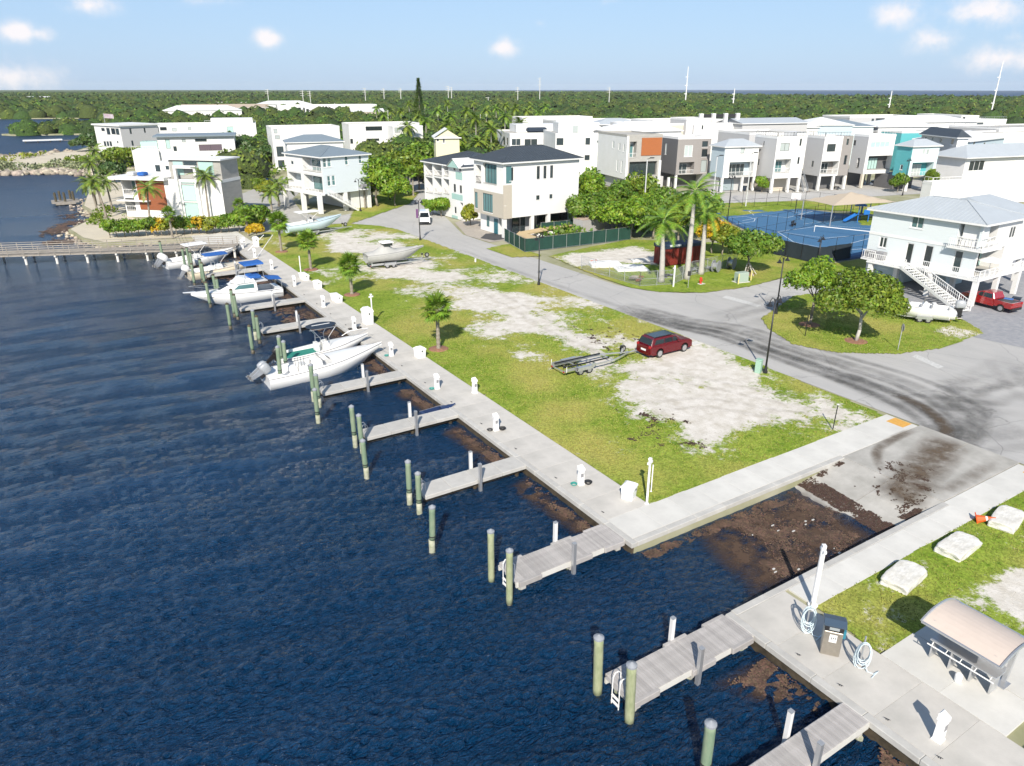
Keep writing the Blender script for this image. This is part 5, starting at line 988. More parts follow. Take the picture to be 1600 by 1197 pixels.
class House:
    def __init__(s, name, label, k, N, h, ang, R_=None, L_=None, wx=None, wy=None, z0=0.0, front='white', left='white', body='white', group='houses of the waterfront development', base=None, cat='house', ph=0.0):
        """N: near top corner (or base, with base=True) in zoom k; front face runs to the right, left face runs back"""
        s.k = k; s.ang = R(ang)
        if isinstance(N[0], float) and k == 'W': P = Vector((N[0], N[1], 0))
        elif base: P = G(*zz(k, *N), LAND)
        else: P = G(*zz(k, *N), LAND + h)
        s.P = P; s.h = h; s.z0 = z0; s.wx = wx or hit(*zz(k, *R_), P, s.ang)[0]; s.wy = wy or hit(*zz(k, *L_), P, s.ang + R(90))[0]
        s.t = thing(name, label, cat, (P.x, P.y, LAND), s.ang, group); s.holes = {'f': [], 'l': []}; s.col = {'f': front, 'l': left, 'b': body}; s.items = []; s.ph = ph
    def uz(s, face, x, y):
        u, z = hit(*zz(s.k, x, y), s.P, s.ang if face == 'f' else s.ang + R(90)); return u, z - LAND
    def xyz(s, face, u, z, d=0.0):   # d: depth into the house
        return (u, d, z) if face == 'f' else (d, u, z)
    def rect(s, face, x0, y0, x1, y1):
        xc, yc = (x0 + x1) / 2, (y0 + y1) / 2; ua = s.uz(face, x0, yc)[0]; ub = s.uz(face, x1, yc)[0]; za = s.uz(face, xc, y0)[1]; zb = s.uz(face, xc, y1)[1]; W = s.wx if face == 'f' else s.wy
        ua, ub = sorted((ua, ub)); zb, za = sorted((za, zb)); return max(.12, ua), max(s.z0 + .02, zb), min(W - .12, ub), min(s.h - .15, za)
    def win(s, face, x0, y0, x1, y1, n=1, glass=None, rows=1, frame=None, depth=.14, px=True):
        r = s.rect(face, x0, y0, x1, y1) if px else (x0, y0, x1, y1)
        if r[2] - r[0] < .25 or r[3] - r[1] < .2: return
        if any(not (r[2] < q[0] or r[0] > q[2] or r[3] < q[1] or r[1] > q[3]) for q in s.holes[face]): return
        s.holes[face].append((*r, depth)); s.items.append(('win', face, r, n, rows, glass or M_glass, frame or M_dark, depth))
    def bal(s, face, x0, y0, x1, y1, n=3, wall=None, rail=None, glass=None, depth=2.0, px=True, rh=1.0, lo=.05, hi=.82, u0=.12, u1=.88):
        r = s.rect(face, x0, y0, x1, y1) if px else (x0, y0, x1, y1)
        if r[2] - r[0] < .5 or r[3] - r[1] < .6: return
        if any(not (r[2] < q[0] or r[0] > q[2] or r[3] < q[1] or r[1] > q[3]) for q in s.holes[face]): return
        depth = min(depth, 2.6); s.holes[face].append((*r, depth)); s.items.append(('bal', face, r, n, wall, rail, glass or M_glass, depth, rh, lo, hi, u0, u1))
    def box(s, name, m, face, u0, z0, u1, z1, d0, d1, par=None):
        a = s.xyz(face, u0, z0, d0); b = s.xyz(face, u1, z1, d1); return MB().box(min(a[0], b[0]), min(a[1], b[1]), min(a[2], b[2]), max(a[0], b[0]), max(a[1], b[1]), max(a[2], b[2])).build(name, m, par or s.t)
    def panel(s, name, m, face, x0, y0, x1, y1, d0=-.04, d1=.0, px=True, **k):
        r = s.rect(face, x0, y0, x1, y1) if px else (x0, y0, x1, y1); return s.box(name, m, face, r[0], r[1], r[2], r[3], d0, d1 - .003 if d1 == 0 else d1)
    def railing(s, face, u0, u1, z, d, m, par, hgt=1.0, step=.35, cross=False):
        b = MB()
        def seg(p, q, w=.05): b.beam(s.xyz(face, *p), s.xyz(face, *q), w, w)
        seg((u0, z + hgt, d), (u1, z + hgt, d), .07); seg((u0, z + .12, d), (u1, z + .12, d), .05); n = max(1, int((u1 - u0) / step))
        for i in range(n + 1): u = u0 + (u1 - u0) * i / n; seg((u, z, d), (u, z + hgt, d), .07 if i % 5 == 0 else .03)
        return b.build('railing', m, par)
    def face_mesh(s, face):
        W = s.wx if face == 'f' else s.wy; H = s.h + s.ph; hs = s.holes[face]; us = sorted({0, W, *[q for r in hs for q in (r[0], r[2])]}); zs_ = sorted({s.z0, H, *[q for r in hs for q in (r[1], r[3])]}); b = MB()
        for i in range(len(us) - 1):
            for j in range(len(zs_) - 1):
                uc, zc = (us[i] + us[i + 1]) / 2, (zs_[j] + zs_[j + 1]) / 2
                if any(r[0] < uc < r[2] and r[1] < zc < r[3] for r in hs): continue
                b.add([s.xyz(face, us[i], zs_[j]), s.xyz(face, us[i + 1], zs_[j]), s.xyz(face, us[i + 1], zs_[j + 1]), s.xyz(face, us[i], zs_[j + 1])], [(0, 1, 2, 3)])
        for (a, z0, c, z1, d) in hs:
            q = [(a, z0), (c, z0), (c, z1), (a, z1)]
            for i in range(4):
                p0, p1 = q[i], q[(i + 1) % 4]; b.add([s.xyz(face, *p0), s.xyz(face, *p1), s.xyz(face, *p1, d), s.xyz(face, *p0, d)], [(0, 1, 2, 3)])
            b.add([s.xyz(face, *p, d) for p in q], [(0, 1, 2, 3)])
        b.build('wall', WC[s.col[face]], s.t)
    def done(s, roof='flat', rm=None, over=.45, rise=1.8, deck=None, seams=False, ridge=None, parapet_rail=None, slab=False):
        for f in 'fl': s.face_mesh(f)
        wx, wy, h, z0 = s.wx, s.wy, s.h + s.ph, s.z0
        MB().add([(wx, 0, z0), (wx, wy, z0), (wx, wy, h), (wx, 0, h), (0, wy, z0), (0, wy, h)], [(0, 1, 2, 3), (1, 4, 5, 2)]).build('wall', WC[s.col['b']], s.t)
        MB().add([(0, 0, z0), (wx, 0, z0), (wx, wy, z0), (0, wy, z0)], [(0, 3, 2, 1)]).build('floor', M_shadew, s.t)
        if roof == 'flat':
            MB().add([(0, 0, h - .35), (wx, 0, h - .35), (wx, wy, h - .35), (0, wy, h - .35)], [(0, 1, 2, 3)]).build('roof', deck or M_paver, s.t)
            b = MB(); T_ = .22; b.box(-.03, -.03, h - .5, wx + .03, T_, h + .03); b.box(-.03, wy - T_, h - .5, wx + .03, wy + .03, h + .03); b.box(-.03, T_, h - .5, T_, wy - T_, h + .03); b.box(wx - T_, T_, h - .5, wx + .03, wy - T_, h + .03); b.build('parapet', WC[s.col['f']] if s.col['f'] in ('white', 'conc') else M_white, s.t)
            if parapet_rail:
                for f, W_ in (('f', wx), ('l', wy)): s.railing(f, .2, W_ - .2, h, .1, parapet_rail, s.t, .9, .8)
        else:
            o = over; b = MB(); z = h + .02
            b.box(-o, -o, z - .22, wx + o, wy + o, z); f_ = b.build('eave', M_white, s.t)
            b = MB(); z += .004
            if roof == 'hip':
                m_ = min(wx, wy) / 2 + o
                if wx >= wy: r0, r1 = (-o + m_, wy / 2), (wx + o - m_, wy / 2)
                else: r0, r1 = (wx / 2, -o + m_), (wx / 2, wy + o - m_)
                c = [(-o, -o, z), (wx + o, -o, z), (wx + o, wy + o, z), (-o, wy + o, z), (*r0, z + rise), (*r1, z + rise + 1e-3)]
                b.add(c, [(0, 1, 5, 4), (1, 2, 5), (2, 3, 4, 5), (3, 0, 4)] if wx >= wy else [(0, 1, 4), (1, 2, 5, 4), (2, 3, 5), (3, 0, 4, 5)]); rf = b.build('roof', rm, s.t)
                if seams:
                    q = MB(); n = int((wx + 2 * o) / .5)
                    for i in range(1, n):
                        x = -o + (wx + 2 * o) * i / n; k = min(1, (x + o) / m_, (wx + o - x) / m_)
                        if wx >= wy: q.beam((x, -o, z + .02), (x, -o + (wy / 2 + o) * k, z + rise * k + .02), .05, .05)
                    n = int((wy + 2 * o) / .5)
                    for i in range(1, n):
                        y = -o + (wy + 2 * o) * i / n; k = min(1, (y + o) / m_, (wy + o - y) / m_); q.beam((-o, y, z + .02), (-o + m_ * k, y, z + rise * k + .02), .05, .05)
                    q.build('roof_seams', rm, rf, kind='stuff')
                    q = MB()
                    for a_, b_ in (((-o, -o, z), c[4]), ((wx + o, -o, z), c[5] if wx >= wy else c[4]), ((-o, wy + o, z), c[4] if wx >= wy else c[5]), (c[4], c[5])): q.beam(Vector(a_) + Vector((0, 0, .03)), Vector(b_) + Vector((0, 0, .03)), .16, .06)
                    q.build('ridge_cap', rm, rf)
            elif roof == 'gable':  # ridge runs back (along local y)
                b.add([(-o, -o, z), (wx / 2, -o, z + rise), (wx + o, -o, z), (-o, wy + o, z), (wx / 2, wy + o, z + rise), (wx + o, wy + o, z)], [(0, 1, 4, 3), (1, 2, 5, 4)]); b.build('roof', rm, s.t)
                MB().add([(0, -.02, z), (wx, -.02, z), (wx / 2, -.02, z + rise * .92)], [(0, 1, 2)]).build('gable', WC[s.col['f']], s.t)
            elif roof == 'gablex':
                b.add([(-o, -o, z), (-o, wy / 2, z + rise), (-o, wy + o, z), (wx + o, -o, z), (wx + o, wy / 2, z + rise), (wx + o, wy + o, z)], [(0, 3, 4, 1), (1, 4, 5, 2)]); b.build('roof', rm, s.t)
                MB().add([(-.02, 0, z), (-.02, wy, z), (-.02, wy / 2, z + rise * .92)], [(0, 2, 1)]).build('gable', WC[s.col['l']], s.t)
        for it in s.items:
            if it[0] == 'win':
                _, f, (a, z0, c, z1), n, rows, gl, fr, d = it; b = MB(); w = .11 if fr is M_white else .07
                def B_(u0, za, u1, zb, d0=d - .09, d1=d - .02, bb=None):
                    p, q = s.xyz(f, u0, za, d0), s.xyz(f, u1, zb, d1); (bb or b).box(min(p[0], q[0]), min(p[1], q[1]), min(p[2], q[2]), max(p[0], q[0]), max(p[1], q[1]), max(p[2], q[2]))
                B_(a, z0, a + w, z1); B_(c - w, z0, c, z1); B_(a + w, z0, c - w, z0 + w); B_(a + w, z1 - w, c - w, z1)
                for i in range(1, n): u = a + (c - a) * i / n; B_(u - w * .45, z0 + w, u + w * .45, z1 - w)
                for i in range(1, rows): z = z0 + (z1 - z0) * i / rows; B_(a + w, z - .03, c - w, z + .03, d - .085, d - .025)
                o = b.build('window', fr, s.t); b2 = MB(); B_(a + .02, z0 + .02, c - .02, z1 - .02, d - .05, d - .012, b2); b2.build('pane', gl, o)
                b3 = MB(); B_(a - .06, z0 - .09, c + .06, z0 - .003, -.06, .05, b3); b3.build('sill', M_white, o)
            else:
                _, f, (a, z0, c, z1), n, wall, rail, gl, d, rh, lo, hi, u0, u1 = it
                bk = s.box('balcony', WC[wall] if wall else WC[s.col[f]], f, a + .01, z0 + .02, c - .01, z1 - .02, d - .06, d - .02)
                sl = s.box('floor', M_paver, f, a + .01, z0 + .005, c - .01, z0 + .06, -.05, d - .07, bk)
                if n:
                    ua, ub = a + (c - a) * u0, a + (c - a) * u1; za, zb = z0 + .07 + lo, z0 + (z1 - z0) * hi; b = MB(); w = .07
                    def B2(p0, p1, q0, q1, d0, d1, bb): p, q = s.xyz(f, p0, q0, d0), s.xyz(f, p1, q1, d1); bb.box(min(p[0], q[0]), min(p[1], q[1]), min(p[2], q[2]), max(p[0], q[0]), max(p[1], q[1]), max(p[2], q[2]))
                    for i in range(n + 1): u = ua + (ub - ua) * i / n; B2(u - w / 2, u + w / 2, za, zb, d - .16, d - .07, b)
                    B2(ua + w / 2, ub - w / 2, zb - w, zb, d - .155, d - .075, b); dr = b.build('sliding_door', M_white if rail is M_rail else M_dark, s.t)
                    b = MB(); B2(ua + .02, ub - .02, za, zb - .02, d - .12, d - .09, b); b.build('pane', gl, dr)
                if rail: s.railing(f, a + .03, c - .03, z0 + .06, .06, rail, s.t, rh)
        return s
    def stilts(s, pts, w=.5, m=None, top=None):
        for (x, y) in pts: MB().box(x - w / 2, y - w / 2, -.02, x + w / 2, y + w / 2, (top or s.z0) - .01).build('column', m or M_white, s.t)
    def inner(s, x0, y0, x1, y1, m=None, zt=None, doors=()):
        MB().box(x0, y0, 0, x1, y1, (zt or s.z0) - .012).build('ground_floor_wall', m or WC['lgrey'], s.t)
    def floorline(s, z, m=None, faces='fl'):
        for f in faces: s.box('string_course', m or M_white, f, -.03, z - .15, (s.wx if f == 'f' else s.wy) + .03, z + .15, -.05, -.003)
    def stairs(s, p0, p1, w, m=None, n=14, rail=M_rail, under=False):
        """p0 bottom, p1 top in local space"""
        p0, p1 = Vector(p0), Vector(p1); d = p1 - p0; hd = Vector((d.x, d.y, 0)).normalized(); sd_ = Vector((-hd.y, hd.x, 0)); st = bpy.data.objects.new('stairs', None); b = MB()
        for s_ in (-1, 1): b.beam(p0 + sd_ * s_ * w / 2, p1 + sd_ * s_ * w / 2, .08, .32)
        o = b.build('stairs', m or M_white, s.t)
        me = MB().box(-.16, -w / 2 + .04, -.025, .16, w / 2 - .04, .025).mesh('step', m or M_white)
        for i in range(n): q = p0 + d * (i + .5) / n; ob('step', me, o, q, (0, 0, math.atan2(hd.y, hd.x)))
        b = MB()
        for s_ in (-1, 1):
            q0, q1 = p0 + sd_ * s_ * w / 2, p1 + sd_ * s_ * w / 2; b.beam(q0 + Vector((0, 0, 1)), q1 + Vector((0, 0, 1)), .06, .07); b.beam(q0 + Vector((0, 0, .6)), q1 + Vector((0, 0, .6)), .03, .04); k = max(3, int(d.length / .3))
            for i in range(k + 1): q = q0 + (q1 - q0) * i / k; b.beam(q, q + Vector((0, 0, 1)), .08 if i % 6 == 0 else .03, .08 if i % 6 == 0 else .03)
        b.build('railing', rail, o); return o

# --- H1 white three storey house with dark metal roof
h = House('house', 'tall white house with dark standing seam hip roof, seen corner on behind the construction lot', 'A', (838, 980), 11.9, 1.5, (1512, 300), (570, 280), base=True, z0=3.1)
for a in ((890, 352, 924, 470), (1133, 340, 1160, 455), (1193, 337, 1219, 450), (1252, 333, 1278, 445), (1128, 600, 1158, 640), (1246, 590, 1272, 628), (826, 617, 856, 692)): h.win('f', *a)
h.bal('l', 590, 330, 636, 490, 1, rail=M_black, wall='white', depth=1.2); h.bal('l', 655, 320, 775, 500, 4, rail=None, wall='lgrey', glass=M_glass_t, depth=.5, u0=.03, u1=.97, hi=.97)
h.win('l', 578, 570, 608, 712, 1, M_glass_t); h.win('l', 652, 585, 742, 748, 4, M_glass_t)
h.done('hip', M_roofd, .55, 2.0, seams=True)
r = h.rect('f', 800, 510, 910, 790); h.box('grey_panel', WC['tan'], 'f', -.06, 3.05, r[2], r[3], -.06, -.004); h.box('grey_panel', WC['tan'], 'l', -.055, 3.05, h.wy - .2, r[3] - .1, -.06, -.004) if 0 else None
h.box('corner_window', M_glass_t, 'f', .5, r[3] + .25, 1.5, r[3] + 2.9, -.03, -.004)
h.stilts([(.35, .35), (h.wx * .38, .35), (h.wx * .6, .35), (h.wx - .35, .35)], .6); h.inner(4.4, 2.2, h.wx - .3, h.wy - .3); h.inner(1.0, 2.9, 4.35, h.wy - .3, M_white)
for a in ((975, 775, 1085, 865), (1130, 760, 1278, 855), (1318, 735, 1465, 830)):
    r = h.rect('f', *a); h.z0 = .1; r = h.rect('f', *a); h.z0 = 3.1; h.box('garage_glazing', M_glass, 'f', r[0], .05, r[2], 3.05, 1.9, 2.1); h.box('frame_post', M_dark, 'f', (r[0] + r[2]) / 2 - .05, .05, (r[0] + r[2]) / 2 + .05, 3.05, 1.82, 1.89)
h.box('front_door', mat('teal_door', (.02, .13, .17), .4), 'l', 3.3, .05, 4.4, 2.5, .9, 1.0); h.box('window', M_glass_t, 'l', 6.0, .9, 6.7, 2.6, .9, 1.0)
# grey band on the left front: a stucco wall colour of its own
for z0, z1, u0, u1 in ((3.1, 7.0, 0, h.wy),):
    g = MB(); hs = [q for q in h.holes['l'] if q[1] < 7]; us = sorted({u0, u1, *[x for q in hs for x in (q[0], q[2])]}); zv = sorted({z0, z1, *[x for q in hs for x in (q[1], min(z1, q[3]))]})
    for i in range(len(us) - 1):
        for j in range(len(zv) - 1):
            uc, zc = (us[i] + us[i + 1]) / 2, (zv[j] + zv[j + 1]) / 2
            if not any(q[0] < uc < q[2] and q[1] < zc < q[3] for q in hs): g.box(-.05, us[i], zv[j], -.003, us[i + 1], zv[j + 1])
    g.build('grey_panel', WC['tan'], h.t)
# --- aqua and white house next to it
h = House('house', 'aqua and white house with dark hip roof and stacked white balconies', 'W', (64.6, 119.4), 9.6, 1.5, wx=12.5, wy=22.9, z0=0.0, left='white'); h.k = 'A'; h.wy = h.uz('l', 122, 262)[0]
h.win('l', 390, 312, 408, 378); h.win('l', 442, 320, 462, 385); h.win('l', 392, 500, 412, 570); h.win('l', 446, 512, 466, 580); h.win('l', 396, 700, 418, 765, frame=M_white)
h.bal('l', 505, 325, 535, 470, 1, rail=M_rail, depth=1.0); h.bal('l', 505, 500, 540, 640, 1, rail=M_rail, depth=1.0); h.bal('l', 450, 672, 530, 820, 0, rail=None, depth=2.4, wall='aqua')
h.bal('l', 300, 285, 345, 430, 1, rail=M_rail, wall='aqua', glass=M_glass_t); h.bal('l', 215, 280, 285, 430, 2, rail=M_rail, wall='white', glass=M_glass_t); h.bal('l', 140, 270, 200, 425, 1, rail=M_rail, wall='white')
h.bal('l', 300, 455, 352, 590, 1, rail=M_rail, wall='aqua', glass=M_glass_t); h.bal('l', 218, 445, 285, 590, 2, rail=M_rail, wall='white', glass=M_glass_t); h.bal('l', 142, 440, 205, 580, 1, rail=M_rail, wall='white')
h.done('hip', M_roofd, .5, 1.9, seams=True); r = h.rect('l', 378, 300, 478, 460)
for ra in ((412, 395, 476, 460), (378, 590, 478, 640), (378, 780, 430, 825)): h.panel('aqua_panel', WC['aqua'], 'l', *ra)
ga = h.rect('l', 365, 240, 540, 300); g0, g1 = ga[0] - .3, ga[2] + .3; gb = MB(); gb.add([(-.9, g0, 9.45), (-.9, g1, 9.45), (-.9, (g0 + g1) / 2, 11.0), (4, g0, 9.45), (4, g1, 9.45), (4, (g0 + g1) / 2, 11.0)], [(0, 2, 5, 3), (2, 1, 4, 5)]); gb.build('roof', M_roofw, h.t); MB().add([(-.7, g0 + .2, 9.4), (-.7, g1 - .2, 9.4), (-.7, (g0 + g1) / 2, 10.8)], [(0, 2, 1)]).build('gable', WC['aqua'], h.t)
# --- HR: raised pale blue house at the right edge
h = House('house', 'raised pale blue house with grey hip roof and white outside stairs', 'W', (87.2, 40.3), 8.9, 0.5, wx=9, wy=16.4, z0=3.0, left='palest', front='white', body='white'); h.k = 'F'; h.wy = h.uz('l', 262, 262)[0]; print('HR wy', h.wy)
h.win('l', 592, 322, 708, 440, 2, M_glass_t, frame=M_white); h.win('l', 305, 512, 376, 612, 2, frame=M_white); h.win('l', 538, 565, 605, 762, 1, frame=M_white); h.win('l', 696, 585, 776, 805, 1, frame=M_white); h.win('l', 958, 632, 1040, 862, 1, frame=M_white); print('win3', h.holes['l'])
h.bal('l', .3, 6.1, 2.6, 8.6, 1, px=False, rail=M_rail, wall='aqua', depth=2.2); h.bal('f', .3, 6.1, 3.4, 8.6, 1, px=False, rail=M_rail, wall='ice', depth=2.2); h.bal('l', .3, 3.05, 2.5, 5.75, 2, px=False, rail=None, wall='aqua', depth=2.3); h.bal('f', .3, 3.05, 6.0, 5.75, 2, px=False, rail=None, wall='aqua', depth=2.3)
h.win('f', 6.4, 6.6, 7.8, 8.0, 2, px=False, frame=M_white)
h.done('hip', M_roofg, .6, 1.7, seams=True); h.floorline(5.95); MB().box(9.01, 1.5, 3.0, 16.5, h.wy - 1, 8.7).build('wing', M_white, h.t); MB().loft([[(8.6, .9, 8.72), (17, .9, 8.72), (17, h.wy - .4, 8.72), (8.6, h.wy - .4, 8.72)], [(8.6, h.wy / 2 - .1, 10.4), (14, h.wy / 2 - .1, 10.4), (14, h.wy / 2 + .1, 10.4), (8.6, h.wy / 2 + .1, 10.4)]], True, True).build('wing_roof', M_roofg, h.t)
b = MB(); b.box(-1.5, -1.4, 2.8, 0, 5.2, 3.0); b.box(0, -1.4, 2.8, 10, -.01, 3.0); b.box(-1.3, 5.2, 2.8, 0, h.wy - .2, 2.98); b.build('deck', M_white, h.t)
h.railing('l', -1.4, 5.1, 3.0, -1.45, M_rail, h.t, 1.0, .22); h.railing('f', -1.4, 9.9, 3.0, -1.35, M_rail, h.t, 1.0, .22); h.railing('l', 11.2, h.wy - .3, 3.0, -1.25, M_rail, h.t, 1.0, .25)
for (x, z) in ((-1.1, 8.85), (-.9, 5.8)):
    pass
b = MB(); b.box(-.8, -.8, 5.85, 0, 3.1, 6.05); b.box(0, -.8, 5.85, 3.6, -.02, 6.05); b.build('deck', M_white, h.t); h.railing('l', -.7, 3.0, 6.05, -.75, M_rail, h.t, .95, .22); h.railing('f', -.7, 3.5, 6.05, -.75, M_rail, h.t, .95, .22)
h.stairs((-6.9, -2.9, .0), (-1.2, 9.9, 3.0), 1.25, n=18) if 0 else h.stairs((-4.2, -2.0, 0), (-2.0, 6.6, 3.0), 1.6, n=18)
b = MB(); b.box(-2.7, 6.4, 2.84, -1.31, 11.3, 3.0); b.build('landing', M_white, h.t); h.railing('l', 6.4, 11.2, 3.0, -2.6, M_rail, h.t, 1.0, .25)
h.stilts([(-1.2, -1.1), (-1.2, 4.0), (3.5, -1.1), (8.5, -1.1), (15.5, 2), (.4, 9), (.4, h.wy - .5), (3.5, 3.6), (-2.3, 10.8)], .5); h.inner(4.6, 5.0, 8.7, h.wy - .3, WC['ice']); h.inner(1.2, 9, 4.55, h.wy - .3, WC['ice'])
for i in range(2): MB().bevbox(-.95, h.wy - 2.9 + i * 1.4, 3.05, -.15, h.wy - 1.8 + i * 1.4, 3.95, .04).build('air_conditioner', mat('grey_plastic', (.25, .25, .26), .5), h.t)
MB().box(5.2, 2.0, 8.95, 5.6, 2.4, 9.9).build('roof_vent', M_dark, h.t) if 0 else None
t = thing('patio_umbrella', 'white umbrella over the table on the raised deck of the pale blue house', 'umbrella', (88.9, 39.5, 4.2)); MB().cyl((0, 0, 0), (0, 0, 2.0), .03).build('pole', M_alu, t); MB().lathe([(1.3, 1.75), (.7, 2.0), (.05, 2.2)], n=8).build('canopy', M_white2, t)
# --- blue-white stilt house on the left
h = House('house', 'pale blue stilt house with grey roof and white double balconies near the boardwalk', 'J', (1085, 675), 10.6, 12, (1565, 60), (620, 10), base=True, z0=3.6, left='white', front='pblue')
print('bluehouse', h.wx, h.wy)
for a in ((1045, 35, 1088, 158), (1098, 30, 1140, 152), (1295, 10, 1333, 130), (1452, 0, 1488, 115), (1098, 250, 1137, 370), (1150, 245, 1190, 362)): h.win('f', *a, rows=2, glass=M_glass_t, frame=M_white)
W_ = h.wy
h.bal('l', .3, 7.6, W_ * .52, 10.2, 2, px=False, rail=M_rail, wall='pblue', glass=M_glass_t, depth=1.8); h.win('l', W_ * .78, 8.4, W_ * .86, 9.2, px=False, frame=M_white); h.bal('l', .3, 3.9, W_ * .52, 6.9, 2, px=False, rail=None, wall='pblue', glass=M_glass_t, depth=1.8); h.bal('l', W_ * .6, 3.9, W_ - .3, 6.9, 0, px=False, rail=None, wall='pblue', depth=1.8)
h.done('hip', M_roofb, .5, 1.5, seams=True); h.floorline(7.25, faces='l')
MB().box(-1.4, -.3, 3.4, 0, h.wy, 3.6).build('deck', M_white, h.t); h.railing('l', -.2, h.wy - .1, 3.6, -1.3, M_rail, h.t, 1.0, .25)
h.stilts([(-1.1, 0), (-1.1, h.wy * .45), (-1.1, h.wy - .4), (h.wx * .45, .4), (h.wx - .4, .4), (3.5, h.wy - .5)], .75); h.inner(h.wx * .62, 1.2, h.wx - .5, h.wy - .6, M_white); h.stairs((6.4, -1.2, 0), (.4, -1.2, 3.6), 1.1, n=16)
MB().bevbox(h.wx - 2.6, -1.0, 4.0, h.wx - 1.4, -.1, 4.9, .05).build('air_conditioner', mat('grey_plastic', (.25, .25, .26), .5), h.t); MB().box(h.wx - 3, -1.1, 3.8, h.wx - 1.2, -.02, 3.98).build('shelf', M_white, h.t)
# --- villa on the point, far left
Pm = Vector((20.2, 151.8)); 
def vb(name, label, px0, px1, zt, ang, dy, k='G', **kw): pass
A_V = -10
h = House('house', 'white and concrete seaside villa with rust timber panel behind the boardwalk', 'W', (12.4, 158.3), 7.2, -44, wx=21.0, wy=6.5, z0=0, left='white', front='white', body='conc'); h.k = 'G'
print('villa R', h.uz('f', 1380, 700), h.uz('f', 430, 880), h.uz('f', 730, 880), h.uz('f', 160, 900))
h.win('f', 865, 580, 1010, 780, 1, M_glass_g); h.win('f', 895, 790, 1035, 960, 1, M_glass_g); h.win('f', 925, 975, 1070, 1130, 1, M_glass_g)
h.bal('f', 190, 730, 415, 890, 3, rail=M_rail, wall='white', glass=M_glass_t, depth=2.4, rh=.9); h.bal('f', 190, 925, 410, 1060, 3, rail=M_rail, wall='white', glass=M_glass_t, depth=2.4, rh=.9)
h.panel('timber_panel', M_orange2, 'f', 438, 710, 722, 1050, -.12)
h.done('flat', over=.5); MB().box(-1.6, -1.3, 7.0, 10.2, 6.6, 7.5).build('roof_slab', M_white, h.t); MB().box(-.9, -1.0, 3.0, 5.8, 0, 3.2).build('balcony_slab', M_white, h.t)
t2 = h.t
def upper(x0, y0, x1, y1, z0, z1, m, name='upper_floor'): return MB().box(x0, y0, z0, x1, y1, z1).build(name, m, t2)
upper(10.3, .8, 20.9, 6.4, 7.21, 10.6, WC['conc']); upper(5.4, 2.6, 10.25, 6.3, 7.51, 9.9, M_white); MB().box(10.2, .3, 10.6, 21.3, 6.8, 10.85).build('roof_slab', M_white, t2)
for (a, b_) in ((11.2, 13.2), (16.4, 19.4)): MB().box(a, .74, 7.9, b_, .798, 10.3).build('window_panel', M_glass_g, t2)
MB().box(13.4, .70, 9.6, 16.1, .79, 10.3).build('window_strip', M_glass, t2); MB().box(6.0, 2.53, 8.2, 7.0, 2.59, 9.4).build('window', M_glass, t2); MB().box(8.2, 2.53, 8.6, 8.9, 2.59, 9.3).build('window', M_glass, t2)
for i in range(2): MB().bevbox(1.0 + i * 2.2, .6, 7.52, 2.4 + i * 2.2, 2.2, 8.2, .15).build('lounge_seat', M_blue if i else mat('pale_grey_vinyl', (.66, .66, .64), .5), t2)
MB().box(16.0, -.5, 0, 16.5, -.01, 9.2).build('wall_fin', M_white, t2); MB().box(11.9, -.5, 0, 12.4, -.01, 9.2).build('wall_fin', M_white, t2); MB().box(11.9, -.5, 9.2, 16.5, .2, 9.7).build('wall_fin', M_white, t2)
def simple(label, N, h_, ang, wx, wy, k='G', fr='white', lf='white', roof='flat', rm=None, wins=(), z0=0, rise=1.5, lw=(), base=None, **kw):
    q = House('house', label, k, N, h_, ang, wx=wx, wy=wy, z0=z0, front=fr, left=lf, base=base); 
    for a in wins: q.win('f', *a[:4], **(a[4] if len(a) > 4 else {}))
    for a in lw: q.win('l', *a[:4], **(a[4] if len(a) > 4 else {}))
    q.done(roof, rm, rise=rise, **kw); return q
W3 = dict(n=3); 
h = simple('white modern villa with flat blue grey roof behind the concrete one', (630, 300), 9.6, -14, 21, 12, wins=((725, 315, 770, 415, dict(glass=M_glass_g)), (892, 305, 930, 348, dict(glass=M_blind)), (1028, 305, 1150, 342, dict(n=3)), (1070, 370, 1310, 435, dict(n=2, glass=mat('mauve_shutter', (.12, .09, .11), .5))), (805, 390, 840, 440)))
MB().box(-1, -1, 9.7, 21.5, 12.5, 10.1).build('roof_slab', M_roofb, h.t); MB().box(-7, -1, 0, -.02, 11, 6.2).build('terrace_wing', M_white, h.t); h.railing('f', -7, -.3, 6.2, -1, M_rail, h.t, 1.1, .6); MB().box(-5, 3, 6.2, -.5, 9, 8.4).build('terrace_room', M_glass_g, h.t)
h = simple('long white villa with tall green glass stair window, third back from the boardwalk', (580, 165), 10.5, -14, 36, 14, wins=((1365, 185, 1430, 285, dict(glass=M_glass_g)), (1385, 300, 1445, 395, dict(glass=M_glass_g)), (1395, 405, 1455, 505, dict(glass=M_glass_g)), (582, 185, 655, 250, dict(n=2)), (665, 190, 735, 225), (790, 200, 840, 235, dict(glass=M_blind)), (955, 192, 990, 220, dict(glass=M_blind))))
MB().box(20, 4, 10.2, 35, 13, 12.2).build('upper_floor', M_white, h.t); h.railing('f', 18, 36, 10.5, 1, M_rail, h.t, 1.1, .8)
h = simple('white and grey house with many small windows at the root of the sand spit', (245, 185), 11.2, 22, 13, 17, fr='lgrey', lf='white', wins=((350, 205, 370, 262), (498, 198, 515, 250), (370, 330, 390, 385)), lw=((55, 200, 90, 232), (110, 200, 145, 268), (158, 203, 200, 265), (205, 205, 240, 270), (82, 338, 105, 388), (112, 338, 135, 388), (142, 338, 165, 388), (218, 335, 232, 358)))
MB().box(-.6, -.6, 11.25, 13.6, 17.6, 11.7).build('roof_slab', M_white, h.t)
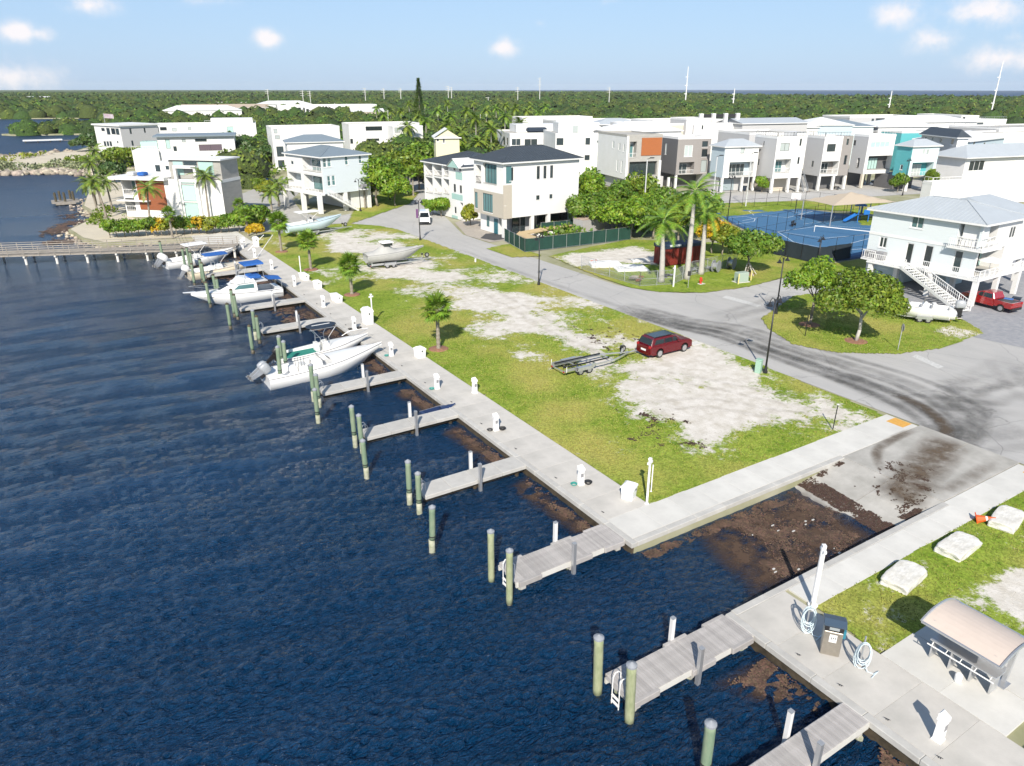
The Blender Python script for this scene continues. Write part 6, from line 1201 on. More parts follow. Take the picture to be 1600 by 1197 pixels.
# behind the blue-white house
h = simple('tall plain white house left of the palm avenue', (170, 572), 12.2, -8, 20, 12, 'H', wins=((200, 575, 240, 640, dict(glass=M_blind)), (215, 665, 270, 705, dict(glass=M_blind)), (235, 790, 315, 905, dict(n=2)), (252, 945, 325, 1030, dict(n=2))))
h = simple('white house with blue grey hip roof squeezed between two white blocks', (350, 745), 9.2, -12, 15, 10, 'H', roof='hip', rm=M_roofb, rise=1.7, over=.5)
h = simple('white modern house with long dark strip window behind the pale blue stilt house', (1050, 535), 11.0, -10, 26, 14, 'H', wins=((1243, 562, 1430, 610, dict(n=4)), (1252, 700, 1398, 728, dict(n=2)), (990, 705, 1100, 760, dict(n=2)), (1562, 570, 1620, 610)))
h.k = 'I'
h2 = simple('white house wing with dark balcony doors and rooftop terrace beside the trees', (100, 560), 10.4, -8, 11, 10, 'I', wins=((120, 565, 185, 632, dict(n=2, glass=M_blind)), (245, 562, 318, 632, dict(n=2, glass=M_blind)), (105, 700, 255, 800, dict(n=4))))
h = simple('small pale yellow gabled house among the palms', (585, 690), 12.4, -22, 5.4, 6, 'I', fr='yellow', lf='yellow', roof='gable', rm=M_roofw, rise=1.9, wins=((665, 695, 692, 755, dict(frame=M_white)), (595, 690, 625, 740, dict(frame=M_white))))
# white houses behind H1
h = simple('white house with wide dark upper window and white roof terrace behind the dark roofed house', (120, 350), 10.5, -20, 17, 20, 'B', wins=((140, 410, 245, 490, dict(n=2, frame=M_white)), (285, 412, 435, 490, dict(n=2, frame=M_white))), lw=((45, 390, 65, 480), (85, 400, 100, 480)))
MB().bevbox(6, 2, 10.5, 12, 5, 11.9, .4).build('grill_cover', M_navy, h.t); MB().box(4, 9, 10.2, 18, 19, 12.4).build('upper_floor', M_white, h.t)
h = simple('white block house with two paired windows behind the aqua strip house', (640, 350), 11.6, -24, 14.5, 18, 'B', wins=((650, 405, 728, 485, dict(n=2)), (978, 402, 1030, 480, dict(n=2)), (968, 597, 1025, 655, dict(n=2))), lw=((578, 283, 612, 320), (650, 305, 640, 330)))
MB().box(2, 6, 11.3, 13.5, 14, 14.0).build('upper_floor', M_white, h.t); MB().box(6.0, 5.9, 11.4, 7.5, 5.99, 13.2).build('door', M_blind, h.t)
h = House('house', 'pale green and white house with white hip roof left of the orange panel house', 'B', (1210, 440), 9.8, -16, wx=9, wy=17, z0=0, left='aqua', front='white')
for a in ((1062, 420, 1085, 490), (1062, 590, 1080, 640), (1145, 610, 1165, 675), (1190, 440, 1210, 490)): h.win('l', *a, frame=M_white)
for a in ((1228, 455, 1258, 515), (1225, 600, 1250, 665)): h.bal('f', *a, 1, rail=M_rail, depth=1.0)
h.done('hip', M_roofw, .4, 1.5); 
# R1 orange panel house
A_R = -14
def row(label, k, N, base, h_, R_, L_, fr, lf, z0=3.3): return House('house', label, k, N, h_, A_R, R_, L_, z0=z0, front=fr, left=lf, base=base)
h = House('house', 'concrete framed house with orange timber panel above dark glazing, behind the green trees', 'C', (0, 368), 12.8, A_R, (404, 350), wy=16, z0=2.8, front='conc', left='white')
print('R1', h.uz('f', 160, 400), h.uz('f', 400, 600), h.uz('f', 20, 700), h.uz('f', 385, 800), h.uz('f', 120, 350))
h.bal('f', 22, 670, 335, 830, 5, rail=None, wall='dgrey', glass=M_glass, depth=.8, u0=.02, u1=.98, hi=.95); h.bal('f', 30, 445, 105, 630, 1, rail=M_rail, wall='white', glass=M_glass_t, depth=1.6)
h.k = 'B'
for a in ((1285, 440, 1305, 520), (1355, 460, 1372, 545), (1405, 470, 1420, 560), (1435, 455, 1455, 600), (1330, 650, 1345, 780), (1380, 660, 1395, 800)): h.win('l', *a, frame=M_white, glass=M_blind)
h.k = 'C'; h.done('flat', deck=M_paver); h.panel('timber_panel', M_orange, 'f', 162, 400, 400, 600, -.15); h.box('white_bay', M_white, 'f', -.05, 2.8, .45, 12.5, -.3, -.01); h.box('corner_column', M_white, 'f', h.wx - .6, 0, h.wx, 6.9, -.3, -.01); h.stilts([(.4, .4), (6, .4), (12, .4)], .5); h.inner(1, 3, 12, 14)
h = House('house', 'grey house with white stair tower and pale blinds right of the orange panel', 'C', (582, 395), 12.0, A_R, (962, 360), (400, 360), z0=3.3, front='grey', left='dgrey')
print('R2', h.uz('f', 580, 400), h.uz('f', 820, 400), h.uz('f', 960, 400), h.uz('f', 640, 800))
h.win('f', 648, 485, 742, 615, 2, M_blind, frame=M_white); h.win('f', 850, 440, 915, 505, 1); h.win('f', 845, 530, 908, 618, 1); h.win('f', 835, 655, 900, 790, 1, M_blind); h.bal('f', 585, 678, 755, 845, 2, rail=M_rail, wall='grey', depth=1.8, u1=.75); h.win('l', 430, 465, 448, 590, 1, M_blind, frame=M_white)
h.done('flat'); r = h.rect('f', 815, 350, 960, 500); h.box('stair_tower', M_white, 'f', r[0], 3.3, h.wx + .02, 13.6, -.12, -.005) if 0 else None
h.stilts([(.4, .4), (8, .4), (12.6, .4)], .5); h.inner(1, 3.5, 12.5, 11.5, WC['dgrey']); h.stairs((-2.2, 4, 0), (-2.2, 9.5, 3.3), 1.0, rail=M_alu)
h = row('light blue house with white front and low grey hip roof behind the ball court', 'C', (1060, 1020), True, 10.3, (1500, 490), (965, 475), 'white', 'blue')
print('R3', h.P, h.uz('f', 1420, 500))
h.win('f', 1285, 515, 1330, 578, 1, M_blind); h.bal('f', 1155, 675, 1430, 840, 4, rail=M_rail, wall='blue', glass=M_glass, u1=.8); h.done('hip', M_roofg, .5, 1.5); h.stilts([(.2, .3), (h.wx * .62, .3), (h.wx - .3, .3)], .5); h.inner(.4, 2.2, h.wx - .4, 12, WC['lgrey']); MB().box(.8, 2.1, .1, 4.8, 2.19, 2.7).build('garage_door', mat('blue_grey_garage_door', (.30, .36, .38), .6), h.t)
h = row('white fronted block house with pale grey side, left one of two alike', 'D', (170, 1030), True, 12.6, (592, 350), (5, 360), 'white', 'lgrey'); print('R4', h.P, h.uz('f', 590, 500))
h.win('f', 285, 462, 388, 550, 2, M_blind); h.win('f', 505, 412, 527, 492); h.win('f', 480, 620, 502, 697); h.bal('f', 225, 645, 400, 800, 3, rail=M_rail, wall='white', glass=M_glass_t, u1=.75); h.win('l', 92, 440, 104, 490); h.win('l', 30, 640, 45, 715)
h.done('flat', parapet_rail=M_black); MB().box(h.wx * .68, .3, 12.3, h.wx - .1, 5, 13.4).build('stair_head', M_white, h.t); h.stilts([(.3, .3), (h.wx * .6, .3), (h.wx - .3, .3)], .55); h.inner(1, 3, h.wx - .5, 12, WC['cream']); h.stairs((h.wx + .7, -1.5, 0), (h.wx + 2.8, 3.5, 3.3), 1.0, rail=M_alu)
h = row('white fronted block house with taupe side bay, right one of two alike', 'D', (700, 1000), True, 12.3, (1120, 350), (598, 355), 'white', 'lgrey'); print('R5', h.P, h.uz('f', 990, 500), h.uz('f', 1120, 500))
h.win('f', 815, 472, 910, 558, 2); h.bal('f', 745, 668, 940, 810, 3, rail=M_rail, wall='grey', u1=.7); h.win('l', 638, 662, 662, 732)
h.win('f', 1035, 400, 1062, 482); h.win('f', 1005, 600, 1037, 705); h.done('flat', parapet_rail=M_black); 
ua = h.uz('f', 985, 500)[0]; hs = [q for q in h.holes['f'] if q[0] > ua]; zv = sorted({3.3, 12.35, *[x for q in hs for x in (q[1], q[3])]}); us = sorted({ua, h.wx + .02, *[x for q in hs for x in (q[0], q[2])]}); g = MB()
for i in range(len(us) - 1):
    for j in range(len(zv) - 1):
        uc, zc = (us[i] + us[i + 1]) / 2, (zv[j] + zv[j + 1]) / 2
        if not any(q[0] < uc < q[2] and q[1] < zc < q[3] for q in hs): g.box(us[i], -.08, zv[j], us[i + 1], -.004, zv[j + 1])
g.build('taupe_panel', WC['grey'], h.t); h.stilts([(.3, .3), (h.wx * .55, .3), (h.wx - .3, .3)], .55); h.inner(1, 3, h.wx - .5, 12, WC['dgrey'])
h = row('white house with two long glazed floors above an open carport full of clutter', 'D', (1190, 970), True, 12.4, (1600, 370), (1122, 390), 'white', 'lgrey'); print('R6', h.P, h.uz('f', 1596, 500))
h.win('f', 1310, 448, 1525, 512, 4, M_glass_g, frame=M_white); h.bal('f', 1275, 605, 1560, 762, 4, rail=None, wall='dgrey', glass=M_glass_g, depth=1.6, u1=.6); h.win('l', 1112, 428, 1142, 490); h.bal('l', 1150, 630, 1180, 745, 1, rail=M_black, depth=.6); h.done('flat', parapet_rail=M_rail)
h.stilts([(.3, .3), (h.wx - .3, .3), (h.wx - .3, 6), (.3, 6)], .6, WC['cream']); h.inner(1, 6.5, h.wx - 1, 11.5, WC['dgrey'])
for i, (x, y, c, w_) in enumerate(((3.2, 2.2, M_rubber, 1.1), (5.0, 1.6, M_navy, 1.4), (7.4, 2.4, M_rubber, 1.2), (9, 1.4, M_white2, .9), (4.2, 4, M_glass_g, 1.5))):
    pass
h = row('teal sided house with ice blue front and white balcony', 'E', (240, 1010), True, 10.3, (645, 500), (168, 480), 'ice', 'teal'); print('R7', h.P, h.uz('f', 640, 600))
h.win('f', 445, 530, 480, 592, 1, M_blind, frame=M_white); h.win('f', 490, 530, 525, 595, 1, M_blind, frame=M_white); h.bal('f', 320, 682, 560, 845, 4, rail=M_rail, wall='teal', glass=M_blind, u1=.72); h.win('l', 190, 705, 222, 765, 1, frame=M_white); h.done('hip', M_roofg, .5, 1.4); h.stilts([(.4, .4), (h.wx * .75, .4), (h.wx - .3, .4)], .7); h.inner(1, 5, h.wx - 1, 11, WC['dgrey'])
h = House('house', 'long pale grey three storey house with dark hip roof beside the teal one', 'E', (850, 400), 11.2, -30, (970, 400), (440, 360), z0=0, left='lgrey', front='white')
for a in ((470, 383, 490, 422), (545, 388, 570, 440), (635, 400, 668, 462), (765, 410, 800, 482), (655, 555, 682, 625), (742, 565, 775, 640), (680, 750, 705, 795)): h.win('l', *a, frame=M_white)
h.done('hip', M_roofd, .6, 1.9)
h = House('house', 'pale blue house with white metal roof behind the raised terrace', 'E', (980, 440), 9.8, 8, wx=26, wy=14, z0=0, left='ice', front='blue')
for a in ((1022, 440, 1042, 490), (1135, 455, 1158, 515), (1232, 465, 1265, 530)): h.win('f', *a, frame=M_white)
h.done('hip', M_roofw, .5, 1.8)
h = House('house', 'low clubhouse with pale grey roof and triple glazed doors on the raised terrace', 'E', (945, 625), 7.0, -12, wx=30, wy=9, z0=0, left='white', front='white'); h.win('f', 975, 660, 1145, 775, 3, frame=M_white); h.done('hip', M_roofg, 1.2, 2.6)
# raised white terrace building behind the pale blue house
h = House('terrace', 'long plain white raised terrace wall with railing behind the pale blue house', 'E', (560, 905), 5.0, -16, wx=48, wy=2.5, z0=0, cat='terrace', group=None); h.done('flat', deck=M_paver, parapet_rail=M_rail)
# second row, roofs seen over the first
def roofs(label, k, N, h_, ang, wx, wy, roof, rm, fr='white', lf='lgrey', rise=1.7, wins=(), extra=None, **kw):  # default left wall is painted grey to stand in for a shaded side
    q = House('house', label, k, N, h_, ang, wx=wx, wy=wy, z0=0, front=fr, left=lf)
    for a in wins: q.win('f', *a[:4], **(a[4] if len(a) > 4 else {}))
    q.done(roof, rm, rise=rise, **kw); return q
roofs('white block with low pyramid roof between two flat topped houses', 'B', (1110, 250), 12, -20, 15, 10, 'hip', M_roofg, wins=((1150, 272, 1178, 308), (1225, 268, 1248, 300)))
roofs('white house with broad white metal roof above the green strip house', 'B', (1290, 330), 12.3, -16, 20, 12, 'hip', M_roofw, rise=2.2)
roofs('cream block house with long window behind the orange panel house', 'C', (20, 245), 13.6, -18, 22, 14, 'flat', None, 'cream', 'cream', wins=((90, 245, 215, 300, dict(n=4, glass=M_glass_t)),))
roofs('white block house with rooftop planter and small square windows', 'C', (290, 205), 14.0, -14, 26, 14, 'flat', None, wins=((290, 222, 305, 243), (333, 225, 348, 245), (445, 238, 495, 262, dict(n=2)), (515, 235, 565, 262, dict(n=2)), (398, 293, 490, 340, dict(n=3)), (330, 290, 348, 330)))
q = roofs('white house with tall chimney like roof posts behind the grey house', 'C', (760, 240), 13.6, -14, 16, 12, 'flat', None, wins=((845, 258, 862, 305),)); [MB().box(2 + i * 4, .3, 13.6, 3 + i * 4, 1.3, 16.2).build('roof_post', M_white, q.t) for i in range(4)]; MB().box(2, 1, 15.0, 15, 1.2, 16.0).build('dark_screen', M_dark, q.t)
roofs('white house at the left of the roof posts, partly hidden', 'C', (675, 180), 15, -14, 8, 9, 'flat', None)
roofs('white and aqua block behind the light blue court house', 'C', (1030, 270), 12.2, -14, 17, 12, 'flat', None, 'white', 'white', wins=())
roofs('grey sided block with metal shed roof above the light blue house', 'C', (1310, 240), 13.6, -14, 22, 12, 'gablex', M_roofg, 'lgrey', 'lgrey', 1.2)
roofs('white block with rooftop table, directly left of the left twin block', 'C', (1390, 345), 12.4, -14, 16, 14, 'flat', None, 'lgrey', 'lgrey', wins=((1505, 435, 1515, 470), (1545, 440, 1557, 490)))
roofs('house with pyramid white roof behind the left twin block', 'D', (110, 290), 12, -14, 19, 14, 'hip', M_roofw, rise=2.4)
roofs('house with white hip roof and blue walls behind the right twin block', 'D', (590, 255), 12.6, -30, 14, 14, 'hip', M_roofw, 'blue', 'blue', 2.0)
roofs('house with blue grey hip roof in front of the white hipped one', 'D', (840, 270), 11.8, -32, 14, 15, 'hip', M_roofb, 'ice', 'blue', 1.8)
roofs('grey block with dark side at the far edge of the houses', 'D', (1075, 160), 13.6, -20, 30, 16, 'flat', None, 'lgrey', 'lgrey', wins=((1365, 180, 1465, 230, dict(n=2)), (1318, 185, 1345, 232)))
roofs('white hip roofed house behind the carport house', 'D', (1400, 275), 11.6, -20, 22, 14, 'hip', M_roofw, rise=1.8)
roofs('low white house with hipped roof right of the far grey block', 'E', (130, 225), 11.8, -20, 34, 16, 'hip', M_roofw, rise=1.9)
roofs('turquoise walled top floor behind the teal house', 'E', (215, 330), 11.0, -20, 12, 9, 'flat', None, 'teal', 'teal')
roofs('white boxy house with slot windows rising above the roofs at right', 'E', (890, 150), 13.4, -18, 8, 22, 'flat', None, wins=((900, 165, 930, 190),))
roofs('white house with open upper loggia beside the tall mast', 'E', (950, 195), 12.2, -18, 18, 12, 'flat', None, wins=((945, 225, 985, 265), (1060, 228, 1130, 290, dict(n=2))), parapet_rail=M_alu)
roofs('long white block with roof screens at the right edge of the skyline', 'E', (1320, 290), 11.4, -12, 50, 18, 'flat', None, parapet_rail=M_alu)
roofs('pale blue long roofed house between the dark roof and the terrace', 'E', (1110, 350), 10.6, -14, 40, 10, 'flat', None, 'ice', 'ice')
roofs('white flat roofed house left of the white roof terrace, furthest back', 'B', (265, 170), 12.4, -12, 30, 12, 'flat', None)
roofs('white flat house with parapet behind the block with paired windows', 'B', (650, 205), 12.8, -12, 30, 12, 'flat', None, wins=())
# far ones among the trees at left
roofs('long white two storey building with square openings in the trees', 'H', (240, 320), 11, -12, 76, 18, 'flat', None, wins=((425, 350, 460, 380), (475, 350, 510, 385), (535, 350, 555, 400), (570, 365, 600, 405)))
roofs('white house with stepped white roof at the left end of the long white building', 'H', (20, 310), 10.5, -12, 44, 18, 'hip', M_roofw, rise=2.5)
roofs('small house with grey shed roof and cream walls in the trees', 'H', (1085, 395), 8, -14, 22, 12, 'gablex', M_roofw, 'cream', 'cream', 1.8)
roofs('white pavilion roof with tan wall in the mangroves far left', 'N', (253, 173), 9, -12, 50, 18, 'hip', M_roofw, rise=3, fr='white'); roofs('low tan building beside the white pavilion', 'N', (284, 169), 9, -12, 62, 16, 'gablex', mat('tan_roof_sheet', (.42, .35, .28), .8), 'cream', 'cream', 2.5); roofs('long white building furthest back in the mangroves', 'N', (335, 160), 8, -12, 75, 20, 'flat', None)
roofs('lone white roof far out in the mangrove at the left edge', 'N', (22, 155), 6, -12, 70, 30, 'hip', M_roofw, rise=4)
# ================================================================ vegetation
def crown_mesh(name, m, r, hgt, n, leaf, seed, lobes=9, flat=.6):
    g = np.random.default_rng(seed); V = np.zeros((n, 4, 3)); L = []
    for i in range(lobes):
        a = g.uniform(0, 6.28); q = g.uniform(.25, .72) * r; z = g.uniform(-.3, .55) * hgt / 2; L.append((math.cos(a) * q, math.sin(a) * q, z, g.uniform(.32, .52) * r))
    L.append((0, 0, .2 * hgt, .55 * r)); L = np.array(L); k = g.integers(0, len(L), n); c = L[k]
    d = g.normal(size=(n, 3)); d[:, 2] = np.abs(d[:, 2]) * .9 - .35; d /= np.linalg.norm(d, axis=1)[:, None]; rad = c[:, 3:4] * g.uniform(.55, 1.08, (n, 1)) ** .5
    P = c[:, :3] + d * rad * np.array([1, 1, hgt / (2 * r) * 1.25]); nrm = d + g.normal(size=(n, 3)) * .55; nrm /= np.linalg.norm(nrm, axis=1)[:, None]
    t = np.cross(nrm, g.normal(size=(n, 3))); t /= np.linalg.norm(t, axis=1)[:, None]; b = np.cross(nrm, t); s = leaf * g.uniform(.6, 1.25, (n, 1))
    V[:, 0] = P - t * s; V[:, 1] = P - b * s * .5 + nrm * s * .12; V[:, 2] = P + t * s; V[:, 3] = P + b * s * .5 + nrm * s * .12
    return npmesh(name, V.reshape(-1, 3), np.arange(n * 4).reshape(-1, 4), m)
_cm = {}
def tree(name, label, x, y, h, r, kind='mid', n=2600, leaf=.22, seed=None, trunk=True, group=None, cat='tree', z=LAND, low=.35, key=None, m_trunk=None):
    seed = seed if seed is not None else len(C.objects); t = thing(name, label, cat, (x, y, z - .05), random.uniform(0, 6), group)
    ch = h * (1 - low); k = (kind, round(r, 1), round(ch, 1), n, leaf, seed % 4)
    if k not in _cm: _cm[k] = crown_mesh('crown', LEAF[kind], r, ch, n, leaf, seed)
    ob('crown', _cm[k], t, (0, 0, h * low + ch / 2))
    if trunk:
        b = MB(); rr = max(.06, h * .022); rg = random.Random(seed); b.tube([(0, 0, -.1), (.03 * h, .0, h * .18), (.0, .02 * h, h * .42)], rr * 1.25, 8, rr * .85)
        for i in range(5):
            a = i * 1.256 + rg.uniform(-.4, .4); q = r * .6; b.tube([(0, .02 * h, h * (.3 + .03 * i)), (math.cos(a) * q * .4, math.sin(a) * q * .4, h * .52), (math.cos(a) * q, math.sin(a) * q, h * (.66 + .05 * rg.random()))], rr * .55, 6, rr * .2)
        b.build('trunk', m_trunk or M_bark, t, True)
    return t
# palms ------------------------------------------------------------
def frond_mesh(name, m, L, droop, n=22, w=.5, up=.3, seed=0, fat=1.0):
    """pinnate frond along +x from the origin"""
    g = random.Random(seed); b = MB(); P = []
    for i in range(9):
        u = i / 8; P.append(Vector((L * (u - .12 * u * u * droop), 0, L * (up * u - droop * .62 * u * u))))
    b.tube(P, .03 * L / 3, 4, .008)
    for i in range(n):
        u = .14 + .84 * i / (n - 1); q = u * 8; k = min(7, int(q)); p = P[k].lerp(P[k + 1], q - k); d = (P[k + 1] - P[k]).normalized(); ll = w * L * .42 * math.sin(math.pi * min(1, .12 + u * .86)) ** .7 + .06
        for s in (-1, 1):
            sd_ = Vector((.55 * d.x, s, -.45 + .2 * g.random())).normalized(); e = p + sd_ * ll * g.uniform(.85, 1.1); hw = d * (.055 * L / 3 + .012) * fat
            b.add([p - hw, p + hw, e], [(0, 1, 2)])
    return b.mesh(name, m)
def fan_mesh(name, m, L, seed=0):
    g = random.Random(seed); b = MB(); b.tube([(0, 0, 0), (L * .5, 0, L * .06)], .014, 4); c = Vector((L * .5, 0, L * .06)); n = 13
    for i in range(n):
        a = (i / (n - 1) - .5) * 3.9; e = c + Vector((math.cos(a), math.sin(a) * .95, -.25 - .2 * abs(a) * .5 + g.uniform(-.1, .1))) * L * (.52 - .05 * abs(a)); sd_ = Vector((-math.sin(a), math.cos(a), 0)) * .045 * L
        mid = c.lerp(e, .55) + Vector((0, 0, .02)); b.add([c, mid - sd_, e, mid + sd_], [(0, 1, 2, 3)])
    return b.mesh(name, m)
_fm = {}
def fr(kind, L, droop, seed, up=.3):
    k = (kind, L, droop, seed, up)
    if k not in _fm: _fm[k] = frond_mesh('frond', LEAF[kind], L, droop, up=up, seed=seed)
    return _fm[k]
def palm(label, x, y, h, kind='palm', L=3.0, n=16, lean=(0, 0), group=None, name='palm_tree', bark=None, r=.16, shaft=False, droop=.9, wind=0.0, z=LAND, bulge=1.0, coconuts=False):
    t = thing(name, label, 'palm', (x, y, z - .05), 0, group); top = Vector((lean[0], lean[1], h)); P = [Vector((lean[0] * u * u, lean[1] * u * u, h * u)) for u in [i / 7 for i in range(8)]]
    b = MB(); rings = []
    for i in range(15):
        u = i / 14; p = Vector((lean[0] * u * u, lean[1] * u * u, h * u)); rr = r * (1.25 - .5 * u) * (1 + .35 * math.exp(-u * 18)) * (1 + (.07 if i % 2 else 0)) * (1 + (bulge - 1) * math.sin(u * math.pi)); rings.append([(p.x + rr * math.cos(a * .785), p.y + rr * math.sin(a * .785), p.z) for a in range(8)])
    b.loft(rings, True, True); b.build('trunk', bark or M_bark_k, t, True)
    hz = h
    if shaft: MB().lathe([(r * .95, -.05), (r * 1.0, .4), (r * .75, 1.2), (r * .4, 1.6)], top, 8).build('crownshaft', M_boot, t, True); top = top + Vector((0, 0, 1.45))
    rg = random.Random(int(x * 7 + y * 3))
    for i in range(n):
        a = i * 2.399 + rg.uniform(-.2, .2); lv = i / n; el = R(62) - lv * R(95) if kind != 'x' else 0
        me = fr(kind, L, droop, i % 3); o = ob('frond', me, t, top, (0, -el + R(16), a), rg.uniform(.85, 1.1))
        if wind: o.rotation_euler = (rg.uniform(-.3, .3), -el + R(16), a * .75 + wind)
    if coconuts:
        b = MB(); [b.lathe([(.02, -.14), (.12, 0), (.02, .14)], (top.x + .25 * math.cos(k), top.y + .25 * math.sin(k), top.z - .25), 6) for k in range(6)]; b.build('coconuts', MATS['yellow_green_pile'], t)
    return t
def cabbage(label, x, y, h, L=1.25, group='cabbage palms along the lawn', n=46, r=.17, ring=True):
    t = thing('cabbage_palm', label, 'palm', (x, y, LAND - .03), random.uniform(0, 6), group); b = MB(); rings = []
    for i in range(19):
        u = i / 18; rr = r * (1.1 - .2 * u) * (1.3 if i == 0 else 1) * (1.13 if i % 2 else .95); rings.append([(rr * math.cos(a * .7), rr * math.sin(a * .7), h * u) for a in range(9)])
    b.loft(rings, True, True); b.build('trunk', M_bark_k, t)
    if ('fan', L) not in _fm: _fm[('fan', L)] = [fan_mesh('fan_leaf', LEAF['palm' if i else 'olive'], L, i) for i in range(3)]; _fm[('fand', L)] = fan_mesh('fan_leaf', LEAF['brown'], L * .8, 9)
    for i in range(n):
        a = i * 2.399; el = R(80) - (i / n) * R(135); dead = el < R(-44) and i % 3; ob('fan_leaf', _fm[('fand', L)] if dead else _fm[('fan', L)][i % 3], t, (0, 0, h), (random.uniform(-.3, .3), -el, a), random.uniform(.8, 1.15))
    if ring: MB().lathe([(1.0, .0), (.85, .07), (.05, .10)], (0, 0, .02), 16).build('mulch_ring', mat('red_brown_mulch', (.33, .16, .10), .95, col2=(.20, .11, .07), scale=6, bump=.5), t, True)
    return t
cabbage('cabbage palm standing alone mid lawn, its round shadow beside it', 28.45, 58.2, 3.9, 1.75); cabbage('cabbage palm beside the grey covered boat', 28.5, 81.1, 3.5, 1.8); cabbage('cabbage palm third from the boardwalk, between two long shadows', 28.4, 96.4, 3.9, 1.8); cabbage('tallest cabbage palm near the end of the lawn, in front of the boat with hardtop', 28.3, 110.2, 4.4, 1.9)
for (px, py, h, l) in ((693, 322, 5.0, 'cabbage palm in front of the green trees beside the stilt house'), (631, 304, 5.0, 'left one of two slim cabbage palms by the bend in the road'), (646, 306, 5.0, 'right one of two slim cabbage palms by the bend in the road'), (571, 325, 4.8, 'cabbage palm at the corner of the stilt house stairs')):
    if px == 693: continue
    g = G(px, py); cabbage(l, g.x, g.y, h, 1.6, 'cabbage palms near the stilt house', 30, ring=False)
for (px, py, h, l) in ((378, 352, 3.6, 'cabbage palm behind the hedge end'), (270, 372, 3.9, 'cabbage palm in front of the villa glass stair window'), (388, 368, 3.4, 'cabbage palm near the bright croton bush')):
    g = G(px, py); cabbage(l, g.x, g.y, h, 1.5, 'cabbage palms near the hedge', 30, ring=False)
# coconut palms by the villa
for (px, py, h, l, ln) in ((236, 352, 6.6, 'wind blown coconut palm before the rust timber panel', (.6, .3)), (328, 345, 8.2, 'slim coconut palm in front of the white villa wall', (.3, .2)), (166, 340, 7.0, 'yellowing coconut palm at the left corner of the villa', (-.9, .3)), (158, 318, 8.5, 'tall coconut palm left of the villa terrace', (-.4, .2)), (176, 330, 6.0, 'coconut palm leaning behind the left one', (-.2, .2)), (160, 300, 9.5, 'tallest of the palm cluster left of the villa', (.0, .3)), (152, 330, 5.5, 'short coconut palm at the water edge', (-.5, .3)), (436, 322, 4.6, 'yellow green palm left of the stilt house', (.3, 0)), (448, 318, 3.8, 'smaller palm between the road and the stilt house', (.2, 0)), (425, 330, 4.0, 'feathery palm beside the path', (.2, 0))):
    g = G(px, py); palm(l, g.x, g.y, h, 'cocos', 3.3, 18, ln, 'coconut palms by the villa', wind=.5, coconuts=h > 6)
# royal palms by the red container
for (px, py, h, l) in ((1033, 440, 6.2, 'left and lowest of the three royal palms with pale trunks'), (1073, 436, 9.6, 'tallest, middle royal palm of the three with pale trunks'), (1095, 428, 6.6, 'right hand royal palm with yellowing outer fronds')):
    g = G(px, py); palm(l, g.x, g.y, h, 'palm', 4.2, 17, (random.uniform(-.3, .3), .2), 'royal palms by the red container', 'royal_palm', M_bark_l, .27, True, .85, bulge=1.15)
# trees on the island and by the court
tree('broadleaf_tree', 'larger rounded tree with pale trunk on the grass island beside the street sign', 63.9, 38.6, 6.9, 4.0, 'olive', 11000, .19, 3, low=.24, m_trunk=M_bark_l); tree('broadleaf_tree', 'smaller bright green tree on the grass island behind the larger one', 64.6, 44.4, 6.8, 2.8, 'bright', 6500, .18, 5, low=.34)
tree('broadleaf_tree', 'dense dark green tree with white props beside the utility box', 76.5, 63.1, 5.8, 3.7, 'mid', 6500, .25, 7, low=.22); MBp = MB(); [MBp.beam((76.5 + 1.3 * math.cos(a), 63.1 + 1.3 * math.sin(a), 1.15), (76.5 + .2 * math.cos(a), 63.1 + .2 * math.sin(a), 2.7), .1, .1) for a in (3.6, 4.6, 5.6)]; tag(MBp.build('tree_prop', M_bark_l), 'three timber props leaning on the tree beside the utility box', 'tree prop')
for x, y in ((63.9, 38.6), (64.6, 44.4), (76.5, 63.1)): o = MB().lathe([(1.1, 0), (.9, .06), (.05, .08)], (x, y, 1.19), 16).build('mulch_ring', MATS['red_brown_mulch']); o['kind'] = 'structure'
KD = dict(bright='bright green', mid='mid green', dark='dark green', olive='olive green', yellow='yellow green', gold='golden')
def trees(rows, group, base='broadleaf_tree', cat='tree'):
    for i, (px, py, h, r, kind, l, *e) in enumerate(rows):
        g = G(px, py); d = g.length; tree(base, l, g.x, g.y, h, r, kind, int(min(3600, 1500 + 36000 / d * 8)), max(.2, d * .0026), None, True, group, cat, low=e[0] if e else .2)
trees([(925, 345, 8.8, 3.8, 'bright', 'bright leafy tree right against the tall white house'), (942, 352, 6.0, 3.2, 'mid', 'mid green tree at the right corner of the tall white house'), (965, 345, 7.2, 3.6, 'mid', 'dense tree left of the round crowned one'), (994, 338, 8.2, 5.0, 'olive', 'large round crowned tree in front of the orange panel house'), (985, 372, 6.2, 3.8, 'bright', 'bright green tree behind the green fence end'), (1020, 372, 6.5, 3.6, 'mid', 'tree behind the left royal palm'),
       (912, 362, 6.2, 3.0, 'mid', 'dark green tree low at the tall white house corner'), (955, 368, 5.4, 3.4, 'bright', 'light green tree just behind the green fence'), (1040, 352, 6.5, 4.0, 'mid', 'tree before the grey house stair'), (1008, 358, 6.0, 4.0, 'bright', 'mid height tree between the round crown and the palms'), (1060, 380, 6.8, 3.4, 'olive', 'tree hidden behind the royal palms'), (1100, 372, 7.6, 3.6, 'palm', 'feathery green tree right of the royal palms'), (1112, 396, 5.0, 2.6, 'gold', 'golden leafed shrub tree beside the red container'), (1128, 398, 4.4, 2.4, 'yellow', 'yellow green bush between golden one and the court')], 'trees on the lot before the houses')
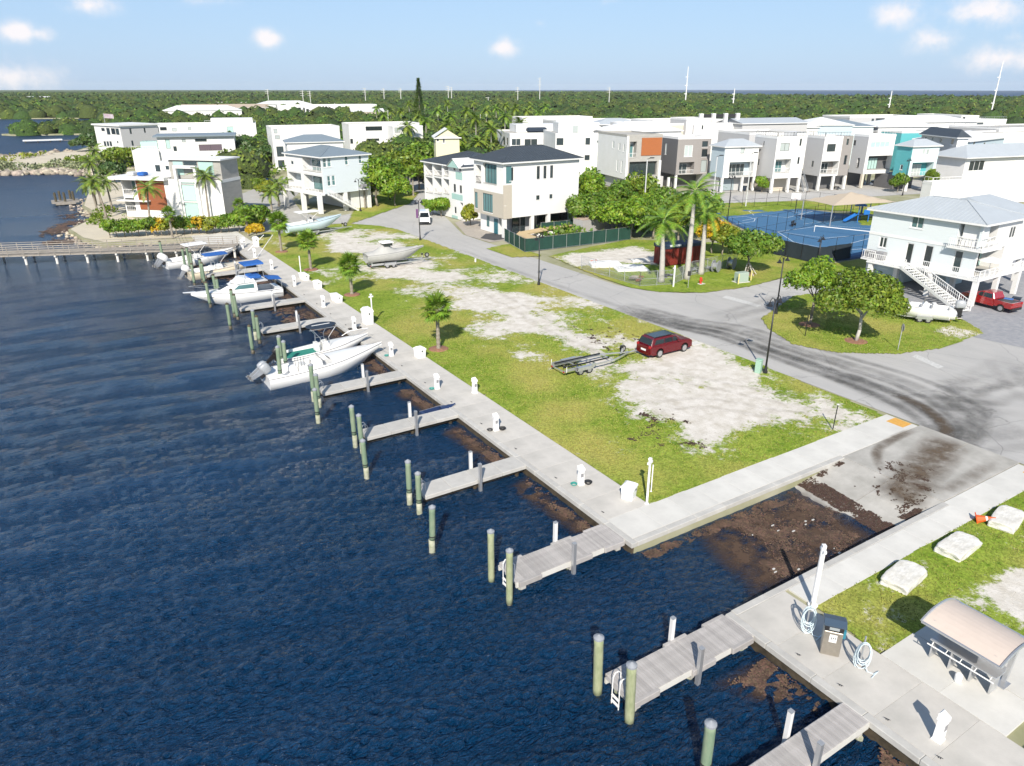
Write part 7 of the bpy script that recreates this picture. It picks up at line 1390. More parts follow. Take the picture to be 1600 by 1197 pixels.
trees([(583, 318, 6.5, 3.6, 'olive', 'low olive tree beside the stilt house corner'), (655, 296, 7.5, 4.2, 'bright', 'light green tree left of the aqua house balconies'), (618, 322, 6.0, 3.4, 'bright', 'light green tree behind the lamp at the stilt house'), (590, 322, 9.5, 4.6, 'bright', 'tall light green tree directly right of the stilt house'), (610, 312, 8.6, 4.4, 'mid', 'dense tree behind the two cabbage palms'), (628, 300, 9.2, 5.2, 'olive', 'round olive tree before the white modern house'), (600, 300, 8, 4, 'mid', 'tree filling the gap behind the stilt house'), (640, 285, 8, 4.5, 'mid', 'tree at the bend of the far road'), (664, 287, 9.8, 4.6, 'mid', 'tree hiding the foot of the pale yellow house'), (692, 284, 9.0, 4.6, 'bright', 'light green tree right of the pale yellow house'), (652, 272, 8.5, 4, 'bright', 'light green tree left of the pale yellow house'), (715, 262, 8, 6, 'mid', 'spreading tree behind the aqua house roof'), (750, 258, 8, 6, 'olive', 'olive tree behind the dark roofs')], 'trees beside the stilt house')
trees([(690, 338, 3.4, 2.2, 'bright', 'bright lime shrub at the aqua house corner'), (676, 336, 2.8, 1.8, 'bright', 'low lime shrub next to the white van'), (735, 352, 3.6, 1.5, 'yellow', 'young yellow green shrub between the two white houses'), (1153, 295, 4, 1.8, 'yellow', 'yellow green shrub between driveway fronts'), (1190, 300, 3.4, 1.6, 'bright', 'bright shrub in the left twin block front garden'), (1402, 300, 4.2, 2, 'mid', 'potted green tree in front of the teal house'), (1130, 292, 5, 1.6, 'bright', 'narrow green tree between grey and light blue houses'), (1450, 300, 5, 1.6, 'olive', 'shrub under the teal house balcony')], 'shrubs at the house fronts', 'shrub', 'shrub')
trees([(390, 360, 4.2, 3.2, 'mid', 'spreading green bush right of the hedge'), (405, 352, 3.4, 2.4, 'olive', 'olive bush beside the driveway mouth'), (374, 362, 3.2, 2.2, 'bright', 'bright bush at the hedge end'), (402, 372, 2.2, 1.5, 'gold', 'golden croton bush beside the white poles'), (398, 362, 2.4, 1.6, 'yellow', 'yellow green croton behind the golden one'), (420, 306, 3.2, 2.4, 'yellow', 'yellow croton clump beside the far road'), (410, 300, 3, 1.8, 'olive', 'reddish olive shrub beside the blue bins'), (180, 285, 5, 4, 'dark', 'dark tree behind the palm cluster'), (185, 262, 6, 5, 'olive', 'grey green tree below the small window house'), (225, 262, 6, 4, 'olive', 'grey green tree at the terrace wing'), (395, 262, 8, 6, 'dark', 'dark spreading tree at the end of the driveway'), (412, 262, 7, 6, 'dark', 'second dark tree at the end of the driveway'), (165, 235, 7, 7, 'dark', 'dark mangrove beside the small window house'), (140, 236, 5, 6, 'dark', 'dark mangrove at the water edge of the spit')], 'bushes around the villa', 'shrub', 'shrub')
# hedge before the villa
for i in range(17):
    px = 172 + i * 11.6; g = G(px, 371 - i * .5); k = ('bright', 'yellow', 'mid', 'yellow', 'gold')[(i * 7) % 5 if i > 4 else i % 2 * 2]; tree('hedge_shrub', '%s hedge shrub, %s from the seaward end of the row' % (KD[k], ORD2[i]), g.x, g.y, 2.9 + random.uniform(-.3, .3), 1.75, k, 1200, .24, i, True, 'hedge shrubs in a row before the villa', 'shrub', low=.06)
# the palm grove behind
pg = random.Random(11); cnt = 0
GP = [(640, 246, 9), (668, 238, 10), (700, 250, 10), (722, 262, 9), (706, 232, 11), (745, 240, 11), (768, 262, 10), (790, 232, 11), (812, 246, 10), (655, 222, 10), (685, 212, 11), (730, 215, 11), (760, 212, 11), (775, 205, 11), (805, 214, 12), (823, 214, 11), (840, 216, 10), (628, 208, 10), (612, 206, 9), (602, 214, 9), (700, 196, 12), (740, 192, 12), (665, 195, 12), (790, 196, 11), (828, 196, 11), (852, 200, 11), (715, 275, 8), (750, 278, 8), (590, 196, 9), (640, 190, 11)]
proto = {}
def far_palm_mesh(kind, seed):
    g = random.Random(seed); b = MB(); 
    for i in range(16):
        a = i * 2.399; el = R(65) - i / 16 * R(105); f = frond_mesh('f', None, 4.6, .95, 12, .62, .3, i % 3, 2.4); T = Matrix.Translation((0, 0, 0)) @ Matrix.Rotation(a, 4, 'Z') @ Matrix.Rotation(-el + R(15), 4, 'Y'); b.T = T; b.add([tuple(v.co) for v in f.vertices], [tuple(p.vertices) for p in f.polygons]); bpy.data.meshes.remove(f)
    return b.mesh('crown', LEAF[kind])
fpm = [far_palm_mesh('cocos', 1), far_palm_mesh('palm', 2), far_palm_mesh('olive', 3)]; ftr = MB().tube([(0, 0, 0), (.3, 0, 4), (.2, 0, 8)], .2, 6, .13).mesh('trunk', M_bark_l)
def far_palm(px, py, h, i, label):
    h += 1.5; g = G(px, py); t = thing('coconut_palm', label, 'palm', g, pg.uniform(0, 6), 'coconut palms in the grove behind the houses'); ob('trunk', ftr, t, (0, 0, 0), (0, 0, 0), (1, 1, h / 8)); ob('crown', fpm[i % 3], t, (.2, 0, h))
rowk = lambda py: 'far' if py < 212 else 'middle' if py < 245 else 'front'
for i, (px, py, h) in enumerate(GP):
    far_palm(px, py, h, i, '%s palm from the left in the %s row of the coconut grove' % (ORD2[sorted(q[0] for q in GP if rowk(q[1]) == rowk(py)).index(px)], rowk(py)))
g = G(657, 205); t = thing('norfolk_pine', 'tall dark conical pine rising above the forest line', 'pine', (g.x, g.y, LAND)); hh = height(657, 205, 657, 121)
b = MB(); b.cyl((0, 0, 0), (0, 0, hh), .4, .08, 8); b.build('trunk', M_bark, t)
n = 1500; q = rng.uniform(0, 1, n) ** .8; a_ = rng.uniform(0, 6.28, n); rr = (1 - q) * hh * .2 * rng.uniform(.3, 1, n) * (.55 + .6 * vnoise(a_ * 1.3, q * 16, 1, 3)) + .3; zz_ = q * hh * .93 + hh * .06; V = np.zeros((n, 4, 3)); s_ = rng.uniform(.5, 1.0, n)
for c, (du, dv) in enumerate(((-1, 0), (0, -.4), (1, 0), (0, .4))): V[:, c, 0] = (rr + du * s_) * np.cos(a_) - dv * s_ * np.sin(a_); V[:, c, 1] = (rr + du * s_) * np.sin(a_) + dv * s_ * np.cos(a_); V[:, c, 2] = zz_ + du * .15 + dv * .3
ob('crown', npmesh('crown', V.reshape(-1, 3), np.arange(n * 4).reshape(-1, 4), LEAF['mid']), t)

# ---- the forest: rolling canopy of leaf clumps out to the horizon
def G2(px, py, z): v = G(px, py, z); return (v.x, v.y)
FP = [(-9, 490), (30, 500), (60, 470), (46, 440)] 
front = [G2(*p, 6.0) for p in ((360, 262), (385, 262), (410, 232), (420, 205), (525, 218), (560, 218), (650, 258), (780, 268), (786, 215), (800, 196), (980, 190), (1130, 205), (1260, 196), (1390, 192), (1500, 186), (1700, 190))]
FOR = [(-9, 489), (12, 485), (30, 480), (44, 452), (34, 420), (48, 390), (62, 372), (60, 330)] + front + [(900, 100), (1560, 300), (1550, 690), (1480, 1200), (1770, 1770), (2265, 2800), (2720, 4190), (3000, 6300), (780, 9100), (-6900, 8900), (-2500, 1600), (-300, 830), (-20, 765), (52, 730), (62, 612), (30, 520), (-9, 505)]
M_canopy = mat('forest_canopy_gap_shade', (.030, .062, .010), .9, col2=(.06, .10, .015), scale=.05, bump=1.0, bscale=.35, detail=9, bdist=2.0)  # low sheet coloured dark, painting in the shade between the crowns
FMm = [mat('forest_leaf_mid', (.095, .18, .016), .7, island=.16, trans=.12, col2=(.10, .16, .02), scale=.02), mat('forest_leaf_dark', (.06, .125, .015), .7, island=.16, trans=.1), mat('forest_leaf_olive', (.14, .20, .024), .7, island=.16, trans=.12), mat('forest_leaf_green', (.095, .20, .018), .7, island=.16, trans=.12), mat('forest_leaf_light', (.14, .20, .03), .7, island=.16, trans=.12)]
FDm = [mat('forest_crown_%d' % i, c, .85, col2=tuple(v * .45 for v in c), scale=.9, bump=1.0, bscale=1.6, detail=6, bdist=.8) for i, c in enumerate(((.05, .10, .012), (.035, .075, .011), (.075, .11, .016), (.05, .11, .012), (.09, .14, .016)))]
def fmaskd(x, y): return inpoly(x, y, FOR)
def fsheet(a0, a1, na, d0, d1, nd, zf):
    az = np.linspace(a0, a1, na); dd = d0 * (d1 / d0) ** np.linspace(0, 1, nd); A_, D_ = np.meshgrid(az, dd); X = D_ * np.sin(A_); Y = D_ * np.cos(A_); ins = fmaskd(X, Y); Z = zf(X, Y, D_, ins)
    idx = np.arange(X.size).reshape(X.shape); fm = ins[:-1, :-1] & ins[1:, :-1] & ins[:-1, 1:] & ins[1:, 1:]
    F = np.stack([idx[:-1, :-1][fm], idx[:-1, 1:][fm], idx[1:, 1:][fm], idx[1:, :-1][fm]], 1); used = np.unique(F); re = np.full(X.size, -1); re[used] = np.arange(len(used))
    return ob('forest_canopy', npmesh('forest_canopy', np.stack([X.ravel(), Y.ravel(), Z.ravel()], 1)[used], re[F], M_canopy, True), kind='stuff')
fsheet(YAW - R(48), YAW + R(50), 480, 130, 9500, 300, lambda X, Y, D, i: LAND + 2.2 + np.clip((D - 900) / 500, 0, 1) * (2.5 + 4 * fnoise(X, Y, 40, 4, 31)))
def heads(name, cs, d0, d1, hmin, hvar, seed, nleaf, lsize, rfac=.66):
    """one mass of rounded tree heads: a dome per tree with leaf clumps on it"""
    g = np.random.default_rng(seed); n = int(d1 / cs) + 2; ci, cj = np.meshgrid(np.arange(-n, n), np.arange(-n, n)); ci, cj = ci.ravel(), cj.ravel(); x = (ci + .5 * (cj % 2) + g.uniform(-.3, .3, len(ci))) * cs; y = (cj + g.uniform(-.3, .3, len(ci))) * cs * .9
    d = np.hypot(x, y); a = np.arctan2(x, y); k = (d > d0) & (d < d1) & (np.abs(a - YAW) < R(43)) & fmaskd(x, y); x, y, d = x[k], y[k], d[k]; N = len(x)
    hc = hmin + hvar * g.beta(2, 2.2, N) + 3.0 * (fnoise(x, y, 70, 3, 44) - .45) ; r = cs * rfac * g.uniform(.75, 1.3, N); hz = r * g.uniform(.7, 1.0, N); mi = (fnoise(x, y, 45, 3, 46) * 3.2 + g.uniform(0, 2.4, N)).astype(int).clip(0, 4)
    prof = [(1.0, -.55), (1.0, .1), (.72, .62), (.15, .97)]; m = 6 if cs < 12 else 5; nv = len(prof) * m; th = np.arange(m) * 2 * np.pi / m; V = np.zeros((N, len(prof), m, 3)); jit = g.uniform(.8, 1.2, (N, len(prof), m)); ph = g.uniform(0, 1, (N, 1))
    for q, (pr, pz) in enumerate(prof): V[:, q, :, 0] = x[:, None] + r[:, None] * pr * jit[:, q] * np.cos(th + ph); V[:, q, :, 1] = y[:, None] + r[:, None] * pr * jit[:, q] * np.sin(th + ph); V[:, q, :, 2] = (LAND + hc - hz)[:, None] + hz[:, None] * pz * (1 + (jit[:, (q + 1) % 4] - 1) * .8)
    base = []
    for q in range(len(prof) - 1):
        for i in range(m): base.append((q * m + i, q * m + (i + 1) % m, (q + 1) * m + (i + 1) % m, (q + 1) * m + i))
    base = np.array(base); F = (base[None] + (np.arange(N) * nv)[:, None, None]).reshape(-1, 4); me = npmesh(name, V.reshape(-1, 3), F, None, True); [me.materials.append(q) for q in FDm]; me.polygons.foreach_set('material_index', np.repeat(mi, len(base)).astype(np.int32)); o = ob(name, me, kind='stuff')
    per = np.maximum(6, (nleaf * np.minimum(1, (d0 * 1.6 / d) ** 1.2))).astype(int); ti = np.repeat(np.arange(N), per); M = len(ti); rx = g.normal(size=(M, 3)); rx[:, 2] = np.abs(rx[:, 2]) * 1.1 - .2; rx /= np.linalg.norm(rx, axis=1)[:, None]
    P = np.stack([x[ti], y[ti], (LAND + hc - hz)[ti]], 1) + rx * np.stack([r[ti], r[ti], hz[ti]], 1) * g.uniform(.9, 1.14, (M, 1)); nr = rx + g.normal(size=(M, 3)) * .35; nr /= np.linalg.norm(nr, axis=1)[:, None]
    t = np.cross(nr, g.normal(size=(M, 3))); t /= np.linalg.norm(t, axis=1)[:, None]; b = np.cross(nr, t); s = (np.maximum(lsize, d[ti] * .0012) * g.uniform(.6, 1.3, M))[:, None]; V = np.zeros((M, 4, 3)); V[:, 0] = P - t * s; V[:, 1] = P - b * s * .6; V[:, 2] = P + t * s; V[:, 3] = P + b * s * .6
    me = npmesh(name, V.reshape(-1, 3), np.arange(M * 4).reshape(-1, 4), None); [me.materials.append(q) for q in FMm]; me.polygons.foreach_set('material_index', mi[ti].astype(np.int32)); ob('forest_leaves', me, o, kind='stuff'); print(name, N, M)
heads('forest', 8.2, 150, 560, 2.6, 7.0, 1, 120, .58); heads('forest', 10.5, 550, 1150, 3.6, 8.0, 2, 16, .95); heads('forest', 19, 1120, 3400, 6, 6, 3, 8, 1.6)
# dune scrub on the spit, rocks along the shores
def scatter_rocks(name, poly_line, n, w, smin, smax, z=.35):
    """loose shore rocks: one mesh"""
    g = random.Random(n); bases = []
    for i in range(4):
        me = rock_mesh(i + 20, None, 1) if 0 else None
    bm = bmesh.new(); bmesh.ops.create_icosphere(bm, subdivisions=1, radius=1); base = np.array([v.co[:] for v in bm.verts]); fs = np.array([[v.index for v in f.verts] for f in bm.faces]); bm.free(); V = []; Fs = []
    P = [Vector(p) for p in poly_line]; ln = [(P[i + 1] - P[i]).length for i in range(len(P) - 1)]; T_ = sum(ln)
    for k in range(n):
        s = g.uniform(0, T_); i = 0
        while s > ln[i]: s -= ln[i]; i += 1
        d = (P[i + 1] - P[i]).normalized(); nrm = Vector((-d.y, d.x)); o = g.gauss(0, w * .5); p = P[i] + d * s + nrm * o; r = g.uniform(smin, smax) ** 1.3
        v = base * (1 + .3 * np.array([g.uniform(-1, 1) for _ in range(len(base))]))[:, None] * np.array([g.uniform(.7, 1.2), g.uniform(.7, 1.2), g.uniform(.5, .8)]) * r; a = g.uniform(0, 6.28); c, s_ = math.cos(a), math.sin(a)
        v = np.stack([v[:, 0] * c - v[:, 1] * s_ + p.x, v[:, 0] * s_ + v[:, 1] * c + p.y, v[:, 2] + z + .6 * max(-1, min(1, o / w * 2)) * 0 + g.uniform(-.15, .3)], 1); V.append(v); Fs.append(fs + k * len(base))
    return ob(name, npmesh(name, np.concatenate(V), np.concatenate(Fs), M_rockpile), kind='stuff')
M_rockpile = mat('shore_rock', (.46, .41, .32), .95, col2=(.22, .19, .15), scale=1.2, bump=.5, island=.35)
scatter_rocks('shore_rocks', [(24, 126), (20, 129.5), (13, 131.2), (6, 132.5), (3.5, 139), (2, 149), (6.5, 160), (7, 170), (5.9, 179), (8, 196)], 620, 2.2, .22, .6, .3)
scatter_rocks('shore_rocks', [(14, 246), (8, 258), (4, 262), (-10, 265), (-42, 271)], 520, 2.6, .6, 1.5, .7); scatter_rocks('shore_rocks', [(-43, 275), (-44, 316), (-20, 324), (-2, 334), (12, 346)], 260, 5, .8, 1.8, .7)
SPIT = [(14, 250), (6, 262), (-10, 266), (-40, 272), (-42, 316), (-11, 325), (14, 344), (24, 380), (40, 385), (40, 330), (30, 260)]
sheet('sand', SPIT, 1.16, mat('pale_beach_sand', (.60, .54, .42), .95, var=.2, scale=.15, bump=.2)); sheet('sand', [(3.8, 139), (2.4, 149), (6.8, 160), (7.4, 170), (6.3, 179), (8, 196), (11.7, 226), (20, 235), (18, 180), (12, 165), (14, 150), (20, 141), (28, 136), (24, 128), (20, 130), (13, 131.5), (6.4, 133)], 1.15, MATS['pale_beach_sand'])
def scrub(name, poly, n, m, h, s):
    g = rng; xs = [p[0] for p in poly]; ys = [p[1] for p in poly]; x = g.uniform(min(xs), max(xs), n); y = g.uniform(min(ys), max(ys), n); k = inpoly(x, y, poly) & (fnoise(x, y, 6, 3, 51) > .46); x, y = x[k], y[k]; n = len(x); V = np.zeros((n, 4, 3)); P = np.stack([x, y, 1.2 + g.uniform(.05, h, n) * fnoise(x, y, 5, 3, 3) * 1.6], 1); t = g.normal(size=(n, 3)); t /= np.linalg.norm(t, axis=1)[:, None]; b = np.cross(t, g.normal(size=(n, 3))); b /= np.linalg.norm(b, axis=1)[:, None]; S = (s * g.uniform(.5, 1.3, n))[:, None]
    V[:, 0] = P - t * S; V[:, 1] = P - b * S * .6; V[:, 2] = P + t * S; V[:, 3] = P + b * S * .6; return ob(name, npmesh(name, V.reshape(-1, 3), np.arange(n * 4).reshape(-1, 4), m), kind='stuff')
scrub('dune_scrub', [(14, 256), (-8, 268), (-40, 275), (-40, 285), (-8, 282), (16, 275), (28, 262)], 14000, mat('grey_green_scrub_leaf', (.22, .26, .14), .8, island=.3), 2.2, .5); scrub('dune_scrub', [(16, 262), (6, 285), (22, 300), (36, 280), (34, 255)], 7000, LEAF['olive'], 2.5, .55); scrub('dune_scrub', [(-10, 300), (-40, 305), (-38, 314), (-5, 324), (4, 330)], 3500, LEAF['yellow'], 2.0, .5)
scrub('ground_cover', [(5, 152), (8, 150), (12, 158), (11, 175), (8, 172)], 1600, LEAF['olive'], 1.0, .3); scrub('ground_cover', [(28, 200), (44, 190), (62, 225), (130, 215), (130, 150), (90, 140), (84, 200), (96, 210), (60, 230), (40, 240)], 26000, LEAF['mid'], 3.0, .6); scrub('ground_cover', [(66, 96), (98, 84), (104, 96), (110, 112), (88, 116), (72, 108)], 9000, LEAF['mid'], 1.6, .35); scrub('ground_cover', [(54, 160), (76, 170), (84, 205), (66, 205), (50, 190)], 7000, LEAF['mid'], 2.6, .5)
# ================================================================ street furniture, boardwalk, court, lot
def lamp(x, y, h, label, rz, twin=True):
    t = thing('street_lamp', label, 'street lamp', (x, y, 1.15), rz, 'black street lamps along the road'); MB().cyl((0, 0, 0), (0, 0, h), .085, .06, 10).build('pole', M_black, t, True); MB().lathe([(.2, 0), (.2, .1), (.12, .5), (.09, .8)], n=10).build('base', M_black, t)
    for s in ((-1, 1) if twin else (1,)):
        a = MB().tube([(0, 0, h - .35), (s * .25, 0, h + .1), (s * .55, 0, h + .22), (s * .8, 0, h + .05), (s * .82, 0, h - .12)], .03, 6).build('arm', M_black, t); MB().lathe([(.03, .22), (.10, .16), (.13, .02), (.30, -.12), (.28, -.14)], (s * .82, 0, h - .28), 12).build('lamp_shade', M_black, t); MB().lathe([(.02, 0), (.12, .01), (.02, .05)], (s * .82, 0, h - .44), 8).build('bulb', M_white2, t)
    return t
lamp(49.6, 37.6, 6.6, 'black street lamp beside the green utility box at the sandy lot edge', R(10)); lamp(50.0, 73.1, 6.2, 'black street lamp on the grass edge opposite the construction fence', R(30)); lamp(49.9, 107.2, 6.3, 'black street lamp near the road bend with a faded banner', R(30)); lamp(52.7, 140.6, 6.2, 'black street lamp beside the stilt house stairs', R(20)); lamp(64.9, 48.9, 6.2, 'black street lamp at the corner of the grass island', R(10))
g = G(1136, 350); lamp(g.x, g.y, 8.5, 'black street lamp in front of the light blue court house', R(10)); g = G(1193, 297); lamp(g.x, g.y, 8.8, 'black street lamp before the left twin block', R(10)); g = G(1410, 305); lamp(g.x, g.y, 8.0, 'black street lamp before the teal house', R(10)); g = G(1283, 402 + 40); lamp(g.x + 3, g.y + 3, 5.0, 'black street lamp rising between the island trees and the court', R(20))
o = MB().box(-.5, -.03, 3.6, -.15, .03, 5.0).build('banner', mat('purple_faded_banner', (.16, .06, .18), .7)); o.location = (49.9, 107.2, 1.15); tag(o, 'faded purple banner hanging on the lamp near the road bend', 'banner')
# off-frame lamp whose shadow falls across the junction is left out; signs
def sign(x, y, h, label, shape, m, rz, post=M_alu, back=None):
    t = thing('road_sign', label, 'sign', (x, y, 1.15), rz); MB().box(-.03, -.03, 0, .03, .03, h).build('post', post, t)
    if shape == 'oct': pts = [(.38 * math.cos(a * .7854 + .3927), .38 * math.sin(a * .7854 + .3927)) for a in range(8)]
    else: pts = [(-.2, -.3), (.2, -.3), (.2, .3), (-.2, .3)]
    b = MB(Matrix.Translation((0, -.05, h - .35)) @ Matrix.Rotation(R(90), 4, 'X')); b.prism(pts, -.01, .01); b.build('plate', m, t); return t
sign(64.9, 34.9, 2.6, 'round backed grey sign on a post at the tip of the grass island', 'oct', mat('grey_sign_back', (.30, .31, .33), .5), R(50)); sign(61.0, 42.2, 2.3, 'small yellow sign on a dark post before the bright tree', 'rect', mat('yellow_sign', (.62, .55, .18), .6), R(60), M_black); sign(64.7, 62.0, 2.2, 'small dark sign on a grey post beside the white marker post', 'rect', M_dark, R(-30))
t = thing('marker_post', 'plain white post in the grass before the royal palms', 'post', (63.6, 63.4, 1.15)); MB().box(-.07, -.07, 0, .07, .07, 2.7).build('shaft', M_white2, t); MB().box(-.3, -.05, 2.35, .12, .05, 2.45).build('arm', M_white2, t); t = thing('marker_post', 'slim black post on the grass edge beside the ramp corner', 'post', (44.6, 27.4, 1.15), 0); MB().tube([(0, 0, 0), (.25, .1, 1.9)], .04, 6).build('shaft', M_black, t); MB().box(.2, .05, 1.9, .3, .15, 1.96).build('cap', M_white2, t)
t = thing('fire_hydrant', 'red fire hydrant in the grass right of the royal palms', 'fire hydrant', (67.6, 62.7, 1.15)); M_hyd = mat('hydrant_red', (.55, .05, .02), .5); MB().lathe([(.17, 0), (.17, .06), (.13, .08), (.13, .6), (.18, .62), (.16, .78), (.05, .88)], n=12).build('barrel', M_hyd, t); MB().cyl((-.27, 0, .45), (.27, 0, .45), .08, n=8).cyl((0, 0, .45), (0, -.25, .45), .09, n=8).build('nozzle', M_hyd, t); MB().box(-.45, -.45, 0, .45, .45, .05).build('pad', M_conc2, t)
t = thing('utility_box', 'pale green utility box standing between two yellow bollards', 'utility box', (72.6, 60.6, 1.15), R(-10)); MB().bevbox(-.8, -.45, .1, .8, .45, 1.3, .04).build('cabinet', mat('pale_green_enamel', (.34, .42, .36), .5), t); MB().box(-1, -.6, 0, 1, .6, .1).build('pad', M_conc2, t)
for x, y, s in ((71.3, 59.9, 'left'), (74.2, 60.4, 'right')): t = thing('bollard', 'pale yellow bollard %s of the green utility box' % s, 'bollard', (x, y, 1.15)); MB().cyl((0, 0, 0), (0, 0, 1.3), .09, n=10).lathe([(.09, 1.3), (.05, 1.37)], n=10).build('shaft', mat('yellow_paint_faded', (.62, .55, .22), .6), t)
t = thing('utility_box', 'mint green utility pedestal at the foot of the lamp on the lot edge', 'utility box', (49.15, 38.0, 1.15), R(20)); MB().bevbox(-.25, -.25, 0, .25, .25, 1.15, .03).build('cabinet', mat('mint_enamel', (.30, .46, .36), .5), t); MB().bevbox(-.28, -.28, 1.152, .28, .28, 1.25, .03).build('lid', MATS['mint_enamel'], t)
o = MB().box(-.6, -.4, 0, .6, .4, .05).build('utility_cover', M_conc2); o.location = (50.1, 46.4, 1.19); tag(o, 'flat concrete utility cover at the road edge beside the SUV', 'cover'); 
t = thing('utility_stub', 'small white capped stub in the verge opposite the construction lot', 'stub', (49.6, 88.5, 1.15)); MB().cyl((0, 0, 0), (0, 0, .5), .12, n=8).build('pipe', M_white2, t)
# boardwalk
bw = thing('boardwalk', 'weathered grey timber boardwalk with railings crossing the water on concrete posts', 'boardwalk', (0, 0, 0)); M_wood = mat('weathered_timber', (.34, .31, .27), .9, var=.25, scale=3, rand=.12, bump=.2)
DZ = 2.05; A0 = Vector(G(-70, 401, DZ)); B0 = Vector(G(268, 390, DZ)); dB = (B0 - A0).normalized(); nB = Vector((-dB.y, dB.x, 0)); E0 = B0 + dB * 9; LB = 84.0; WB = 3.3
print('boardwalk', A0, B0, E0)
npl = int(LB / .30); me = MB().bevbox(-.144, 0, -.05, .144, WB, 0, .01).mesh('board', M_wood); ang = math.atan2(dB.y, dB.x)
for i in range(min(npl, 290)): p = E0 - dB * (i + .5) * .30; ob('board', me, bw, p, (0, 0, ang))
def BW(u, v, z=DZ): p = E0 - dB * u + nB * v; return Vector((p.x, p.y, z))
for v in (.15, WB / 2, WB - .15): MB().beam(BW(0, v, DZ - .19), BW(LB, v, DZ - .19), .15, .26).build('beam', M_wood, bw)
u = .3; i = 0
while u < LB:
    for v in (.03, WB - .03):
        MB().beam(BW(u, v, DZ - .2), BW(u, v, DZ + 1.12), .1, .1).build('rail_post', M_wood, bw)
    if i % 2 == 0:
        for v in (.3, WB - .3): MB().cyl(BW(u, v, -2.4), BW(u, v, DZ - .32), .17, n=10).build('leg', M_conc2, bw, True)
        MB().beam(BW(u, -.1, DZ - .43), BW(u, WB + .1, DZ - .43), .25, .22).build('cross_beam', M_conc2, bw)
    u += 2.05; i += 1
for v in (.03, WB - .03):
    for z, w in ((1.12, .13), (.8, .05), (.5, .05), (.22, .05)): MB().beam(BW(0, v, DZ + z), BW(LB, v, DZ + z), w, .05 if w > .1 else .1).build('rail', M_wood, bw)
# dolphin piles far left
for x, y in ((1.5, 187.5), (3.2, 187), (4.9, 188), (2.4, 190), (4.4, 190.5)): o = MB().cyl((0, 0, -2), (0, 0, 3.2), .28, .24, 8).build('old_pile', M_pile_d); o.location = (x, y, 0); tag(o, '%s dark old pile of the ruined jetty, counted from the left' % ORD2[int(sorted([1.5, 3.2, 4.9, 2.4, 4.4]).index(x))], 'pile', 'old piles of the ruined jetty')
t = thing('old_jetty', 'small ruined timber platform among old dark piles off the point', 'jetty', (3.2, 188.5, 0)); MB().box(-2.6, -2.4, 1.0, 2.6, 2.4, 1.25).build('deck', M_wood, t); MB().box(-1.9, -2.45, .7, 1.9, -2.2, 1.0).build('beam', M_wood, t); o = MB().cyl((0, 0, -2), (0, 0, 4), .25, .22, 8).build('old_pile', M_pile_d); o.location = (8.5, 178, 0); tag(o, 'single dark pile between the jetty and the shore', 'pile')
g = G(60, 224, 0); t = thing('floating_dock', 'low white roofed dock far out near the mangrove island', 'dock', (g.x, g.y, 0)); MB().box(-6, -3, 1.2, 10, 3, 1.6).build('deck', M_white, t); [MB().cyl((x, y, -2), (x, y, 1.2), .25, n=6).build('leg', M_pile_d, t) for x in (-5, 0, 5, 9) for y in (-2.5, 2.5)]; MB().box(10, -.6, .9, 46, .6, 1.1).build('walkway', M_wood, t)
# flag on the house by the spit
g = G(*zz('K', 1190, 520), 1.2 + 12); t = thing('flag', 'pale red and white flag on a short pole above the small window house', 'flag', (g.x, g.y, 13.2)); MB().cyl((0, 0, 0), (0, 0, 3), .07, n=6).build('pole', M_alu, t); b = MB()
for i in range(7): b.add([(0, 0, 1.5 + i * .2), (3, .6, 1.2 + i * .2), (3, .6, 1.4 + i * .2), (0, 0, 1.7 + i * .2)], [(0, 1, 2, 3)])
b.build('cloth', mat('faded_flag_cloth', (.5, .3, .34), .8, col2=(.7, .66, .66), scale=1.5, trans=.3), t)
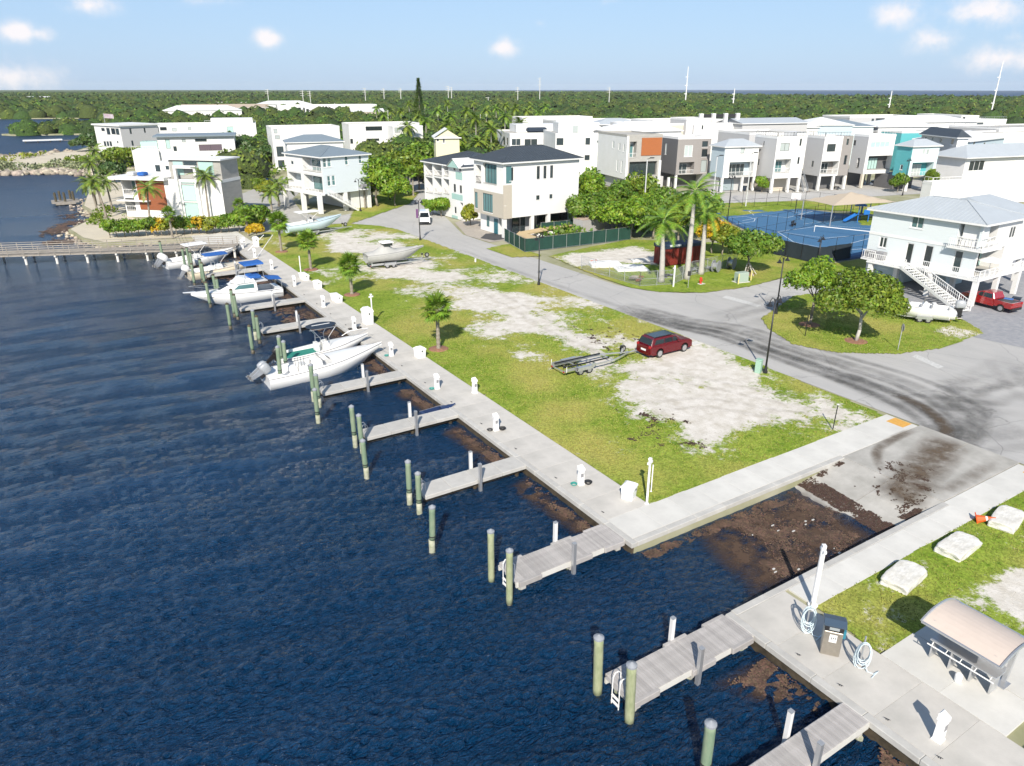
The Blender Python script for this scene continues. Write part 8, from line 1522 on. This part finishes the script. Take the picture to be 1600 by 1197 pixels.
# ---------- construction lot
CA, CB, CC, CD = G(788, 376), G(820, 394), G(985, 374), G(990, 356)
def fence_run(name, label, pts, hgt, m, post, step=2.6, cat='fence', screen=True, mesh_m=None, sh=1.0):
    t = thing(name, label, cat, (pts[0].x, pts[0].y, 1.12)); o0 = Vector((pts[0].x, pts[0].y, 0))
    for a, b_ in zip(pts[:-1], pts[1:]):
        a = Vector((a.x, a.y, 0)) - o0; b_ = Vector((b_.x, b_.y, 0)) - o0; L = (b_ - a).length; n = max(1, round(L / step)); d = (b_ - a) / L; q = Vector((-d.y, d.x, 0))
        for i in range(n + (1)): p = a + d * L * i / n; MB().cyl(p, p + Vector((0, 0, hgt + .05)), .035, n=6).build('post', post, t)
        for z in (hgt, .12) + ((hgt * .5,) if not screen else ()): MB().cyl(a + Vector((0, 0, z)), b_ + Vector((0, 0, z)), .022, n=5).build('rail', post, t)
        if screen:
            k = max(2, int(L / .5)); v = []
            for i in range(k + 1): p = a + d * L * i / k + q * (.05 + .06 * math.sin(i * 1.7) * random.random()); v += [p + Vector((0, 0, .06)), p + Vector((0, 0, hgt * .5 * sh)) + q * .05 * random.random(), p + Vector((0, 0, hgt * sh - .03 - .06 * random.random()))]
            MB().add(v, [f for i in range(k) for f in ((i * 3, i * 3 + 3, i * 3 + 4, i * 3 + 1), (i * 3 + 1, i * 3 + 4, i * 3 + 5, i * 3 + 2))]).build('screen', m, t, True)
        elif mesh_m is not None:
            bb = MB(); s = mesh_m; k = int(L / s)
            for i in range(-int(hgt / s), k):
                for sg in (1, -1):
                    x0, x1 = i * s, i * s + hgt; za, zb = .1, hgt
                    if x0 < 0: za += -x0; x0 = 0
                    if x1 > L: zb -= x1 - L; x1 = L
                    if x1 <= x0: continue
                    if sg == 1: bb.beam(a + d * x0 + Vector((0, 0, za)), a + d * x1 + Vector((0, 0, zb)), .008, .008)
                    else: bb.beam(a + d * (L - x0) + Vector((0, 0, za)), a + d * (L - x1) + Vector((0, 0, zb)), .008, .008)
            bb.build('wire_mesh', post, t, kind='stuff')
    return t
M_gscr = mat('dark_green_fence_screen', (.012, .06, .045), .8, var=.3, scale=1.5)
fence_run('construction_fence', 'dark green screened fence around the construction lot beside the road', [CA, CB, CC, CD], 2.1, M_gscr, M_alu)
fence_run('construction_fence', 'dark green screen along the back of the construction lot', [G(845, 366), G(905, 360)], 2.0, M_gscr, M_alu)
t = thing('shipping_container', 'weathered pale grey container with rusty roof inside the fenced lot', 'container', (*G(910, 368)[:2], 1.15), R(3)); M_cont = mat('weathered_grey_container', (.40, .40, .40), .7, col2=(.34, .32, .30), scale=.8); b = MB(); b.box(0, 0, .1, 9.0, 2.5, 2.55); b.build('body', M_cont, t); MB().box(-.02, -.02, 2.55, 9.02, 2.52, 2.62).build('roof', mat('rusty_white_roof', (.52, .44, .38), .8, col2=(.34, .22, .15), scale=.8), t)
me = MB().box(-.04, -.04, .15, .04, 0, 2.5).mesh('rib', M_cont); [ob('rib', me, t, (.3 + i * .42, -.003, 0)) for i in range(21)]
M_ply = mat('new_plywood', (.55, .42, .24), .8, var=.15, scale=1.5)
t = thing('formwork_deck', 'L shaped raw plywood walkway over the dark excavation in the fenced lot', 'formwork', (0, 0, 0)); 
def slabp(pts, z0, z1, name, m, par): MB().prism([tuple(p[:2]) for p in pts], z0, z1).build(name, m, par)
slabp([G(812, 367, 2.3), G(812, 362, 2.3), G(908, 344, 2.3), G(906, 349, 2.3)][::1], 2.1, 2.3, 'plank_run', M_ply, t); slabp([G(806, 366, 2.3), G(812, 361, 2.3), G(845, 372, 2.3), G(838, 378, 2.3)], 2.1, 2.296, 'plank_run', M_ply, t)
for px, py in ((815, 366), (850, 358), (900, 348), (838, 376)): q = G(px, py, 2.1); MB().box(q.x - .1, q.y - .1, 1.1, q.x + .1, q.y + .1, 2.09).build('post', M_ply, t)
o = MB().prism([tuple(G(*p, 1.2)[:2]) for p in ((828, 372), (905, 358), (912, 372), (860, 384))], 1.14, 1.2).build('gravel_pad', mat('grey_rubble', (.38, .35, .32), .95, col2=(.2, .18, .16), scale=1.5, bump=.6)); struct(o)
def junk(name, label, px, py, s, m, n=7, cat='rubble heap', z=1.2, flat=.5):
    g = G(px, py); t = thing(name, label, cat, (g.x, g.y, z - .05)); r = random.Random(px)
    for i in range(n):
        b = MB(Matrix.Translation((r.uniform(-s, s), r.uniform(-s, s), r.uniform(0, s * flat))) @ Matrix.Rotation(r.uniform(0, 6), 4, 'Z') @ Matrix.Rotation(r.uniform(-.5, .5), 4, 'X')); w = s * r.uniform(.2, .6); b.bevbox(-w, -w * .5, 0, w, w * .5, w * r.uniform(.1, .5), .02); b.build('block', m[i % len(m)] if isinstance(m, list) else m, t)
junk('rubble_heap', 'white and pinkish debris heap on the excavation edge', 860, 366, 1.3, [M_white2, MATS['grey_rubble'], MATS['red_brown_mulch'], M_ply]); junk('rubble_heap', 'white sacks heaped in the fenced lot near the plywood', 845, 372, .9, M_white2)
# red container and things behind the chain link
RA = G(1042, 418); t = thing('shipping_container', 'dark red container with blue tarpaulin top behind the royal palms', 'container', (70.2, 72.0, 1.15), R(-6)); M_rc = mat('dark_red_container', (.22, .03, .022), .6, var=.3, scale=.8); MB().box(0, 0, .15, 6.6, 2.5, 2.7).build('body', M_rc, t); MB().loft([[(-.1, -.15, 2.5), (-.1, 2.6, 2.5), (-.1, 2.6, 2.95), (-.1, -.15, 2.85)], [(6.7, -.15, 2.5), (6.7, 2.6, 2.5), (6.7, 2.6, 2.85), (6.7, -.15, 2.95)]], True, True).build('tarpaulin', mat('slate_blue_tarpaulin', (.03, .05, .09), .6, var=.3, scale=1), t)
me = MB().box(-.05, -.05, .2, .05, 0, 2.5).mesh('rib', M_rc); [ob('rib', me, t, (.3 + i * .5, -.003, 0)) for i in range(13)]; me = MB().box(-.05, 0, .2, 0, .08, 2.5).mesh('rib', M_rc); [ob('rib', me, t, (-.003, .3 + i * .5, 0)) for i in range(5)]; MB().box(.6, -.3, 2.75, 2.4, -.1, 3.0).build('white_edge', M_white2, t)
M_galv = mat('galvanised_fence', (.40, .42, .43), .5, metal=.3)
fence_run('chain_link_fence', 'chain link fence around the storage yard with white heaps', [G(908, 420), G(1000, 447), G(1052, 444), G(1080, 430), G(1150, 415)], 1.9, None, M_galv, 2.8, screen=False, mesh_m=.16)
for i, (px, py, w, d, h, m, l) in enumerate(((945, 416, 4.2, 2.0, .6, M_white2, 'long white wrapped pile behind the chain link fence'), (985, 420, 4.4, 3.4, .25, M_white2, 'wide flat white sheet lying behind the chain link fence'), (1003, 408, 3.0, 1.2, .3, MATS['pale_grey_vinyl'], 'grey white panel stack near the left royal palm'))):
    g = G(px, py); t = thing('material_pile', l, 'pile', (g.x, g.y, 1.15), R(-25)); MB().bevbox(-w / 2, -d / 2, 0, w / 2, d / 2, h, .08).build('stack', m, t); MB().bevbox(-w / 2 + .4, -d / 2 + .2, h, w / 4, d / 2 - .3, h + .12, .04).build('top_sheet', m, t)
junk('rubble_heap', 'brownish red timber heap by the fence corner', 996, 438, .9, [M_orange2, M_bark, M_rock]); junk('rubble_heap', 'mixed white and orange debris at the left of the yard', 930, 408, .5, [M_or, M_white2]); junk('rubble_heap', 'dark machinery parts before the red container', 1046, 432, .8, [M_black, M_cap, M_dark]); junk('rubble_heap', 'grey blocks beside the middle royal palm', 1085, 424, .8, [M_cap, M_conc2, M_dark]); junk('rubble_heap', 'pale oval discs stacked behind the palms', 1110, 420, .8, [M_alu, M_cap])
for px, py, l in ((1118, 425, 'blue grey cable drum left of two by the yard fence'), (1142, 420, 'grey cable drum right of two by the yard fence')):
    g = G(px, py); t = thing('cable_drum', l, 'drum', (g.x, g.y, 2.0), R(20)); b = MB(Matrix.Rotation(R(90), 4, 'X')); b.lathe([(.8, -.4), (.8, -.34)], n=14).lathe([(.8, .34), (.8, .4)], n=14); b.build('flange', M_cap, t); MB(Matrix.Rotation(R(90), 4, 'X')).lathe([(.45, -.34), (.45, .34)], n=12).build('core', M_alu, t)
# ---------- sports court
K1 = G(1275, 411); K2 = G(1115, 332); K3 = G(1222, 318); K4 = G(1420, 372)
kx = Vector((K2.x - K1.x, K2.y - K1.y, 0)); print('court', K1, K2, K3, K4)
M_court = mat('blue_court_paint', (.045, .145, .28), .8, var=.08, scale=.5); M_court2 = mat('darker_blue_court_apron', (.02, .075, .17), .8)
CT = [tuple(G(*p)[:2]) for p in ((1275, 412), (1105, 330), (1215, 321), (1410, 346), (1500, 380), (1352, 402))]
sheet('sports_court', CT, 1.185, M_court2); ci = pw([(1277, 408), (1118, 333), (1213, 324), (1395, 348), (1480, 377), (1348, 397)]); sheet('sports_court', ci, 1.19, M_court)
M_line = mat('white_court_line', (.62, .68, .72), .7)
cl = bpy.data.objects.new('court_lines', None); C.objects.link(cl); cl['kind'] = 'structure'
def cline(pts, w=.12):
    P = [G(*p) for p in pts]; b = MB()
    for i in range(len(P) - 1):
        d = (P[i + 1] - P[i]); q = Vector((-d.y, d.x, 0)).normalized() * w / 2; z = Vector((0, 0, 0)); vs = [Vector((v.x, v.y, 1.196)) for v in (P[i] - q, P[i] + q, P[i + 1] + q, P[i + 1] - q)]; b.add(vs, [(0, 3, 2, 1)])
    b.build('line', M_line, cl)
cline([(1178, 336), (1170, 330), (1185, 325), (1210, 325), (1250, 333), (1258, 337)]); cline([(1135, 350), (1150, 350), (1178, 346), (1180, 342), (1165, 338), (1140, 340)]); cline([(1190, 336), (1230, 340), (1270, 330), (1230, 326)]); cline([(1195, 338), (1160, 345)]); cline([(1255, 350), (1350, 338)]); cline([(1270, 348), (1300, 345), (1305, 338), (1275, 335)])
cline([(1215, 362), (1290, 372), (1360, 366)]); cline([(1240, 378), (1215, 362), (1290, 352), (1420, 362)]); cline([(1240, 378), (1310, 392), (1400, 384)]); cline([(1300, 388), (1360, 372), (1420, 378)])
M_bf = M_black; M_bscr = mat('black_windscreen_mesh', (.018, .030, .042), .85, var=.2, scale=2)
def gscale(p): return Vector((p[0], p[1], 0))
fence_run('court_fence', 'tall black fence with dark windscreen at the near corner of the blue court', [G(1160, 385), G(1276, 412), G(1328, 404)], 3.4, M_bscr, M_bf, 3, sh=.7)
for l, pts in (('black court fence along the left side of the ball court', [(1160, 385), (1108, 352), (1100, 330)]), ('black court fence across the back of the court beside the street', [(1100, 330), (1215, 320), (1300, 330), (1420, 350)]), ('black court fence right of the windscreen corner', [(1328, 404), (1345, 402), (1410, 392)]), ('black divider fence between ball court and net court', [(1180, 372), (1270, 352), (1345, 338)])):
    fence_run('court_fence', l, [G(*p) for p in pts], 3.4, None, M_bf, 3.2, screen=False)
t = thing('court_net', 'net with white top band across the blue court', 'net', (0, 0, 0)); a, b_ = G(1272, 362), G(1420, 378); a2 = G(1330, 372)
for q in (a, b_): MB().cyl((q.x, q.y, 1.19), (q.x, q.y, 2.3), .05, n=8).build('post', M_white2, t)
MB().beam((a.x, a.y, 2.2), (b_.x, b_.y, 2.2), .05, .12).build('top_band', M_white2, t); MB().add([(a.x, a.y, 1.25), (b_.x, b_.y, 1.25), (b_.x, b_.y, 2.13), (a.x, a.y, 2.13)], [(0, 1, 2, 3)]).build('netting', fade_mat('dark_net_mesh', (.02, .03, .04), 40, .3, .31) if 0 else M_bscr, t) if 0 else None
g = G(1242, 334); t = thing('basketball_hoop', 'basketball hoop with white backboard on the blue court', 'basketball hoop', (g.x, g.y, 1.19), R(200)); MB().tube([(0, 0, 0), (0, 0, 3.0), (.7, 0, 3.4)], .08, 8).build('post', M_black, t); MB().box(.7, -.9, 2.9, .76, .9, 4.0).build('backboard', M_white2, t); MB().tube([(.8 + .22 + .22 * math.cos(a * .6283), .22 * math.sin(a * .6283), 3.05) for a in range(11)], .015, 5).build('rim', M_or, t)
g = G(1240, 353); t = thing('bench', 'black bench beside the divider fence of the court', 'bench', (g.x, g.y, 1.19), R(20)); MB().box(-.9, -.2, .42, .9, .2, .47).build('seat', M_black, t); MB().box(-.9, .2, .5, .9, .25, .9).build('backrest', M_black, t); [MB().box(x - .04, -.18, 0, x + .04, .2, .42).build('leg', M_black, t) for x in (-.7, .7)]
for px, py, h, l in ((1005 + 30, 345, 11, 'pale court floodlight pole in front of the orange panel house'), (1112, 330, 10.5, 'pale court floodlight pole left of the light blue house'), (1165, 322, 10.5, 'slim floodlight pole before the light blue house front')):
    g = G(px - 30 if px == 1035 else px, py); t = thing('floodlight_pole', l, 'floodlight pole', (g.x, g.y, 1.15), R(-14), 'floodlight poles of the court'); MB().cyl((0, 0, 0), (0, 0, h), .14, .1, 8).build('pole', mat('pale_grey_pole', (.55, .56, .56), .5), t); MB().beam((-.1, 0, h), (1.0, 0, h + .3), .08, .08).build('arm', M_dark, t); MB().bevbox(.6, -.25, h + .15, 1.3, .25, h + .32, .03).build('lamp_head', M_dark, t)
# shade canopy and playground
g = G(1322, 345); t = thing('shade_canopy', 'tan four point shade canopy over the playground', 'canopy', (g.x, g.y, 1.15), R(-14)); hs = 7.0; M_shade = mat('tan_shade_cloth', (.56, .47, .36), .8, trans=.2)
for sx in (-1, 1):
    for sy in (-1, 1): MB().cyl((sx * hs, sy * hs * .55, 0), (sx * hs, sy * hs * .55, 3.7), .1, n=8).build('post', M_cap, t)
b = MB(); n = 8; rg = []
for i in range(n + 1):
    for j in range(n + 1):
        u, v = i / n * 2 - 1, j / n * 2 - 1; rg.append((u * hs * (1.02 - .05 * (1 - v * v)), v * hs * .57 * (1.02 - .05 * (1 - u * u)), 3.7 + 1.6 * (1 - max(abs(u), abs(v))) + .25 * max(abs(u), abs(v)) ** 4 * 0))
b.add(rg, [(i * (n + 1) + j, (i + 1) * (n + 1) + j, (i + 1) * (n + 1) + j + 1, i * (n + 1) + j + 1) for i in range(n) for j in range(n)]); b.build('cloth', M_shade, t)
M_pb = mat('bright_blue_plastic', (.02, .16, .50), .4)
t = thing('playground_set', 'blue climbing set with slide under the tan shade canopy', 'playground', (g.x + 1.5, g.y - 1.5, 1.15), R(-14)); [MB().cyl((x, y, 0), (x, y, 3.0), .08, n=8).build('post', M_pb, t) for x in (-1.2, 1.2, 3.2) for y in (-1, 1)]; MB().box(-1.3, -1.1, 1.3, 1.3, 1.1, 1.4).build('platform', M_navy, t); MB().box(1.4, -1.1, 1.0, 3.3, 1.1, 1.1).build('platform', M_navy, t); MB().lathe([(1.5, 2.9), (.1, 3.6)], n=4).build('roof', M_pb, t); b = MB(); b.loft([[(-1.3, -.9, 1.4), (-1.3, -.3, 1.4), (-1.3, -.3, 1.7), (-1.3, -.35, 1.45), (-1.3, -.85, 1.45), (-1.3, -.9, 1.7)], [(-3.8, -.9, .3), (-3.8, -.3, .3), (-3.8, -.3, .6), (-3.8, -.35, .35), (-3.8, -.85, .35), (-3.8, -.9, .6)]], True, True); b.build('slide', M_pb, t); MB().box(-.1, -1.15, 1.4, 1.2, -1.05, 2.3).build('panel', M_pb, t)
t = thing('playground_tower', 'small bright blue tower right of the climbing set', 'playground', (g.x + 3.5, g.y - 5.5, 1.15), R(10)); MB().box(-.6, -.6, 0, .6, .6, 1.2).build('panel', M_pb, t); MB().lathe([(.9, 2.2), (.1, 2.9)], n=4).build('roof', M_pb, t); [MB().cyl((x, y, 1.2), (x, y, 2.2), .05).build('post', M_navy, t) for x in (-.5, .5) for y in (-.5, .5)]
# cars, bins and clutter near houses
g = G(1375, 292); junk('parked_motorbikes', 'cluster of black motorbikes and chairs under the carport house', 1372, 290, 1.6, [M_black, M_rubber, M_navy, M_dark, M_cap], 16, 'clutter', flat=.6); junk('patio_clutter', 'dark furniture under the right twin block', 1300, 295, 1.2, [M_dark, M_wood, M_black], 8, 'clutter'); junk('patio_clutter', 'brown chair and chest before the right twin block stairs', 1261, 300, .8, [M_wood, M_orange2], 6, 'clutter')
for px, py, l in ((414, 291, 'blue wheeled bin, nearer one beside the far driveway'), (416, 286, 'blue wheeled bin, further one beside the far driveway'), (1163, 298, 'dark blue bin beside the light blue house garage'), (1572, 482, 'blue wheeled bin behind the red pickup'), (1585, 480, 'dark grey bin beside the blue one behind the pickup'), (380, 285, 'dark blue bin in the shade of the villa')):
    g = G(px, py); t = thing('wheeled_bin', l, 'bin', (g.x, g.y, 1.16), .3); m = M_pb if 'blue wheeled' in l else M_navy; MB().loft([[(-.28, -.3, .06), (.28, -.3, .06), (.28, .3, .06), (-.28, .3, .06)], [(-.36, -.4, 1.1), (.36, -.4, 1.1), (.36, .4, 1.1), (-.36, .4, 1.1)]], True, True).build('body', m, t); MB().bevbox(-.39, -.44, 1.102, .39, .44, 1.18, .02).build('lid', m, t); [MB().cyl((s * .3, .32, .12), (s * .38, .32, .12), .12, n=8).build('wheel', M_rubber, t) for s in (-1, 1)]
# white lifting straps / ropes by the boardwalk end
for i, (x0, x1) in enumerate(((387, 424), (401, 436))):
    p = G(x0 + 25, 365 - 0, 3.4); q = G(x0 + (-1 if i else 0), 392 + i * 12); o = MB().cyl((q.x, q.y, 1.2), (p.x, p.y, 3.2), .05, n=6).build('pale_strap', M_white2); tag(o, 'pale straight strap slanting up from the walkway, %s one' % ('right' if i else 'left'), 'strap', 'two pale straps at the boardwalk end')
# utility poles and mast
def upole(px, pyb, pyt, label, r=.22, arms=3):
    g = G(px, pyb); h = height(px, pyb, px, pyt); t = thing('utility_pole', label, 'utility pole', (g.x, g.y, LAND), -YAW, 'utility poles above the forest'); rr = max(r * .7, g.length * .00055); MB().cyl((0, 0, 0), (0, 0, h), rr, rr * .7, 8).build('pole', mat('pale_concrete_pole', (.60, .60, .57), .7), t)
    if arms: [MB().box(-rr * 6, -rr * .4, h * (.95 - k * .09), rr * 3, rr * .4, h * (.95 - k * .09) + rr * .6).build('insulator_arm', MATS['pale_concrete_pole'], t) for k in range(arms)]
upole(421, 168, 139, 'short pale utility pole at far left of the line', .3); upole(476, 178, 141, 'pale utility pole right of the far building roofs'); upole(487, 176, 142, 'thin pale pole in the tree tops'); upole(572, 168, 137, 'tall pale pole above the grey shed roof'); upole(525, 184, 161, 'pale street pole right of the long white building', .2, 0); upole(543, 182, 162, 'small pole with box near the cream shed', .2, 0); upole(601, 165, 138, 'pale pole left of the tall pine'); upole(627, 164, 138, 'pale pole just left of the pine'); upole(701, 166, 134, 'left of the pale pole pair right of the pine'); upole(706, 164, 136, 'right of the pale pole pair right of the pine'); upole(763, 170, 152, 'short floodlight mast in the forest', .4, 1)
upole(809, 168, 136, 'pale pole above the right end of the palm grove'); upole(843, 172, 121, 'tall pole with side arms right of the grove'); upole(951, 172, 136, 'pale pole before the sea horizon'); upole(751, 208, 178, 'pale pole standing in the palm grove', .3, 0); upole(608, 210, 172, 'pale street pole above the white terrace wing', .3, 1)
for (xb, yb, xt, yt, l) in ((1070, 170, 1073, 104, 'tall slim white mast in the forest'), (1544, 196, 1564, 96, 'very tall slim white mast rising past the horizon at the right'), (1144, 176, 1146, 138, 'white pole with arms in the forest, right of the tall mast'), (1385, 190, 1391, 142, 'white pole with arms leaning slightly, above the house roofs')):
    g = G(xb, yb); h = height(xb, yb, xt, yt); rr = g.length * .0008; t = thing('mast', l, 'mast', (g.x, g.y, LAND), -YAW, 'tall pale masts above the forest'); MB().cyl((0, 0, 0), (0, 0, h), rr, rr * .6, 8).build('pole', M_white2, t); [MB().box(-rr * 3, -rr * .4, h * z, rr * 1.2, rr * .4, h * z + rr).build('arm', M_white2, t) for z in (.35, .55, .75)]
# ================================================================ sea air
hz = MB().box(-9200, -3400, -3.6, 9200, 9600, 75).build('haze', None); hz['kind'] = 'stuff'; hm = bpy.data.materials.new('sea_haze'); hm.use_nodes = True; hm.node_tree.nodes.clear()
vo = hm.node_tree.nodes.new('ShaderNodeVolumePrincipled'); vo.inputs['Color'].default_value = (.94, .97, 1, 1); vo.inputs['Density'].default_value = .00004; vo.inputs['Anisotropy'].default_value = 0
oo = hm.node_tree.nodes.new('ShaderNodeOutputMaterial'); hm.node_tree.links.new(vo.outputs[0], oo.inputs['Volume']); hz.data.materials.append(hm)
